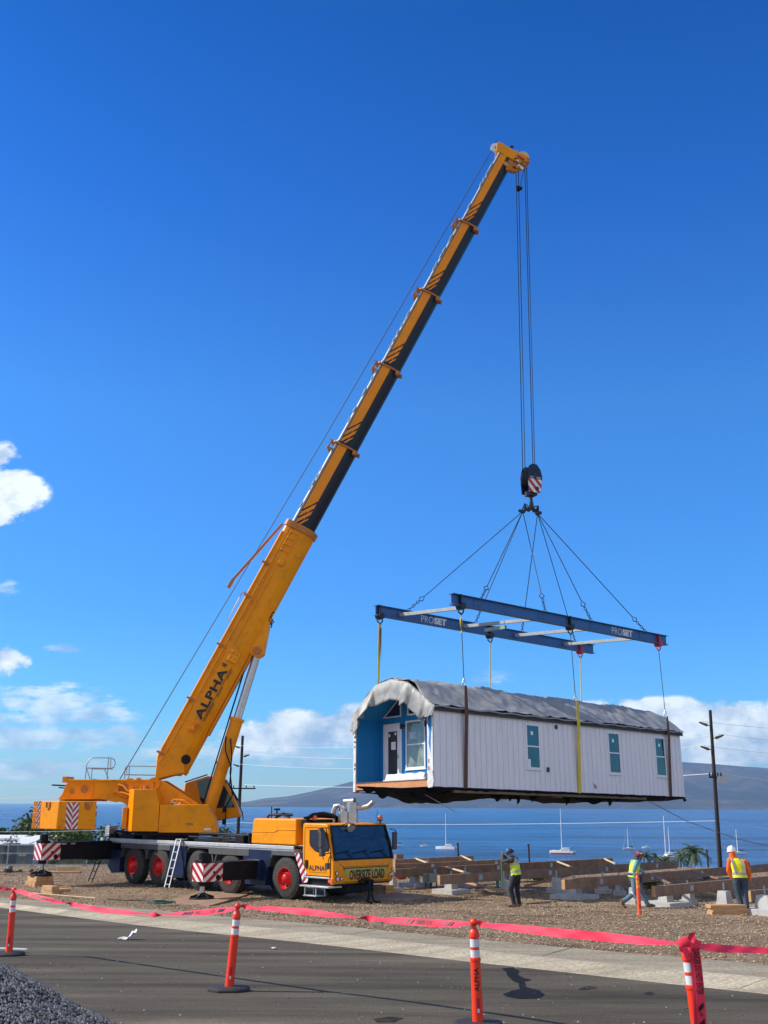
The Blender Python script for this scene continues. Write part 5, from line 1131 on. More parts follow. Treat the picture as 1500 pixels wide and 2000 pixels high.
for (x, m, lbl, zr, wd) in ((1.28, 'strapy', 'yellow webbing strap rising from the tarp above the blue porch', 3.2, .20), (7.85, 'strapw', 'pale yellow strap behind the roof ridge, middle of three', 3.3, .14), (14.25, 'strapw', 'pale yellow strap behind the far end of the roof', 3.1, .12)):
    e = strap(1, x, lbl, 0); z = BM[1][1](x)-.5
    b = MB(H); ribbon(b, (x, 4.42, z), (x, Wh+.14, 2.9), wd*.7, wd, 0, .22 if x < 2 else .0); ribbon(b, (x, Wh+.14, 2.9), (x, Wh+.10, 0), wd, wd, 0, 0); solid(b.build('webbing', M[m], e, smooth=0))
    if x < 2: b = MB(H); ribbon(b, (x+.03, 4.40, z-.2), (x+.04, 4.40, z-1.5), .08, .07, 0, .3); solid(b.build('webbing', M['belly2'], e, smooth=0))
# tag lines
b = MB(); a = H.W((.2, 1.6, .12)); c = a+V((1.7, -1.2, -.95)); b.tube([a, a.lerp(c, .5)+V((0, 0, .02)), c], .014, 5); t = b.build('tag_line', M['strut'], None); tag(t, 'loose pale rope end hanging below the blue porch floor', 'rope')
b = MB(); a = H.W((12.6, .1, -.12)); c = atY(1560, 1665, 36); b.tube([a, a.lerp(c, .33)+V((0, 0, -.30)), a.lerp(c, .66)+V((0, 0, -.28)), c], .013, 5); t = b.build('tag_line', M['wire'], None); tag(t, 'dark tag line running down right from under the house floor', 'rope')
# ================================================================ FOUNDATIONS
GZ = -3.2
def gz(x, y): return rough_ground(x, y)
def gp(px, py):                       # pixel -> point on the ground
    p = atz(px, py, GZ)
    for _ in range(6): p = atz(px, py, gz(p.x, p.y)-.02)
    return p
ZT = -2.42
beams = [((772, 1669), (786, 1668), 0, 'short stained beam end showing above the cab corner', 60), ((770, 1678.5), (923, 1671.3), 0, 'farthest left stained floor beam, ending behind the left catamaran', 0), ((770, 1687.5), (1001, 1677.5), 0, 'stained floor beam second in the left group, below the farthest one', 0),
 ((770, 1697.3), (1195, 1676), 0, 'long stained beam running from the cab past behind the first worker', 0), ((857, 1709.5), (1320, 1681.5), 0, 'long stained beam behind the first worker with a pale cut left end', 0),
 ((1100, 1718), (1580, 1681), 0, 'stained beam passing behind the walking worker and the far worker', 0), ((1276, 1731), (1620, 1700), 0, 'stained beam just right of the orange marker post', 0), ((1462, 1739.5), (1640, 1724), 0, 'stained beam with a bright orange cut end at the right edge', 0)]
random.seed(21)
for (a, c, _, lbl, _k) in beams:
    A = atz(*a, ZT); Bp = atz(*c, ZT); d = (Bp-A).normalized(); e = empty('floor_beam', A.lerp(Bp, .5)-V((0, 0, .32))); tag(e, lbl, 'beam', 'stained floor beams set on the concrete piers')
    b = MB(); b.bar(A-V((0, 0, .16)), Bp-V((0, 0, .16)), .14, .32); bo = b.build('beam', M['glulam'], e, .008)
    sd = d.cross(V((0, 0, 1))).normalized(); b = MB(); q = A-d*.004-V((0, 0, .16)); b.bar(q-d*.004, q, .138, .318); b.build('cut_end', M['wood'], e)
    L_ = (Bp-A).length; t = 2.2
    while t < L_-1:
        p = A+d*t+sd*.075-V((0, 0, .15)); b = MB(); b.bar(p-sd*.003, p+sd*.003, .02, .02) if False else b.bar(p-d*.09, p+d*.09, .008, .17); b.build('steel_plate', M['galv'], e); t += random.uniform(3.4, 4.4)
# braces and loose boards across the rows
def board(name, a, c, w_, h_, m, lbl, cat, grp=None, z0=ZT, z1=ZT):
    A = atz(*a, z0); Cc = atz(*c, z1); b = MB(); b.bar(A, Cc, w_, h_); o = b.build(name, M[m], None, .004); tag(o, lbl, cat, grp); return o
G2 = 'pale braces laid between the floor beams'
for (a, c, lbl) in (((811, 1676.5), (834, 1684.8), 'pale brace across the leftmost beams, nearest the cab'), ((901, 1671.5), (921, 1680.5), 'pale brace across the farthest beams behind the left catamaran'), ((873, 1693.5), (917, 1706), 'pale brace above the pale cut end of the long beam'), ((1088.5, 1682.5), (1117, 1693.5), 'pale brace right of the first worker'),
    ((1180, 1677), (1205, 1688.5), 'pale brace just left of the walking worker'), ((1353, 1702), (1404, 1716.5), 'darker brace left of the far utility pole'), ((1267, 1706), (1309, 1726), 'dark brace right of the walking worker hand')):
    board('brace', a, c, .09, .05, 'palewood' if 'pale brace' in lbl else 'glulam', lbl, 'brace', G2, ZT-.02, ZT-.02)
board('brace', (1025, 1731), (1112, 1709), .09, .09, 'glulam', 'dark sloping brace low to the right of the first worker', 'brace', G2, -2.98, -2.62)
board('plank', (1366, 1739), (1417, 1752), .24, .05, 'wood', 'orange plank leaning low under the beam left of the white-hatted worker', 'plank', None, -2.95, -3.05)
board('plank', (1130, 1745), (1060, 1727), .2, .05, 'wood', 'pale plank lying behind the first worker legs', 'plank', None, -3.0, -3.0) if False else None
board('plank', (1470, 1731), (1500, 1722), .2, .05, 'palewood', 'pale plank behind the white-hatted worker trousers', 'plank', None, -2.9, -2.9)
board('plank', (905, 1722), (985, 1741), .22, .05, 'wood', 'orange plank leaning down to the first worker knee', 'plank', None, -2.85, -3.0)
# piers
PG = 'concrete piers on pads under the floor beams'
piers = [(882, 1745, 871, 894, (852, 928, 1751), 'pier under pale cut end of the long beam'), (810, 1732, 801, 819, (782, 845, 1739), 'pier right of the crane cab'), (910, 1732, 898, 922, (896, 947, 1739), 'small pier behind the long beam left end'),
 (768, 1741, 762, 776, (750, 794, 1744), 'pier half hidden behind the cab corner'), (985, 1743, 980, 992, (971, 1000, 1748), 'small pier left of the first worker'), (998, 1750, 992, 1010, (984, 1012, 1756), 'pier behind the first worker knees'),
 (1089, 1743, 1079, 1097, (1053, 1095, 1749), 'pier right of the first worker under the back row'), (1124, 1756, 1111, 1137, (1075, 1173, 1768), 'wide pier on a long pad between first and second worker'),
 (1180, 1745, 1172, 1189, (1166, 1200, 1750), 'small pale pier left of the walking worker'), (1212, 1748, 1205, 1219, (1198, 1224, 1752), 'pier behind the walking worker thigh'), (1238, 1765, 1231, 1245, (1220, 1262, 1770), 'pier right behind the walking worker leg'),
 (1304, 1771, 1291, 1317, (1261, 1357, 1779), 'pier on a wide pad right of the orange marker post'), (1348, 1767, 1338, 1360, (1330, 1366, 1772), 'square pier at the middle right under two beams'), (1420, 1775, 1407, 1434, (1400, 1436, 1780), 'pier behind the small lumber stack'),
 (1502, 1787, 1488, 1524, (1458, 1560, 1800), 'pier on a pad at the right picture edge')]
for i, (cx, by, x0, x1, (f0, f1, fb), lbl) in enumerate(piers):
    p = gp(cx, by+2); sc_ = 2128/p.y; w_ = (x1-x0)/sc_*.74; fw_ = (f1-f0)/sc_*.70; g = gz(p.x, p.y); f = Fr((p.x, p.y+w_*.5, g), 42+random.uniform(-4, 4)); e = empty('pier', f.o, fr=f); tag(e, 'grey concrete '+lbl, 'pier', PG)
    oy = 0
    b = MB(f); b.box(-fw_*.5, fw_*.5, -min(fw_*.5, .62), min(fw_*.5, .62), -.06, .16); b.build('pad', M['concrete'], e, .01)
    hp_ = .52; b = MB(f); b.add([(-w_*.58, -w_*.58, .16), (w_*.58, -w_*.58, .16), (w_*.58, w_*.58, .16), (-w_*.58, w_*.58, .16), (-w_*.45, -w_*.45, hp_), (w_*.45, -w_*.45, hp_), (w_*.45, w_*.45, hp_), (-w_*.45, w_*.45, hp_)], [(4,5,6,7), (0,1,5,4), (1,2,6,5), (2,3,7,6), (3,0,4,7)]); b.build('pier_block', M['concrete'], e, .012)
    b = MB(f); b.box(-.045, .045, -.045, .045, hp_, .52); b.box(-.04, .04, -.004, .004, hp_-.1, .78); b.build('bracket', M['galv'], e)
# lumber pile, formwork bits, pipe
def pile(name, ctr, dims, n, m, lbl, cat, rot=5):
    f = Fr(ctr, rot); e = empty(name, ctr, fr=f); tag(e, lbl, cat)
    for i in range(n):
        b = MB(f); z = i*dims[2]*1.02; j = random.uniform(-.1, .1); b.box(-dims[0]/2+j, dims[0]/2+j, -dims[1]/2, dims[1]/2, z, z+dims[2]); b.build('board', M[m], e, .006)
    return e
p = gp(1428, 1789); pile('lumber_stack', (p.x, p.y+.2, p.z+.01), (1.05, .38, .09), 3, 'wood', 'low stack of fresh orange boards beside the white-hatted worker', 'lumber')
p = gp(1447, 1786)
b = MB(); q = gp(972, 1744); b.cyl(q, q+V((0, 0, .62)), .055, n=12); o = b.build('pipe_stub', mat('green_pipe', (.03, .28, .20), .5), None); tag(o, 'green plastic pipe stub upright behind the first worker', 'pipe')
for (px, py, h_, m, lbl) in ((848, 1729, 1.0, 'galv', 'left grey meter box on posts behind the beams'), (836, 1728, .95, 'galv', 'right grey meter box on posts behind the beams')):
    p = gp(px, py+6); e = empty('meter_box', p); tag(e, lbl.replace('left', 'right') if px > 840 else lbl.replace('right', 'left'), 'meter box'); b = MB(); b.box(p.x-.2, p.x+.2, p.y-.1, p.y+.1, p.z+.22, p.z+.56); b.build('box', mat('grey_green_box', (.30, .36, .35), .5), e, .01)
    b = MB(); b.bar(p+V((-.1, 0, 0)), p+V((-.1, 0, .22)), .05, .05); b.bar(p+V((.1, 0, 0)), p+V((.1, 0, .22)), .05, .05); b.split('leg', M['belly2'], e)
p = gp(783, 1726); b = MB(); b.lathe(p+V((0, 0, .15)), (0, 0, 1), [(0, 0), (.05, .22), (.12, .24), (.2, .12), (.24, 0)], 14); o = b.build('buoy_bucket', M['redmark'], None); tag(o, 'small red rounded bucket on the ground right of the cab', 'bucket')
# timber cribbing under the jacks
def crib(name, fr, ctr, lay, lbl):
    e = empty(name, fr.W(ctr), fr=fr); tag(e, lbl, 'timber cribbing')
    for (x0, x1, y0, y1, z0, z1) in lay:
        b = MB(fr); b.box(ctr[0]+x0, ctr[0]+x1, ctr[1]+y0, ctr[1]+y1, ctr[2]+z0, ctr[2]+z1); b.build('timber', M['wood'], e, .01)
gzo = K.o.z
def kz(x, y): w_ = K.W((x, y, 0)); return gz(w_.x, w_.y)-gzo
zz = kz(-11.4, -2.95)
lay = []
for lv in range(2):
    z0 = zz+.0+lv*((.38-zz)/2); z1 = z0+(.38-zz)/2-.004
    for k in range(3):
        if lv % 2: lay.append((-.36, .36, -.36+.25*k, -.12+.25*k, z0, z1))
        else: lay.append((-.38+.26*k, -.14+.26*k, -.42, .42, z0, z1))
crib('timber_crib', K, (-11.4, -2.95, 0), lay, 'orange timber blocks stacked under the rear outrigger foot')
p = gp(98, 1750); f = Fr(p, -44); e = empty('timber_blocks', p, fr=f); tag(e, 'loose orange timber blocks on the ground near the rear outrigger', 'timber blocks')
for (x0, x1, y0, y1, z0, z1) in ((-.5, .3, -.1, .2, 0, .17), (-.45, .25, -.1, .2, .175, .34), (-.9, -.5, .3, 1.1, 0, .17)):
    b = MB(f); b.box(x0, x1, y0, y1, z0, z1); b.build('timber', M['wood'], e, .01)
b = MB(K); z0 = kz(-1.6, -2.3)
P_ = [gp(322, 1764), gp(408, 1773), (gp(486, 1749)), gp(395, 1743)]
b = MB(); b.add([q+V((0, 0, .015)) for q in P_]+[q+V((0, 0, .06)) for q in P_], [(4, 5, 6, 7), (0, 1, 5, 4), (1, 2, 6, 5), (2, 3, 7, 6), (3, 0, 4, 7)]); o = b.build('ground_mat', M['plywood'], None, .005); tag(o, 'brown plywood mat on the dirt under the middle outrigger foot', 'ground mat')
P_ = [gp(690, 1757), gp(800, 1762), gp(845, 1751), gp(760, 1746)]
b = MB(); b.add([q+V((0, 0, .01)) for q in P_]+[q+V((0, 0, .05)) for q in P_], [(4, 5, 6, 7), (0, 1, 5, 4), (1, 2, 6, 5), (2, 3, 7, 6), (3, 0, 4, 7)]); o = b.build('ground_mat', M['plywood'], None, .005); tag(o, 'dark plywood mat on the dirt right of the crane front', 'ground mat')
# litter and small things on the ground
b = MB(); p = gp(248, 1838); p.z = Z0+KS*p.y+.01
vs = []; random.seed(4)
for i in range(7):
    for j in range(5): vs.append(p+V((-.15+.05*i+random.uniform(-.02, .02), -.12+.06*j, max(0, .02+.10*mn.noise(V((i*.9, j*.9, 3)))+(.10 if i > 4 else 0)))))
b.add(vs, [(i*5+j, (i+1)*5+j, (i+1)*5+j+1, i*5+j+1) for i in range(6) for j in range(4)]); o = b.build('paper_scrap', M['white'], None, smooth=0); tag(o, 'crumpled white paper scrap on the asphalt at the left', 'paper')
q = gp(535, 1857); q.z = Z0+KS*q.y+.01; b = MB()
vs = [q+V((-.06+.03*i+random.uniform(-.01, .01), -.04+.03*j, .005+.03*random.random())) for i in range(5) for j in range(4)]
b.add(vs, [(i*4+j, (i+1)*4+j, (i+1)*4+j+1, i*4+j+1) for i in range(4) for j in range(3)]); o = b.build('paper_scrap', M['white'], None, smooth=0); tag(o, 'tiny white paper scrap on the asphalt by the concrete edge', 'paper')
b = MB(); a = gp(205, 1792-17); c = gp(300, 1798-14); 
def slat(a, c, w_, m, lbl, zoff=.03, nm='lumber_offcut'):
    A, Cc = gp(*a), gp(*c); A.z = max(A.z, Z0+KS*A.y)+zoff; Cc.z = max(Cc.z, Z0+KS*Cc.y)+zoff; b = MB(); b.bar(A, Cc, w_, .02); o = b.build(nm, M[m], None); tag(o, lbl, 'slat')
slat((62, 1752), (186, 1763), .07, 'palewood', 'long pale wooden slat lying at the edge of the dirt', .14); slat((92, 1777), (106, 1770), .06, 'palewood', 'short pale stick on the concrete kerb at left', .10); slat((98, 1766), (123, 1765.5), .05, 'wood', 'short brown stick on the kerb apron', .14)
slat((210, 1768), (290, 1770), .04, 'ink', 'thin dark bar on the dirt by the kerb', .14); slat((-20, 1861), (52, 1864), .05, 'white', 'pale pipe lying across the base of the leftmost marker post', .06, 'pale_pipe')
for (px, py, s_, lbl) in ((1386, 1745, .2, ''),): pass
b = MB(); c0 = gp(318, 1773); random.seed(8)
pts = [c0+V((.5*cos(i*1.1)*random.uniform(.5, 1), .35*sin(i*1.1), .14+.05*random.random())) for i in range(40)]; b.tube(pts, .016, 5); o = b.build('hose_coil', mat('dark_green_hose', (.02, .10, .06), .5), None); tag(o, 'tangled dark green hose at the edge of the dirt', 'hose')
# wet patch on the asphalt
def flat(name, pts, m, lbl, cat, dz=.012):
    P_ = []
    for px, py in pts: q = atslope(px, py, Z0+dz, KS); P_.append(q)
    P_ = [P_[i] for i in range(len(P_))]; out = []
    for i in range(len(P_)):
        a, c = P_[i], P_[(i+1) % len(P_)]
        for t in (0, .33, .66): q = a.lerp(c, t); out.append(q+V((mn.noise(q*9)*.03, mn.noise(q*7+V((5, 0, 0)))*.03, 0)))
    b = MB(); b.poly(out); o = b.build(name, m, None, smooth=0); tag(o, lbl, cat); return o
wet = mat('wet_asphalt', (.013, .013, .016), .7, spec=.08, var=.3, scale=5, bump=.25, bscale=40)
flat('puddle', [(980, 1891), (1000, 1889), (1015, 1896), (1010, 1903), (1022, 1909), (1038, 1913), (1024, 1917), (1030, 1928), (1052, 1934), (1064, 1942), (1050, 1949), (1015, 1950), (990, 1946), (984, 1941), (1000, 1935), (1018, 1931), (1012, 1920), (992, 1908), (988, 1899)], wet, 'dark wet patch trickling onto the asphalt from the kerb', 'puddle')
oil = mat('oil_stain', (.040, .035, .028), .9, var=.45, scale=9, spec=.05)
for pts, lbl in (([(1257, 1940), (1264, 1937), (1272, 1937), (1279, 1940), (1272, 1943), (1262, 1943)], 'small round dark oil stain left of the taped post'), ([(1135, 1929), (1148, 1926), (1162, 1927), (1164, 1930), (1148, 1932), (1130, 1933)], 'small dark stain right of the wet patch'), ([(728, 1990), (760, 1985), (790, 1988), (770, 1996), (735, 1996)], 'dark ring stain at the bottom centre')):
    flat('oil_stain', pts, oil, lbl, 'stain', .010)
# ================================================================ marker posts and tape
M['postred'] = mat('red_orange_plastic', (.86, .045, .012), .38, var=.06, scale=3, dirt=(.5, .05, .02), dirt_amt=.3)
M['band'] = mat('white_reflective_band', (.70, .72, .74), .45, var=.12, scale=14)
M['postold'] = mat('orange_plastic', (.95, .12, .03), .4, var=.06); M['bandy'] = mat('orange_band', (.9, .35, .03), .5, var=.15)
M['tape'] = mat('pink_red_tape', (.84, .045, .09), .62, spec=.25, var=.08, scale=4); M['tapein'] = mat('black_tape_print', (.03, .004, .008), .5, var=0)
M['postbase'] = mat('black_rubber_base', (.028, .026, .025), .75, var=.3, scale=6, bump=.3)
def post(base, topc, lbl, old=False, txt=False, hb=1.08, rot=0):
    d = (topc-base).normalized(); t = V((1, 0, 0)); t = (t-d*t.dot(d)).normalized(); y = d.cross(t); f = Fr(base, ax=[t, y, d]); L_ = (topc-base).length; k = L_/1.10
    e = empty('marker_post', base, fr=f); tag(e, lbl, 'marker post', 'orange marker posts along the tape' if not old else None)
    if not old:
        g = Fr(base, rot); b = MB(g); pr = [(.24*cos(pi/4*i+.39)*(1.15), .24*sin(pi/4*i+.39)) for i in range(8)]; pr2 = [(x*.86, y_*.86) for x, y_ in pr]; b.prism(pr, 2, .005, .03, poly2=pr); b.prism(pr, 2, .03, .055, poly2=pr2); b.build('base', M['postbase'], e, .004)
    pr = [(.04, .058), (.10, .056), (.60, .052), (.66, .051), (.665, .056), (.69, .056), (.695, .046), (.90, .045), (.905, .052), (.95, .052), (.965, .046), (1.005, .022), (1.02, .020), (1.03, .030), (1.05, .040), (1.075, .036), (1.095, .018), (1.10, 0)]
    b = MB(f); b.lathe((0, 0, 0), (0, 0, 1), [(h*k, r) for h, r in pr], 22); b.build('tube', M['postold'] if old else M['postred'], e)
    for z0, z1 in ((.70, .775), (.805, .885)):
        b = MB(f); b.lathe((0, 0, 0), (0, 0, 1), [(z0*k, .0470), (z1*k, .0466)], 22); b.build('reflective_band', M['bandy'] if old else M['band'], e)
    b = MB(f); b.box(-.012, .022, -.058, -.048, .14*k, .30*k); b.cur = 1; b.box(-.004, .016, -.062, -.05, .15*k, .19*k); b.cur = 0; b.build('slot', [M['redmark'], M['band']], e)
    if txt:
        b = MB(f); text_on(b, 'ALPHA', lambda u, v: (-.024+(1-v)*.048, -.0555-.0*u, (.36+.24*u)*k), .02); b.build('lettering', M['ink'], e, smooth=0)
    return e, f, k
def onroad(px, py): return atslope(px, py, Z0+.008, KS)
def mk(bx, by, tx, ty, lbl, **kw):
    b_ = onroad(bx, by); return post(b_, atY(tx, ty, b_.y), lbl, **kw), b_.y
P1, y1 = mk(17, 1866, 28, 1733, 'leftmost red marker post, on the road at the left edge', rot=10)
P2, y2 = mk(447, 1935, 465, 1763, 'leaning red marker post left of the road centre, base fully visible', rot=0)
P3, y3 = mk(934, 2006, 925, 1793, 'red marker post right of centre lettered ALPHA, cut by the bottom edge', txt=True)
P4, y4 = mk(1376, 2090, 1338, 1829, 'red marker post at right tied with a knot of tape')
b5 = gp(1250, 1790); P5 = post(b5, atY(1244, 1702, b5.y), 'bright orange marker post without a base, standing in the dirt by the walking worker', old=True)
b = MB(); a = b5+V((.08, 0, .02)); b.bar(a, a+V((.42, .1, 0)), .03, .02); o = b.build('wood_stake', M['palewood'], None); tag(o, 'pale stake on the dirt at the orange post foot', 'stake')
def tape(keys, Ya, Yb, lbl, texts=(), n=110):
    # keys: px, py, signed visible height in metres; the tape twists between them
    xs_ = [k_[0] for k_ in keys]; W_ = .078; cen = []; an = []; KA = []
    for k_ in keys:
        h = k_[2]; a_ = -math.acos(h) if h >= 0 else math.acos(h)
        if KA: a_ += 2*pi*round((KA[-1]-a_)/(2*pi))
        KA.append(a_)
    for i in range(n+1):
        x = lerp(xs_[0], xs_[-1], i/n); j = max(q for q in range(len(xs_)-1) if xs_[q] <= x+1e-6); t = (x-xs_[j])/(xs_[j+1]-xs_[j]); s_ = t*t*(3-2*t)
        # smooth sag: interpolate y with catmull-like blend
        y = lerp(keys[j][1], keys[j+1][1], t); h = lerp(KA[j], KA[j+1], s_)
        cen.append(atY(x, y, lerp(Ya, Yb, (x-xs_[0])/(xs_[-1]-xs_[0])))); an.append(h)
    for _ in range(14): cen = [cen[0]]+[(cen[i-1]+cen[i]*2+cen[i+1])/4 for i in range(1, n)]+[cen[-1]]
    e = empty('barrier_tape', cen[n//2]); tag(e, lbl, 'tape', 'red barrier tape strung between the posts')
    b = MB(); R_ = []
    for i in range(n+1):
        d = (cen[min(n, i+1)]-cen[max(0, i-1)]).normalized(); sd = d.cross(V((0, 0, 1))).normalized(); u = sd.cross(d)
        v = u*cos(an[i])+sd*sin(an[i]); R_.append((cen[i], v, d.cross(v)))
        for q in range(5): t = -1+q*.5; b.v.append(cen[i]+v*(W_/2*t)+d.cross(v)*(.006*(1-t*t)*sin(i*.35)))
    for i in range(n):
        for q in range(4): b.f.append([i*5+q, i*5+q+1, (i+1)*5+q+1, (i+1)*5+q]); b.m.append(0)
    tp = b.build('tape', M['tape'], e, smooth=80)
    for (t0, t1, s, v0, v1) in texts:
        b = MB()
        for sg in (-1, 1):
            def fn(u_, v_):
                t = lerp(t0, t1, u_)*n; i = int(min(n-1, t)); f_ = t-i; c, v, nn = R_[i]; c2, v2, n2 = R_[i+1]; return c.lerp(c2, f_)+v.lerp(v2, f_)*(W_*(lerp(v0, v1, v_)-.5))+nn*(.004*sg)
            if s == '//':
                for k_ in range(3): b.poly([fn(.33*k_, 0), fn(.33*k_+.18, 0), fn(.33*k_+.38, 1), fn(.33*k_+.20, 1)])
            else: text_on(b, s, fn, .01)
        b.build('tape_lettering', M['tapein'], e, smooth=0)
    return e
tape([(-90, 1745, .9), (-20, 1737, .9), (10, 1735, .6), (28, 1739, .3)], y1-.6, y1-.02, 'red tape leaving the left edge of the picture at the first post')
tape([(30, 1738, .35), (45, 1743, .75), (70, 1751, .85), (105, 1760, .5), (128, 1765, .05), (150, 1768, -.6), (185, 1776, -.95), (235, 1781, -.8), (285, 1785, -.12), (320, 1786, .1), (350, 1785, .7), (400, 1782, .95), (440, 1777, .85), (464, 1775, .3)], y1-.02, y2-.02, 'red tape sagging between the leftmost post and the leaning post', [(.06, .20, 'DANGER DO NOT ENTER', .2, .8), (.75, .80, '//', .2, .8), (.81, .90, 'DANGER DO NOT ENTER', .2, .8), (.91, .94, '//', .2, .8)])
tape([(466, 1771, .2), (490, 1773, -.25), (530, 1775, -.7), (600, 1781, -.95), (650, 1787, -.6), (700, 1793, -.05), (740, 1796, .35), (790, 1799, .9), (850, 1803, .95), (890, 1805, .75), (922, 1804, .2)], y2-.02, y3-.02, 'red tape between the leaning post and the post lettered ALPHA', [(.70, .75, '//', .2, .8), (.76, .87, 'DANGER DO NOT ENTER', .2, .8), (.88, .92, '//', .2, .8)])
tape([(928, 1804, .2), (945, 1806, -.4), (1000, 1812, -.8), (1080, 1821, -.95), (1160, 1828, -1), (1240, 1836, -.8), (1290, 1841, -.4), (1325, 1843, -.1), (1345, 1844, -.1)], y3-.02, y4-.02, 'widest red tape between the ALPHA post and the knotted post')
tape([(1345, 1843, .4), (1370, 1850, .6), (1400, 1852, .75), (1460, 1855, .6), (1530, 1857, .5), (1640, 1862, .5)], y4-.02, y4+.8, 'red tape leaving the right edge from the knotted post')
# knot and hanging tail on the fourth post
e, f, k = P4; kn = empty('tape_knot', atY(1345, 1848, y4)); tag(kn, 'bunched knot of red tape with a long hanging tail reading DANGER DO NOT ENTER', 'tape knot')
random.seed(13)
def crumple(pts, w_, nm='loop'):
    b = MB(); n = len(pts)
    for i, p in enumerate(pts):
        d = (pts[min(n-1, i+1)]-pts[max(0, i-1)]).normalized(); a = d.cross(V((sin(i*1.3), -1, cos(i*1.1)))).normalized(); b.v += [p-a*w_/2, p+V((0, -.008, 0)), p+a*w_/2]
    for i in range(n-1): b.f += [[3*i, 3*i+1, 3*i+4, 3*i+3], [3*i+1, 3*i+2, 3*i+5, 3*i+4]]; b.m += [0, 0]
    return b.build(nm, M['tape'], kn, smooth=80)
def ap(px, py, dy=-.07): return atY(px, py, y4+dy)
crumple([ap(1325, 1846), ap(1332, 1838), ap(1343, 1842, -.09), ap(1352, 1850), ap(1345, 1858, -.09), ap(1333, 1856), ap(1327, 1848)], .06)
crumple([ap(1338, 1850), ap(1345, 1838), ap(1349, 1824), ap(1354, 1822), ap(1353, 1838, -.09), ap(1347, 1850)], .045)
crumple([ap(1350, 1848), ap(1356, 1838), ap(1366, 1842), ap(1362, 1852), ap(1350, 1854, -.1)], .05)
crumple([ap(1332, 1844, .05), ap(1342, 1850, .07), ap(1356, 1848, .05), ap(1358, 1852, -.06)], .06); crumple([ap(1330, 1856), ap(1338, 1862, -.1), ap(1344, 1870, -.1), ap(1350, 1868)], .05)
crumple([ap(1335, 1850, -.09), ap(1340, 1862, -.1), ap(1346, 1874, -.1)], .05)
def tail(top, bot, w_, nm, txt=False, dy=-.08):
    b = MB(); n = 24; T = []
    for i in range(n+1):
        t = i/n; c_ = ap(lerp(top[0], bot[0], t)+1.2*sin(t*5), lerp(top[1], bot[1], t), dy+.01*sin(t*9)); T.append(c_)
        b.v += [c_-V((w_/2, 0, 0)), c_+V((0, -.006, 0)), c_+V((w_/2, 0, 0))]
    for i in range(n): b.f += [[3*i, 3*i+3, 3*i+4, 3*i+1], [3*i+1, 3*i+4, 3*i+5, 3*i+2]]; b.m += [0, 0]
    o = b.build(nm, M['tape'], kn, smooth=80)
    if txt:
        b = MB()
        def fn(u, v, t0, t1): t = lerp(t0, t1, u)*n; i = int(min(n-1, t)); q = T[i].lerp(T[i+1], t-i); return q+V((w_*(.36-.72*(1-v)), -.010, 0))
        text_on(b, 'DANGER DO NOT ENTER', lambda u, v: fn(u, v, .03, .47), .015, 0, 1.05)
        for s0 in (.545, .70): b.poly([fn(0, .12, s0+.045, 1), fn(0, .12, s0+.095, 1), fn(0, .88, s0+.05, 1), fn(0, .88, s0, 1)])
        text_on(b, 'AR', lambda u, v: fn(u, lerp(.3, .7, v), .64, .68), .01)
        b.build('tape_lettering', M['tapein'], kn, smooth=0)
tail((1357, 1846), (1377, 2050), .075, 'tail', True, -.10); tail((1352, 1848), (1366, 2060), .05, 'tail', False, -.07)
# ================================================================ clods and gravel
def stones(name, mats, n, area, size, seed, zf, lbl=None, flat_=.6, kind='stuff'):
    random.seed(seed); b = MB(); vs = b.v; fs = b.f; ms = b.m
    for _ in range(n):
        p = area()
        if p is None: continue
        x, y = p; s = size(x, y); z = zf(x, y); k = len(vs); a = random.uniform(0, pi)
        for (ux, uy, uz) in ((1, 0, 0), (0, 1, 0), (-1, 0, 0), (0, -1, 0), (.2, .1, 1), (0, 0, -1)):
            r = s*random.uniform(.7, 1.3); X = ux*cos(a)-uy*sin(a)*.8; Y = ux*sin(a)+uy*cos(a)*.8; vs.append(V((x+X*r, y+Y*r, z+uz*r*flat_)))
        m_ = random.randrange(len(mats))
        for q in ((0, 1, 4), (1, 2, 4), (2, 3, 4), (3, 0, 4), (1, 0, 5), (2, 1, 5), (3, 2, 5), (0, 3, 5)): fs.append([k+q[0], k+q[1], k+q[2]]); ms.append(m_)
    o = b.build(name, mats, None, smooth=0); tag(o, lbl, None, kind=kind); return o
dm = [mat('clod_'+c, col, .95, var=.2, scale=3) for c, col in (('mid', (.32, .225, .138)), ('pale', (.40, .30, .195)), ('dark', (.17, .115, .07)), ('tan', (.40, .285, .18)))]
def dirt_area():
    y = 15+46*random.random()**.8; x = random.uniform(-.42*y-1, .42*y+1)
    return (x, y) if y > gl(BK, x)+.06 else None
cl = stones('dirt_clods', dm, 85000, dirt_area, lambda x, y: random.choice((.008, .011, .015, .02, .032))*(.7+y/55), 3, lambda x, y: under(x, y)+.008); cl['label'] = 'brown dirt clods and gravel strewn over the building pad'; cl['category'] = 'dirt clods'
gm = [mat('gravel_'+c, col, .9, var=.15, scale=8) for c, col in (('mid', (.16, .158, .155)), ('pale', (.26, .258, .25)), ('dark', (.09, .088, .086)), ('blue', (.19, .19, .19)))]
hx, hy = -3.95, 8.6
def heap(x, y):
    dx, dy = (x-hx)/2.75, (y-hy)/2.3; r = sqrt(dx*dx+dy*dy); h = max(0, 1-r)
    return Z0+KS*y+1.38*(h**1.12)+.05*mn.noise(V((x*2, y*2, 0)))*min(1, h*5)
b = MB(); n = 50
vs = [(hx+2.9*(i/(n-1)*2-1), hy+2.5*(j/(n-1)*2-1)) for j in range(n) for i in range(n)]
b.add([(x, y, heap(x, y)-.03) for x, y in vs], [(j*n+i, j*n+i+1, (j+1)*n+i+1, (j+1)*n+i) for j in range(n-1) for i in range(n-1)])
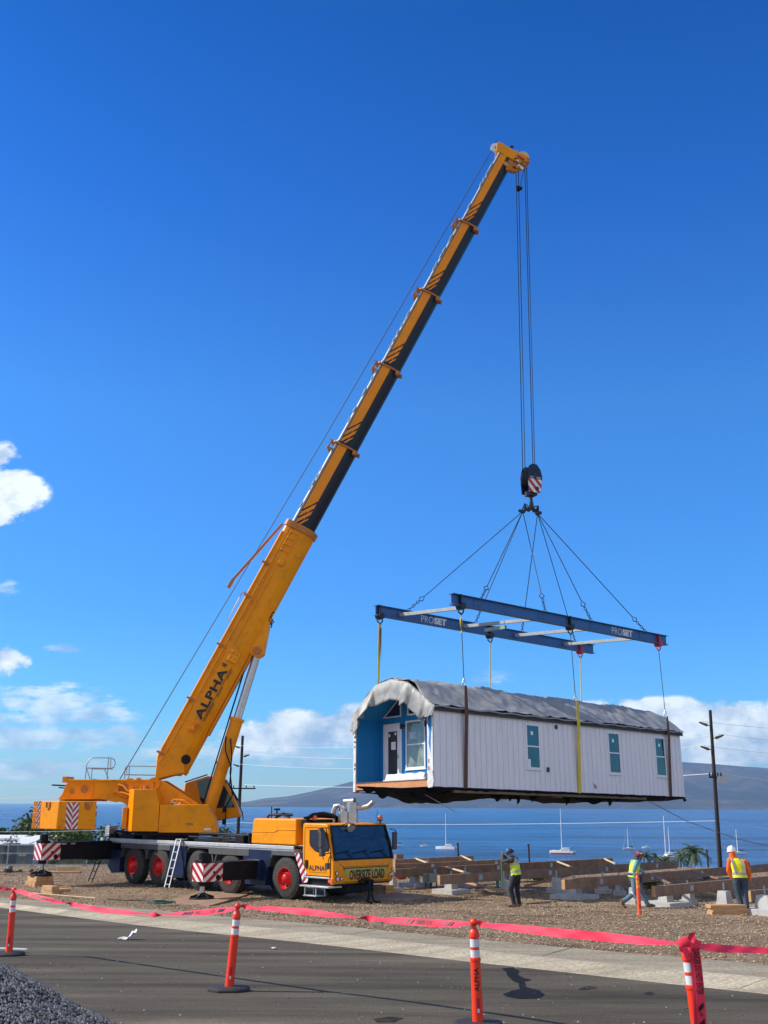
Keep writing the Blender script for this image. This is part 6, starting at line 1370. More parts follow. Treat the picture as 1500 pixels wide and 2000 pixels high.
hp0 = b.build('gravel_heap', gm[0], None); tag(hp0, 'heap of loose grey gravel at the bottom left corner', 'gravel heap', kind='stuff')
def heap_area():
    x = random.uniform(-4.4, hx+3.2); y = random.uniform(6.4, hy+2.4)
    dx, dy = (x-hx)/2.75, (y-hy)/2.3; r = sqrt(dx*dx+dy*dy)
    if r > 1 and random.random() > max(0, .25-(r-1)*1.6): return None
    return x, y
hs = stones('gravel_stones', gm, 62000, heap_area, lambda x, y: random.choice((.010, .013, .016, .020)), 5, lambda x, y: heap(x, y)+.0, flat_=.75); hs['label'] = 'loose grey stones covering the gravel heap'; hs['category'] = 'gravel'
def road_area():
    y = 8+16*random.random(); x = random.uniform(-.4*y, .4*y); return (x, y) if y < gl(G, x)-.1 else None
rs = stones('road_grit', [gm[1], dm[0], gm[2]], 900, road_area, lambda x, y: random.choice((.006, .008, .012, .02)), 6, lambda x, y: Z0+KS*y+.01); rs['label'] = 'scattered grit and pebbles on the dusty asphalt'; rs['category'] = 'grit'
# ================================================================ PEOPLE
M['skin'] = mat('tan_skin', (.36, .19, .12), .55, var=.08); M['boot'] = mat('brown_boot_leather', (.20, .105, .06), .7, var=.2, scale=12)
M['vestg'] = mat('lime_vest', (.62, .80, .03), .7, var=.15, scale=10, bump=.3, bscale=14); M['vesty'] = mat('yellow_vest', (.80, .80, .02), .7, var=.12, scale=10, bump=.3, bscale=14)
M['vestgrey'] = mat('grey_vest_back', (.42, .40, .30), .7, var=.2, scale=9); M['refl'] = mat('grey_reflective_tape', (.40, .34, .33), .4, var=.15, scale=20); M['orange'] = mat('orange_shirt', (.86, .14, .01), .75, var=.12, scale=9, bump=.3, bscale=14)
M['jeans'] = mat('dark_jeans', (.035, .06, .09), .85, var=.3, scale=9, bump=.4, bscale=16); M['bluejeans'] = mat('faded_blue_jeans', (.11, .19, .25), .85, var=.3, scale=8, bump=.4, bscale=16)
M['blackp'] = mat('black_trousers', (.014, .015, .02), .85, var=.3, scale=9, bump=.4, bscale=16); M['greyshirt'] = mat('charcoal_shirt', (.06, .055, .052), .85, var=.25, scale=9, bump=.3, bscale=14)
M['blueshirt'] = mat('blue_long_sleeve', (.13, .34, .44), .8, var=.15, scale=9, bump=.3, bscale=14); M['cap'] = mat('navy_cap_cloth', (.02, .03, .07), .8, var=.2); M['hatw'] = mat('white_hard_hat', (.80, .80, .80), .3, var=.03); M['hatm'] = mat('maroon_patterned_hat', (.20, .03, .05), .6, var=.6, scale=22)
def skinobj(name, pts, edges, m, parent, f, sub=2, root=0):
    b = MB(f); inv = parent_matrix(parent).inverted() if parent else Matrix.Identity(4)
    names = list(pts.keys()); ix = {k: i for i, k in enumerate(names)}
    me = bpy.data.meshes.new(name); me.from_pydata([tuple(inv @ f.W(pts[k][0])) for k in names], [(ix[a], ix[c]) for a, c in edges], [])
    me.materials.append(m); o = bpy.data.objects.new(name, me); C.objects.link(o)
    if parent: o.parent = parent
    sm = o.modifiers.new('skin', 'SKIN'); sm.use_smooth_shade = True; sm.branch_smoothing = .6
    sv = me.skin_vertices[0].data
    for k in names:
        r = pts[k][1]; r = r if isinstance(r, tuple) else (r, r); sv[ix[k]].radius = r
    sv[root].use_root = True
    s_ = o.modifiers.new('sub', 'SUBSURF'); s_.levels = sub; s_.render_levels = sub
    return o
def loft(b, rings, n=20, cap=True):   # rings: (centre, wide vector, deep vector)
    vs = []
    for c, a, d in rings:
        c = V(c); a = V(a); d = V(d)
        for i in range(n):
            q = 2*pi*i/n; ca, sa = cos(q), sin(q); ca = math.copysign(abs(ca)**.8, ca); sa = math.copysign(abs(sa)**.8, sa); vs.append(c+a*ca+d*sa)
    m = len(rings); fs = [(k*n+i, k*n+(i+1) % n, (k+1)*n+(i+1) % n, (k+1)*n+i) for k in range(m-1) for i in range(n)]
    if cap: fs += [list(range(n))[::-1], list(range((m-1)*n, m*n))]
    b.add(vs, fs)
def person(org, face, J, cloth, label, scale=1.0):
    """J: joint positions in the local frame (x to the person's left, y forward, z up)."""
    a = radians(face); f = Fr(org, ax=[(cos(a)*1, sin(a)*1, 0), (-sin(a), cos(a), 0), (0, 0, 1)]); e = empty('person', org, fr=f); tag(e, label, 'person')
    J = {k: V(v)*scale for k, v in J.items()}; s = scale
    P_ = {}
    def ad(k, p, r): P_[k] = (p, (r[0]*s, r[1]*s) if isinstance(r, tuple) else r*s)
    ad('pelvis', J['pelvis'], (.13, .10)); ad('waist', J['pelvis'].lerp(J['chest'], .5), (.125, .095)); ad('chest', J['chest'], (.15, .11)); ad('neck', J['neck'], .055); ad('head0', J['neck'].lerp(J['head'], .5), .06); ad('head', J['head'], (.085, .10)); ad('crown', J['head']+(J['head']-J['neck']).normalized()*.08*s, (.07, .085))
    E_ = [('pelvis', 'waist'), ('waist', 'chest'), ('chest', 'neck'), ('neck', 'head0'), ('head0', 'head'), ('head', 'crown')]
    for S in 'LR':
        ad('sh'+S, J['sh'+S], .058); ad('el'+S, J['el'+S], .042); ad('wr'+S, J['wr'+S], .028)
        hd = (J['wr'+S]-J['el'+S]).normalized(); palm = J['wr'+S]+hd*.08*s; ad('pa'+S, palm, (.038, .018))
        E_ += [('chest', 'sh'+S), ('sh'+S, 'el'+S), ('el'+S, 'wr'+S), ('wr'+S, 'pa'+S)]
        sd = hd.cross(V((0, 1, .3))).normalized(); nn = hd.cross(sd).normalized(); nn = nn if nn.y*1 > 0 else -nn
        for q in range(4):
            base = palm+sd*((q-1.5)*.021*s)+hd*.015*s; L1 = (.040, .045, .042, .033)[q]*s
            m1 = base+hd*L1; t1 = m1+(hd*.7+nn*.7).normalized()*L1*.9
            ad('f%d%sa' % (q, S), base+hd*.008, .0095); ad('f%d%sb' % (q, S), m1, .0085); ad('f%d%sc' % (q, S), t1, .007); E_ += [('pa'+S, 'f%d%sa' % (q, S)), ('f%d%sa' % (q, S), 'f%d%sb' % (q, S)), ('f%d%sb' % (q, S), 'f%d%sc' % (q, S))]
        tb = J['wr'+S]+hd*.03*s+sd*.03*s; ad('t%sa' % S, tb, .011); ad('t%sb' % S, tb+(hd*.7+sd*.6+nn*.4)*.05*s, .009); E_ += [('wr'+S, 't%sa' % S), ('t%sa' % S, 't%sb' % S)]
        ad('hi'+S, J['hi'+S], .095); ad('kn'+S, J['kn'+S], .062); ad('ca'+S, J['kn'+S].lerp(J['an'+S], .35), .058); ad('an'+S, J['an'+S], .042); ad('to'+S, J['to'+S], (.045, .03)); E_ += [('pelvis', 'hi'+S), ('hi'+S, 'kn'+S), ('kn'+S, 'ca'+S), ('ca'+S, 'an'+S), ('an'+S, 'to'+S)]
    body = skinobj('body', P_, E_, M['skin'], e, f, 2)
    # face: nose, eyes, mouth, ears as small raised forms on the head
    hd = J['head']; look = V(J.get('look', (0, 1, 0)))/s; look.normalize(); side = look.cross(V((0, 0, 1))).normalized()
    b = MB(f); b.ball(hd+look*.095*s+V((0, 0, -.005)), .016*s, (1, 1, 1.5), 8); [b.ball(hd+side*(k*.085*s)+V((0, 0, -.01)), .022*s, (.6, .9, 1.5), 8) for k in (-1, 1)]; b.build('nose_and_ears', M['skin'], body)
    b = MB(f); [b.ball(hd+look*.083*s+side*(k*.03*s)+V((0, 0, .018)), .010*s, (1, .6, .6), 8) for k in (-1, 1)]; b.split('eye', M['ink'], body)
    b = MB(f); b.bar(hd+look*.088*s+side*.022*s+V((0, 0, -.045)), hd+look*.088*s-side*.022*s+V((0, 0, -.045)), .008, .008); b.build('mouth', M['redmark'], body)
    # shirt
    up_ = (J['neck']-J['pelvis']).normalized(); wd = (J['shL']-J['shR']).normalized(); dp = wd.cross(up_).normalized(); hw = (J['hiL']-J['hiR']).normalized()
    b = MB(f); R_ = []
    for t, w_, d_ in ((-.02, .17, .125), (.15, .165, .12), (.4, .165, .12), (.62, .19, .13), (.8, .205, .125), (.92, .17, .10), (1.0, .08, .075), (1.06, .065, .065)):
        c = J['pelvis'].lerp(J['chest'], t/.78) if t < .78 else J['chest'].lerp(J['neck'], (t-.78)/.22); ww = hw.lerp(wd, min(1, max(0, t))).normalized(); R_.append((c, ww*w_*s, dp*d_*s))
    loft(b, R_)
    for S in 'LR':
        b.tube([J['sh'+S].lerp(J['chest'], .25), J['sh'+S], J['sh'+S].lerp(J['el'+S], .5), J['el'+S], J['el'+S].lerp(J['wr'+S], .5), J['wr'+S]], [.07*s, .078*s, .066*s, .058*s, .052*s, .040*s], 14)
        b.ball(J['sh'+S], .077*s, (1, 1, 1), 12); b.ball(J['el'+S], .058*s, (1, 1, 1), 10)
    shirt = b.build('shirt', M[cloth['shirt']], body, smooth=80)
    # trousers
    b = MB(f); loft(b, [(J['pelvis']+up_*.10*s, hw*.165*s, dp*.125*s), (J['pelvis'], hw*.18*s, dp*.135*s), (J['pelvis']-V((0, 0, .08*s)), hw*.175*s, dp*.13*s)])
    for S in 'LR': b.tube([J['hi'+S]+V((0, 0, .05*s)), J['hi'+S], J['hi'+S].lerp(J['kn'+S], .5), J['kn'+S], J['kn'+S].lerp(J['an'+S], .4), J['kn'+S].lerp(J['an'+S], .8), J['an'+S]+V((0, 0, .01))], [.10*s, .112*s, .098*s, .080*s, .078*s, .070*s, .074*s], 16); b.ball(J['kn'+S], .080*s, (1, 1, 1), 10)
    b.build('trousers', M[cloth['legs']], body, smooth=80)
    for S in 'LR':
        an, to = J['an'+S], J['to'+S]; d = (to-an); d.z = 0; d = d.normalized(); h_ = an-d*.06*s; g = min(to.z, an.z-.07*s)
        b = MB(f); loft(b, [(an+V((0, 0, .08*s)), d.cross(V((0, 0, 1)))*.055*s, d*.062*s), (an+V((0, 0, -.01)), d.cross(V((0, 0, 1)))*.055*s, d*.07*s)], 12)
        loft(b, [(h_+V((0, 0, -.02*s)), d.cross(V((0, 0, 1)))*.045*s, V((0, 0, .06*s))), (an+d*.04*s+V((0, 0, -.02*s)), d.cross(V((0, 0, 1)))*.055*s, V((0, 0, .06*s))), (to-d*.05*s+V((0, 0, .035*s)), d.cross(V((0, 0, 1)))*.058*s, V((0, 0, .045*s))), (to+d*.04*s+V((0, 0, .02*s)), d.cross(V((0, 0, 1)))*.045*s, V((0, 0, .03*s)))], 14)
        b.build('boot', M['boot'], body, smooth=60)
    # vest: shell over the torso with trim
    vb = MB(f); VR = []
    lo_, hi_ = cloth.get('vrange', (-.05, .97))
    for t, w_, d_ in ((lo_, .20, .150), (.12, .195, .145), (.35, .185, .140), (.6, .198, .145), (.78, .200, .138), (.88, .175, .120), (hi_, .10, .09)):
        c = J['pelvis'].lerp(J['chest'], t/.78) if t < .78 else J['chest'].lerp(J['neck'], (t-.78)/.22); ww = hw.lerp(wd, min(1, max(0, t))).normalized(); VR.append((c, ww*w_*s, dp*d_*s))
    loft(vb, VR, 28, False); n = 28
    vm = cloth['vest']; vb.m = [0]*len(vb.f)
    if cloth.get('greytop'):
        vb.m = [1 if k >= 3 else 0 for k in range(6) for i in range(n)]
    v = vb.build('vest', [M[vm], M['vestgrey']], body, smooth=80)
    def band(k0, t, hgt, name='reflective_band'):
        c, a_, d_ = [VR[k0][i].lerp(VR[k0+1][i], t) for i in range(3)]; u = (VR[k0+1][0]-VR[k0][0]).normalized(); b = MB(f)
        loft(b, [(c-u*hgt/2, a_*1.05, d_*1.06), (c+u*hgt/2, a_*1.04, d_*1.05)], 28, False); b.build(name, M['refl'], v)
    band(1, .3, .06*s)
    if cloth.get('cross'):
        # broad bands over the shoulders, running down the back
        for S, q in (('L', .12), ('R', -.12)):
            b = MB(f); pts_ = []
            for t, dd in ((.22, .150), (.45, .150), (.7, .150), (.85, .135), (.95, .10)):
                c = J['pelvis'].lerp(J['chest'], t/.78) if t < .78 else J['chest'].lerp(J['neck'], (t-.78)/.22); qq = q*(1.0 if cloth['cross'] == 'straight' else (1.25-.4*(1-t))); pts_.append(c+wd*qq*s-dp*dd*s*cloth.get('back', 1))
            for p, q2 in zip(pts_, pts_[1:]): b.bar(p, q2, .055*s, .014, dp)
            b.build('shoulder_band', M['refl'], v)
    return e, f, J, body, v
def leg_std(): return {}
def GP(px, py): p = gp(px, py); return V((p.x, p.y, gz(p.x, p.y)+.0))
# --- worker 1: back three-quarter, head bowed, both hands raised to the face
o1 = GP(1010, 1773); s1_ = 1.0
J = dict(pelvis=(0, 0, .98), chest=(0, .06, 1.34), neck=(0, .10, 1.50), head=(0, .20, 1.61), shL=(-.19, .06, 1.43), shR=(.19, .06, 1.43), elL=(-.25, .34, 1.36), wrL=(-.08, .42, 1.55), elR=(.22, .34, 1.34), wrR=(.07, .42, 1.54),
  hiL=(-.10, 0, .94), hiR=(.10, 0, .94), knL=(-.10, .16, .52), anL=(-.10, .05, .09), toL=(-.11, .24, .03), knR=(.11, .03, .50), anR=(.11, -.03, .09), toR=(.12, .16, .03), look=(0, .8, -.5))
# local x here is to the person's right, so faces are turned by the frame angle
w1, f1, J1, body1, v1 = person(o1, 62, J, dict(shirt='greyshirt', legs='blackp', vest='vestg', greytop=True), 'person in lime vest and dark cap with both hands raised to the face')
b = MB(f1); h = J1['head']; b.lathe(h+V((0, -.01, .04)), (0, .25, 1), [(-.03, .115), (.02, .118), (.06, .105), (.10, .07), (.12, 0)], 18); b.lathe(h+V((0, -.01, .03)), (0, .25, 1), [(-.005, .11), (0, .16), (.01, .16), (.015, .11)], 18); b.build('hat', M['cap'], body1)
b = MB(f1); b.ball(h+V((-.03, .05, .09)), .075, (1, .8, .7), 10); b.build('bandana_patch', M['blueshirt'], body1)
b = MB(f1); a_ = J1['wrL']; b.tube([a_+V((0, .04, 0)), a_+V((-.02, .05, -.3)), a_+V((.02, .03, -.7)), a_+V((0, .05, -.95))], .016, 6); b.tube([a_+V((.06, .04, 0)), a_+V((.08, .06, -.4)), a_+V((.03, .05, -.85))], .016, 6); o = b.build('green_line', mat('green_cord', (.05, .20, .13), .7), None); tag(o, 'doubled green cord hanging from the first worker hands', 'cord')
# --- worker 2: striding right, side on
o2_ = GP(1240, 1776)
J = dict(pelvis=(0, 0, .93), chest=(0, .08, 1.29), neck=(0, .16, 1.44), head=(0, .24, 1.56), shL=(-.19, .08, 1.38), shR=(.19, .08, 1.38), elR=(.24, -.05, 1.14), wrR=(.20, .06, .92), elL=(-.24, .28, 1.16), wrL=(-.22, .50, 1.02),
  hiL=(-.09, 0, .90), hiR=(.09, 0, .90), knR=(.10, -.02, .47), anR=(.10, -.42, .20), toR=(.10, -.36, .03), knL=(-.10, .28, .52), anL=(-.10, .46, .10), toL=(-.10, .66, .05), look=(0, 1, -.25))
w2, f2, J2, body2, v2 = person(o2_, -82, J, dict(shirt='blueshirt', legs='bluejeans', vest='vestg', greytop=False), 'person striding right in faded jeans, blue sleeves and maroon hat')
h = J2['head']; b = MB(f2); b.lathe(h+V((0, 0, .03)), (0, .1, 1), [(-.01, .115), (.05, .118), (.09, .105), (.125, .07), (.14, 0)], 18); b.lathe(h+V((0, 0, .025)), (0, .1, 1), [(-.012, .11), (-.008, .19), (.004, .19), (.01, .11)], 20); b.build('hat', M['hatm'], body2)
b = MB(f2); b.ball(h+V((.11, .03, .08)), .03, (.4, 1, 1), 8); b.ball(h+V((.10, -.04, .09)), .022, (.4, 1, 1), 8); b.build('hat_sticker', M['hatw'], body2)
b = MB(f2); loft(b, [(h+V((0, -.06, -.0)), (.085, 0, 0), (0, .06, 0)), (h+V((0, -.12, -.10)), (.11, 0, 0), (0, .05, 0)), (h+V((0, -.14, -.18)), (.12, 0, 0), (0, .03, 0))], 14); b.build('neck_flap', M['greyshirt'], body2)
b = MB(f2); k_ = J2['knR'].lerp(J2['anR'], .12); b.cyl(k_, J2['knR'].lerp(J2['anR'], .2), .082, n=14); b.build('knee_patch', M['white'], body2)
b = MB(f2); p = J2['pelvis']; loft(b, [(p+V((0, 0, .06)), (.19, 0, 0), (0, .15, 0)), (p+V((0, 0, .12)), (.188, 0, 0), (0, .148, 0))], 20, False); b.box(.12, .24, .08, .2, .78, .98); b.build('tool_belt', M['cap'], body2)
# --- worker 3: back view, white hard hat, head turned left
o3 = GP(1450, 1788)
J = dict(pelvis=(.02, 0, .98), chest=(-.01, .04, 1.34), neck=(-.06, .06, 1.50), head=(-.13, .10, 1.63), shL=(-.21, .05, 1.43), shR=(.19, .03, 1.40), elL=(-.27, .10, 1.14), wrL=(-.17, .14, .94), elR=(.28, .04, 1.14), wrR=(.30, .10, .90),
  hiL=(-.08, 0, .94), hiR=(.12, 0, .94), knL=(-.05, .08, .50), anL=(.02, .0, .09), toL=(-.02, .20, .03), knR=(.13, .04, .50), anR=(.12, -.10, .09), toR=(.15, .12, .03), look=(-.5, .9, -.2))
w3, f3, J3, body3, v3 = person(o3, -8, J, dict(shirt='orange', legs='jeans', vest='vesty', cross='v'), 'person in white hard hat and yellow vest over orange sleeves, back turned', 1.02)
h = J3['head']; b = MB(f3); b.lathe(h+V((0, 0, .035)), (-.05, .1, 1), [(-.02, .120), (.03, .128), (.09, .115), (.13, .085), (.15, .03), (.152, 0)], 22); b.lathe(h+V((0, .02, .03)), (-.05, .1, 1), [(-.02, .12), (-.015, .155), (-.005, .155), (0, .12)], 22); b.box(h.x-.012, h.x+.012, h.y-.1, h.y+.12, h.z+.15, h.z+.195); b.build('hard_hat', M['hatw'], body3)
b = MB(f3); loft(b, [(h+V((0, -.01, .02)), (.098, 0, 0), (0, .115, 0)), (h+V((.01, -.02, -.08)), (.095, 0, 0), (0, .105, 0)), (h+V((.03, -.03, -.15)), (.12, 0, 0), (0, .11, 0))], 16); b.build('hood', M['orange'], body3)
# ================================================================ UTILITY POLES AND WIRES
M['polew'] = mat('dark_pole_wood', (.030, .022, .018), .85, var=.3, scale=1.5, stretch=(4, 4, .5)); M['wirew'] = mat('pale_overhead_wire', (.75, .75, .74), .5, var=0)
def upole(px, pt, pb, Y, r, lbl, arms, label_=None):
    T = atY(*pt, Y); Bt = atY(*pb, Y); Bt = V((T.x+(Bt.x-T.x)*.0+0, Y, 0)); dx = atY(*pb, Y); gzz = ground(T.x, Y); k = (dx.x-T.x)/(T.z-dx.z)
    foot = V((T.x+k*(T.z-gzz), Y, gzz-.3)); e = empty('utility_pole', foot); tag(e, lbl, 'utility pole', 'wooden utility poles behind the site')
    b = MB(); b.cyl(foot, T, r*1.25, r*.8, 14); b.build('pole', M['polew'], e)
    def at(py): t = (T.z-atY(T.x and pt[0], py, Y).z)/(T.z-foot.z); return T.lerp(foot, t)
    for (py, sd) in arms[0]:
        p = at(py); b = MB(); b.bar(p, p+V((sd*.3, 0, .02)), .06, .06); b.cyl(p+V((sd*.25, 0, .02)), p+V((sd*.75, 0, .20)), .10, .05, n=8); b.build('insulator_arm', M['belly2'], e)
    for (py, w_) in arms[1]:
        p = at(py); b = MB(); b.box(p.x-w_, p.x+w_, p.y-.25, p.y-.15, p.z-.06, p.z+.06); [b.cyl((p.x+q*w_, p.y-.2, p.z+.06), (p.x+q*w_, p.y-.2, p.z+.28), .05, n=8) for q in (-.9, -.4, .4, .9)]; b.build('crossarm', M['polew'], e)
    return at, e
YL, YR = 104, 68
atL, eL = upole(471, (474, 1437), (464, 1640), YL, .16, 'left dark utility pole with side arms, beyond the crane operator cab', [[(1461, -1), (1478, 1), (1497, -1)], [(1540, 1.5)]])
atR, eR = upole(1387, (1387, 1387), (1407, 1700), YR, .118, 'tall dark utility pole at the right, beyond the white-hatted worker', [[(1417, -1), (1442, 1), (1464, -1)], [(1518, .4)]])
p = atR(1518); b = MB(); b.box(p.x+.1, p.x+.7, p.y-.4, p.y-.15, p.z-.35, p.z+.05); b.build('junction_box', M['galv'], eR)
GW = 'overhead wires strung behind the site'
def wire(A, Bq, sag, lbl, r=.012, grp=GW):
    n = 24; pts = [A.lerp(Bq, i/n)-V((0, 0, sag*4*(i/n)*(1-i/n))) for i in range(n+1)]; b = MB(); b.tube(pts, r, 5); o = b.build('overhead_wire', M['wirew'], None); tag(o, lbl, 'wire', grp)
names = ['topmost', 'second', 'third', 'fourth', 'lowest']
for i, (yl, yr, sg) in enumerate(((1461, 1417, .8), (1478, 1442, .9), (1497, 1464, .9), (1538, 1518, .5), (1612, 1611, .2))):
    A, Bq = atL(yl), atR(yr); off = ((-.6, .6, -.6, .3, .1)[i]); wire(A+V((off, -.1, .25)), Bq+V((off, -.1, .25)), sg, '%s pale wire between the two utility poles' % names[i], .013 if i != 3 else .022)
    C1 = atY(1600, (1421, 1446, 1472, 1520, 1618)[i]+(6 if i < 3 else 12), YR+6); wire(Bq+V((off, -.1, .25)), C1, .1, '%s pale wire running right from the right utility pole' % names[i], .011 if i != 3 else .02)
    D1 = atY(-70, (1485, 1500, 1515, 1532, 1624)[i], YL+12); wire(A+V((off, -.1, .25)), D1, .3, '%s pale wire running left behind the crane rear' % names[i], .016)
wire(atL(1538)+V((-1.2, -.1, .3)), atY(-70, 1561, YL+12), .3, 'thick pale wire just above the sea horizon behind the crane rear', .022)
# thin far poles
for (px, yt, yb, lbl) in ((894, 1646, 1690, 'thin lamp pole right of the left catamaran'), (1032, 1648, 1700, 'thin lamp pole right of the first worker head'), (1380, 1659, 1705, 'thin leaning pole left of the right utility pole'), (1462, 1684, 1720, 'short thin pole at the right behind the white-hatted worker')):
    Y = 120; T = atY(px, yt, Y); e = empty('far_pole', (T.x, Y, ground(T.x, Y))); tag(e, lbl, 'pole', 'thin poles between the site and the sea'); b = MB(); b.cyl((T.x+.2, Y, ground(T.x, Y)-.2), T, .10, n=8); b.build('shaft', M['polew'], e); b = MB(); b.box(T.x-.3, T.x+.3, Y-.05, Y+.05, T.z-.05, T.z+.06); b.build('cap', M['galv'], e)
# ================================================================ BOATS
M['boatw'] = mat('white_boat_hull', (.80, .80, .78), .35, var=.04, scale=.3); M['boatd'] = mat('boat_dark_trim', (.03, .04, .06), .4, var=.1); M['boatr'] = mat('boat_red_stripe', (.45, .04, .05), .4, var=.05); M['boatb'] = mat('boat_blue_cover', (.03, .05, .10), .6)
def hull(b, L_, W_, H_, y=0, bow=.25, sh=.2):
    n = 14; R_ = []
    for i in range(n+1):
        t = i/n; w = W_/2*(1-max(0, (t-.55)/.45)**2*.96)*(.85+.15*min(1, t*4)); z = H_*(1+bow*t*t); R_ += [(L_*(t-.5), y-w, z), (L_*(t-.5), y-w*.7, -.3), (L_*(t-.5), y+w*.7, -.3), (L_*(t-.5), y+w, z)]
    fs = [(4*i+k, 4*i+k+1, 4*i+5+k, 4*i+4+k) for i in range(n) for k in range(3)]+[(4*i+3, 4*i, 4*i+4, 4*i+7) for i in range(n)]+[(3, 2, 1, 0), (4*n, 4*n+1, 4*n+2, 4*n+3)]
    b.add(R_, fs)
def boat(kind, px, py, L_, head, lbl, mast=0, cat_='sailboat', red=False, mpx=None):
    p = atz(px, py, -24); f = Fr(p, head); e = empty(kind, p, fr=f); tag(e, lbl, cat_, 'boats moored off the shore')
    if kind == 'catamaran':
        for y in (-L_*.2, L_*.2):
            b = MB(f); hull(b, L_, L_*.11, L_*.10, y); h = b.build('hull', M['boatw'], e)
            if red: b = MB(f); hull(b, L_*.99, L_*.115, L_*.035, y, .1); b.build('stripe', M['boatr'], h)
        b = MB(f); b.box(-L_*.35, L_*.18, -L_*.2, L_*.2, L_*.07, L_*.10); b.build('deck', M['boatw'], e, .1)
        b = MB(f); b.prism([(-L_*.30, L_*.10), (-L_*.28, L_*.19), (L_*.02, L_*.19), (L_*.12, L_*.10)], 1, -L_*.14, L_*.14); c = b.build('cabin', M['boatw'], e, .1)
        b = MB(f); b.box(-L_*.26, L_*.04, -L_*.143, L_*.143, L_*.125, L_*.165); b.build('window', M['boatd'], c)
        b = MB(f); b.box(-L_*.30, -L_*.02, -L_*.13, L_*.13, L_*.225, L_*.235); [b.bar((x, y, L_*.19), (x, y, L_*.23), .1, .1) for x in (-L_*.28, -L_*.04) for y in (-L_*.12, L_*.12)]; b.build('canopy', M['boatw'], e)
    elif kind == 'motorboat':
        b = MB(f); hull(b, L_, L_*.3, L_*.12); b.build('hull', M['boatw'], e); b = MB(f); b.prism([(-L_*.2, L_*.12), (-L_*.2, L_*.26), (L_*.05, L_*.26), (L_*.18, L_*.13)], 1, -L_*.11, L_*.11); c = b.build('cabin', M['boatw'], e, .05); b = MB(f); b.box(-L_*.18, L_*.07, -L_*.113, L_*.113, L_*.18, L_*.23); b.build('window', M['boatd'], c)
        b = MB(f); b.box(-L_*.5, -L_*.46, -.2, .2, L_*.02, L_*.16); b.build('outboard_motor', M['boatd'], e)
    else:
        b = MB(f); hull(b, L_, L_*.27, L_*.10); b.build('hull', M['boatw'], e); b = MB(f); b.prism([(-L_*.12, L_*.09), (-L_*.10, L_*.15), (L_*.1, L_*.15), (L_*.2, L_*.10)], 1, -L_*.08, L_*.08); b.build('cabin', M['boatw'], e, .05)
        b = MB(f); b.bar((-L_*.38, 0, L_*.22), (L_*.02, 0, L_*.24), .35, .45); b.build('furled_sail', M['boatb'], e)
        b = MB(f); b.tube([(-L_*.45, 0, L_*.12), (-.02*L_, 0, mast)], .04, 4); b.tube([(L_*.48, 0, L_*.13), (.04*L_, 0, mast*.97)], .04, 4); b.build('stay', M['galv'], e)
    if mast:
        b = MB(f); b.cyl((L_*.03, 0, L_*.08), (L_*.03, 0, mast), .22, .13, 8); [b.bar((L_*.03, -L_*.06, mast*q), (L_*.03, L_*.06, mast*q), .1, .1) for q in (.4, .7)]; b.build('mast', M['boatw'], e)
    return e
boat('catamaran', 872, 1658, 11.5, 155, 'white catamaran with a tall mast, left of the first worker', 19.5, 'catamaran')
boat('catamaran', 1099, 1667, 12.5, 155, 'white catamaran with a red stripe and tall mast, right of the first worker', 22.5, 'catamaran', True)
boat('sailboat', 1228, 1659, 7.2, 190, 'small white sailboat above the walking worker', 11.5)
boat('motorboat', 1262, 1656, 4.8, 170, 'tiny white motorboat right of the small sailboat', 0, 'motorboat')
boat('catamaran', 1302, 1677, 10.5, 200, 'large white catamaran half hidden behind the right palms', 19.5, 'catamaran')
boat('sailboat', 1309, 1668, 7, 200, 'sailboat mast rising just right of the large catamaran', 13.5)
boat('sailboat', 1442, 1668, 8.6, 190, 'pale blue white sailboat above the white hard hat', 12.5)
boat('motorboat', 1441, 1690, .0001+3, 180, 'tiny boat low at the right behind the beams', 0, 'motorboat') if False else None
boat('sailboat', 776, 1652, 6.5, 185, 'low white sailboat right beside the cab windshield', 8)
boat('motorboat', 829, 1653, 5, 175, 'small motorboat between the cab and the left catamaran', 0, 'motorboat')
# ================================================================ VEGETATION
M['leaf'] = mat('tree_leaves', (.075, .115, .030), .7, var=.45, scale=.35, spec=.2); M['leaf2'] = mat('tree_leaves_olive', (.13, .155, .045), .7, var=.4, scale=.35, spec=.2); M['palmleaf'] = mat('palm_fronds', (.055, .080, .025), .6, var=.35, scale=.5, spec=.3)
M['bark'] = mat('grey_bark', (.17, .14, .11), .9, var=.25, scale=2); M['drybush'] = mat('dry_brush', (.17, .15, .07), .85, var=.4, scale=1)
def leafcloud(b, c, R, n, s, seed, lobes=7):
    rnd = random.Random(seed); L_ = [(V((rnd.gauss(0, .36)*R[0], rnd.gauss(0, .34)*R[1], rnd.gauss(0.05, .30)*R[2])), rnd.uniform(.32, .62)) for _ in range(lobes)]
    for _ in range(n):
        o, k = L_[rnd.randrange(lobes)]; d = V((rnd.gauss(0, 1), rnd.gauss(0, 1), rnd.gauss(0, 1))).normalized()*(rnd.random()**.35)
        p = V(c)+o+V((d.x*R[0]*k, d.y*R[1]*k, d.z*R[2]*k)); a = V((rnd.gauss(0, 1), rnd.gauss(0, 1), rnd.gauss(0, .6))).normalized(); t = a.cross(V((rnd.random(), rnd.random(), rnd.random()))).normalized(); q = s*rnd.uniform(.5, 1.2)
        k0 = len(b.v); b.v += [p-a*q, p+t*q*.6, p+a*q, p-t*q*.6]; b.f.append([k0, k0+1, k0+2, k0+3]); b.m.append(0)
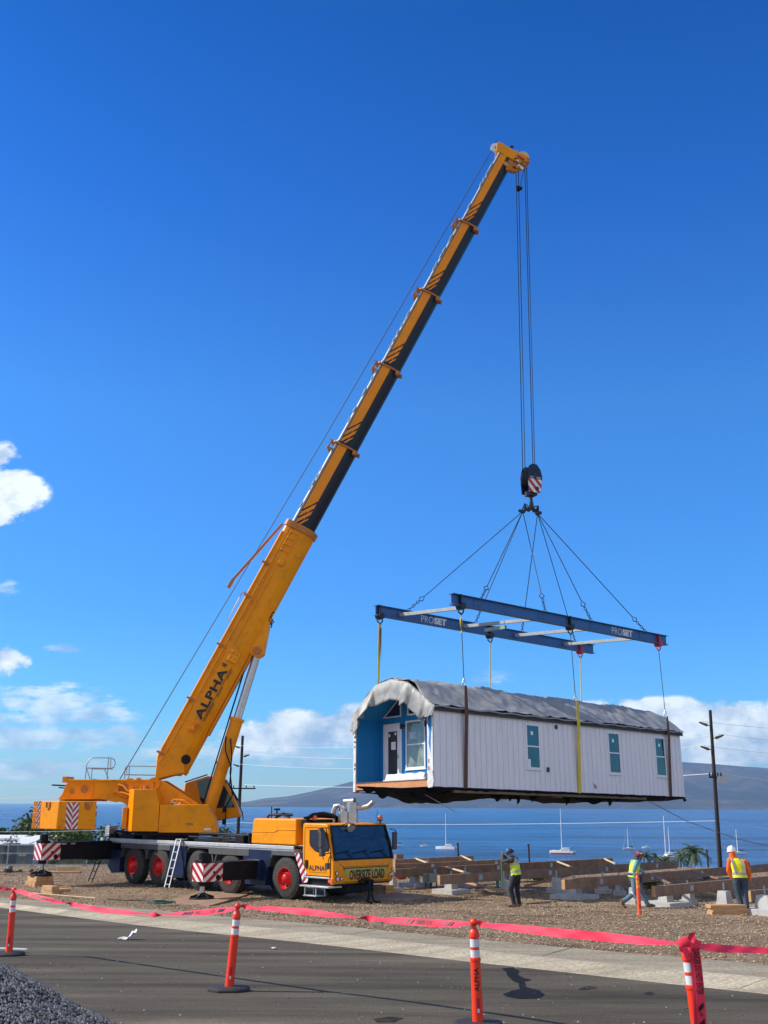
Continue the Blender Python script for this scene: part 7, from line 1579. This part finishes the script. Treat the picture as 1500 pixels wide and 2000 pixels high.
def tree(px, ytop, wpx, Y, lbl, m='leaf', seed=0, n=1500):
    T = atY(px, ytop, Y); g = ground(T.x, Y); R = wpx/2128*Y/2; h = max(3, T.z-g); e = empty('tree', (T.x, Y, g)); tag(e, lbl, 'tree', 'trees on the slope below the site')
    c = V((T.x, Y, T.z-h*.40)); b = MB(); leafcloud(b, c, (R*1.15, R*.9, h*.5), int(n*2.4), R*.11, seed, 20); b.build('crown', M[m], e, smooth=0)
    b = MB(); b.tube([(T.x, Y, g-.3), (T.x+.1, Y, g+h*.35), (T.x-.2, Y, g+h*.6)], [R*.07, R*.05, R*.03], 8)
    for a in range(5): b.tube([(T.x, Y, g+h*.3), (T.x+R*.5*cos(a*1.3), Y+R*.4*sin(a*1.3), g+h*.62)], [R*.035, R*.015], 6)
    b.build('trunk', M['bark'], e)
def palm(px, yc, Y, lbl, R=3.3, seed=0, lean=.4):
    rnd = random.Random(seed); T = atY(px, yc, Y); g = ground(T.x, Y); e = empty('palm_tree', (T.x-lean, Y, g)); tag(e, lbl, 'palm tree', 'coconut palms near the shore')
    b = MB(); b.tube([(T.x-lean, Y, g-.3), (T.x-lean*.8, Y, lerp(g, T.z, .4)), (T.x, Y, T.z)], [.26, .19, .15], 8); b.build('trunk', M['bark'], e)
    b = MB()
    for i in range(19):
        a = 2*pi*i/19+rnd.uniform(-.2, .2); el = rnd.uniform(-.35, 1.2); L_ = R*rnd.uniform(.8, 1.1); pts = []
        for k in range(8): t = k/7; r = L_*t*cos(el*(1-.3*t)); pts.append(T+V((r*cos(a), r*sin(a), L_*(sin(el)*t-.75*t*t*(.6+.4*cos(el))))))
        for k in range(7):
            p, q = pts[k], pts[k+1]; d = (q-p).normalized(); sd = d.cross(V((0, 0, 1))).normalized(); w_ = R*.125*(1-.65*abs(k/7-.35))
            for sgn__ in (-1, 1):
                for u in (0, .5):
                    r0 = p.lerp(q, u); r1 = p.lerp(q, u+.38); k0 = len(b.v); b.v += [r0, r1, r1+sd*sgn__*w_+d*w_*.4-V((0, 0, w_*.55)), r0+sd*sgn__*w_*.9+d*w_*.3-V((0, 0, w_*.55))]; b.f.append([k0, k0+1, k0+2, k0+3]); b.m.append(0)
    b.build('crown', M['palmleaf'], e, smooth=0)
TR = [(-8, 1608, 100, 215, 'leaf'), (38, 1609, 80, 230, 'leaf2'), (75, 1606, 80, 240, 'leaf'), (118, 1613, 70, 225, 'leaf'), (160, 1612, 70, 235, 'leaf2'), (205, 1645, 60, 170, 'leaf'), (245, 1646, 50, 170, 'leaf'), (290, 1640, 60, 200, 'leaf2')]
for i, (px, yt, w_, Y, m) in enumerate(TR): tree(px, yt, w_, Y, ['big green tree at the far left edge', 'olive green tree second from the left edge', 'tall green tree behind the counterweight left side', 'green tree behind the counterweight middle', 'olive tree behind the counterweight right side', 'green tree between the counterweight and turntable', 'small green tree behind the crane turntable', 'olive tree hidden behind the crane turntable'][i], m, i, 1700)
TR2 = [(5, 1650, 60, 120, 'leaf2'), (112, 1628, 80, 150, 'leaf2'), (150, 1634, 70, 140, 'leaf'), (180, 1640, 50, 130, 'leaf'), (60, 1626, 60, 175, 'leaf'), (15, 1630, 70, 180, 'leaf')]
lb2 = ['dark round bush below the white roofs at the left edge', 'light green tree just below the counterweight', 'leafy tree below the counterweight right half', 'dark green tree left of the rear ladder', 'green tree behind the white roofs', 'green tree above the left white roof']
for i, (px, yt, w_, Y, m) in enumerate(TR2): tree(px, yt, w_, Y, lb2[i], m, 20+i, 1500)
def bush(px, yt, w_, Y, lbl, m='leaf2', seed=0, n=700):
    T = atY(px, yt, Y); g = ground(T.x, Y); R = w_/2128*Y/2; h = max(.5, T.z-g); e = empty('shrub', (T.x, Y, g)); tag(e, lbl, 'shrub', 'shrubs on the slope edge'); b = MB(); leafcloud(b, (T.x, Y, g+h*.5), (R, R*.7, h*.5), n, max(.06, R*.06), seed, 8); b.build('foliage', M[m], e, smooth=0); b = MB(); [b.tube([(T.x, Y, g-.1), (T.x+R*.5*cos(k), Y+.2*sin(k), g+h*.6)], .02, 5) for k in range(5)]; b.build('stem', M['bark'], e)
BS = [(100, 1681, 60, 76, 'green shrub behind the rear outrigger leg', 'leaf'), (135, 1678, 60, 80, 'olive shrub below the outrigger beam left part', 'leaf2'), (175, 1680, 50, 78, 'dry shrub below the outrigger beam middle', 'drybush'), (215, 1684, 50, 76, 'pale dry shrub left of the rear ladder', 'drybush'), (20, 1672, 70, 84, 'dry shrub behind the grey cabinets', 'drybush'), (62, 1668, 50, 84, 'olive shrub right of the grey cabinets', 'leaf2'),
 (1055, 1713, 60, 48, 'green weeds behind the first worker back', 'leaf2'), (1268, 1727, 45, 44, 'green weeds right of the orange marker post', 'leaf2'), (1378, 1712, 30, 50, 'green weeds under the beam left of the right utility pole', 'leaf'), (800, 1716, 30, 50, 'small bush right of the cab corner', 'leaf2')]
for i, (px, yt, w_, Y, lbl, m) in enumerate(BS): bush(px, yt, w_, Y, lbl, m, 50+i)
for i, (px, yc, Y, lbl, R) in enumerate(((199, 1623, 260, 'left palm seen between counterweight and turntable', 2.7), (214, 1619, 270, 'middle palm seen between counterweight and turntable', 2.9), (228, 1624, 265, 'right palm seen between counterweight and turntable', 2.7), (50, 1604, 250, 'palm rising above the trees at the left', 3.2),
  (430, 1624, 330, 'small palm left of the left utility pole', 3.2), (442, 1622, 340, 'small palm touching the left utility pole', 3.2), (470, 1632, 330, 'low palm at the left utility pole foot', 3.0),
  (1258, 1672, 330, 'palm just right of the walking worker head', 4.2), (1282, 1674, 335, 'second palm right of the walking worker', 4.0), (1303, 1678, 330, 'low palm in front of the large catamaran', 3.8), (1331, 1670, 320, 'palm left of the tallest right palm', 4.2), (1357, 1664, 310, 'tallest palm in the right group', 5.0), (1349, 1658, 325, 'palm crown behind the tallest right palm', 4.0))):
    palm(px, yc, Y, lbl, R, 70+i, .5)
# ================================================================ BUILDINGS at left, fence and cabinets
M['roofw'] = mat('white_metal_roof', (.74, .74, .73), .5, var=.06, scale=.5); M['wallg'] = mat('grey_house_wall', (.30, .31, .31), .8, var=.1, scale=.5); M['cab1'] = mat('grey_utility_cabinet', (.11, .125, .12), .6, var=.12, scale=2)
def bld(px0, px1, yt, yb, Y, dep, lbl, rot=0):
    A, D = atY(px0, yt, Y), atY(px1, yt, Y); L_ = D.x-A.x; g = ground((A.x+D.x)/2, Y)-1; f = Fr((A.x, Y, g), rot); zt_ = A.z-g; ze = atY(px0, yb, Y).z-g; e = empty('long_building', f.W((L_/2, dep/2, 0)), fr=f); tag(e, lbl, 'building', 'white roofed buildings below the site')
    b = MB(f); b.box(.5, L_-.5, .5, dep-.5, 0, ze); w = b.build('wall', M['wallg'], e)
    b = MB(f); b.prism([(0, ze-.1), (dep/2, zt_), (dep, ze-.1), (dep, ze-.3), (dep/2, zt_-.25), (0, ze-.3)], 0, 0, L_); b.build('roof', M['roofw'], e)
    x = 1.5
    while x < L_-2:
        b = MB(f); b.box(x, x+.9, .44, .5, ze-1.4, ze-.6); b.build('window', M['boatd'], w); x += 2.2
bld(-60, 34, 1632, 1637, 150, 9, 'long white roofed building farthest left'); bld(22, 62, 1636, 1646, 135, 9, 'white roof in the middle of the left group'); bld(48, 108, 1633, 1639, 150, 9, 'white roofed building with dark windows left of the outrigger'); bld(-40, 45, 1645, 1651, 118, 7, 'nearest long white roof behind the fence'); bld(52, 74, 1646, 1652, 118, 6, 'small white roof right behind the fence')
def cabinet(px0, px1, yt, yb, Y, lbl):
    A, D = atY(px0, yt, Y), atY(px1, yb, Y); e = empty('utility_cabinet', ((A.x+D.x)/2, Y, D.z)); tag(e, lbl, 'cabinet', 'grey utility cabinets behind the fence'); b = MB(); b.box(A.x, D.x, Y, Y+1.0, D.z-.3, A.z); b.build('housing', M['cab1'], e, .03); b = MB(); b.box(A.x-.05, D.x+.05, Y-.05, Y+1.05, A.z, A.z+.07); b.build('lid', M['cab1'], e, .02)
    b = MB(); m_ = (A.x+D.x)/2; b.box(m_-.2, m_+.2, Y-.01, Y, A.z-.55, A.z-.40); b.build('label_plate', M['galv'], e); b = MB(); b.box(m_+.02-.01, m_+.02+.01, Y-.015, Y-.002, D.z, A.z-.1); b.build('door_gap', M['ink'], e)
cabinet(-20, 4, 1652, 1692, 62, 'grey utility cabinet cut by the left edge'); cabinet(6, 23, 1650, 1692, 62.5, 'tall grey utility cabinet, second from the left'); cabinet(34, 53, 1652, 1682, 62, 'grey utility cabinet right of the tall one'); 
Yf = 58.5; A = atY(-60, 1650, Yf); D = atY(231, 1650, Yf); g = ground(0, Yf); fe = empty('chain_link_fence', ((A.x+D.x)/2, Yf, g)); tag(fe, 'grey chain link fence with steel posts running behind the crane rear', 'fence')
zt_ = A.z; x = A.x
while x < D.x+.1:
    b = MB(); b.cyl((x, Yf, g-.2), (x, Yf, zt_+.1), .035, n=8); b.build('fence_post', M['galv'], fe); x += 2.1
b = MB(); b.cyl((A.x, Yf, zt_), (D.x, Yf, zt_), .025, n=8); b.build('rail', M['galv'], fe); b = MB(); b.cyl((A.x, Yf, zt_-.72+.3), (D.x, Yf, zt_-.72+.3), .03, n=8); b.build('rail', M['galv'], fe); b = MB(); b.cyl((A.x, Yf, g+.08), (D.x, Yf, g+.08), .02, n=8); b.build('rail', M['galv'], fe)
b = MB(); H_ = zt_-g-.1; x = A.x-H_
while x < D.x:
    for s_ in (1, -1):
        xa, xb = (x, x+H_) if s_ > 0 else (x+H_, x); za, zb_ = g+.08, zt_
        if xa < A.x: t = (A.x-xa)/(xb-xa); za = lerp(za, zb_, t); xa = A.x
        if xb < A.x: t = (A.x-xa)/(xb-xa); zb_ = lerp(za, zb_, t); xb = A.x
        if xa > D.x: t = (D.x-xa)/(xb-xa); za = lerp(za, zb_, t); xa = D.x
        if xb > D.x: t = (D.x-xa)/(xb-xa); zb_ = lerp(za, zb_, t); xb = D.x
        if abs(xa-xb) > .02: b.cyl((xa, Yf+.004*s_, za), (xb, Yf+.004*s_, zb_), .0035, n=3, cap=False)
    x += .16
b.build('mesh_panel', M['galv'], fe, smooth=0)
# things lying by the fence
def loose(name, px0, px1, py, Yd, th, m, lbl, cat, h=.1):
    A, D = gp(px0, py), gp(px1, py); b = MB(); b.bar(V((A.x, A.y, A.z+h/2)), V((D.x, D.y, D.z+h/2)), th, h); o = b.build(name, M[m], None, .01); tag(o, lbl, cat)
loose('timber', -20, 40, 1704, 0, .3, 'wood', 'long timber on the ground below the grey cabinets', 'timber'); loose('timber', 100, 157, 1706, 0, .3, 'wood', 'long timber on the ground behind the rear outrigger foot', 'timber'); loose('timber', 110, 155, 1704, 0, .15, 'palewood', 'upper thinner timber behind the rear outrigger foot', 'timber', .3)
p = gp(42, 1706); b = MB()
for i in range(9): b.ball(p+V((random.uniform(-.9, .9), random.uniform(-.2, .3), random.uniform(.05, .25))), random.uniform(.08, .16), (1.2, 1, .8), 8)
o = b.build('bagged_debris', M['cab1'], None); tag(o, 'dark bagged debris piled by the fence at left', 'debris')
p = gp(280, 1712)
e = None
# sun-bleached crates in front of the crane
for (px, py, w_, m, lbl, rot) in ((725, 1746, .9, 'belly2', 'dark crate on the ground in front of the crane cab', 20), (756, 1746, .5, 'wood', 'small timber support block right of the dark crate', 35), (628, 1738, .5, 'white', 'pale concrete block on the ground below the cab door', 40)):
    p = gp(px, py); f = Fr(p, rot); e = empty('support_block', p, fr=f); tag(e, lbl, 'block'); b = MB(f); b.box(-w_/2, w_/2, -.25, .25, 0, .16); b.build('lower_block', M[m], e, .01); b = MB(f); b.box(-w_/2+.05, w_/2-.05, -.2, .2, .165, .32); b.build('upper_block', M[m], e, .01)
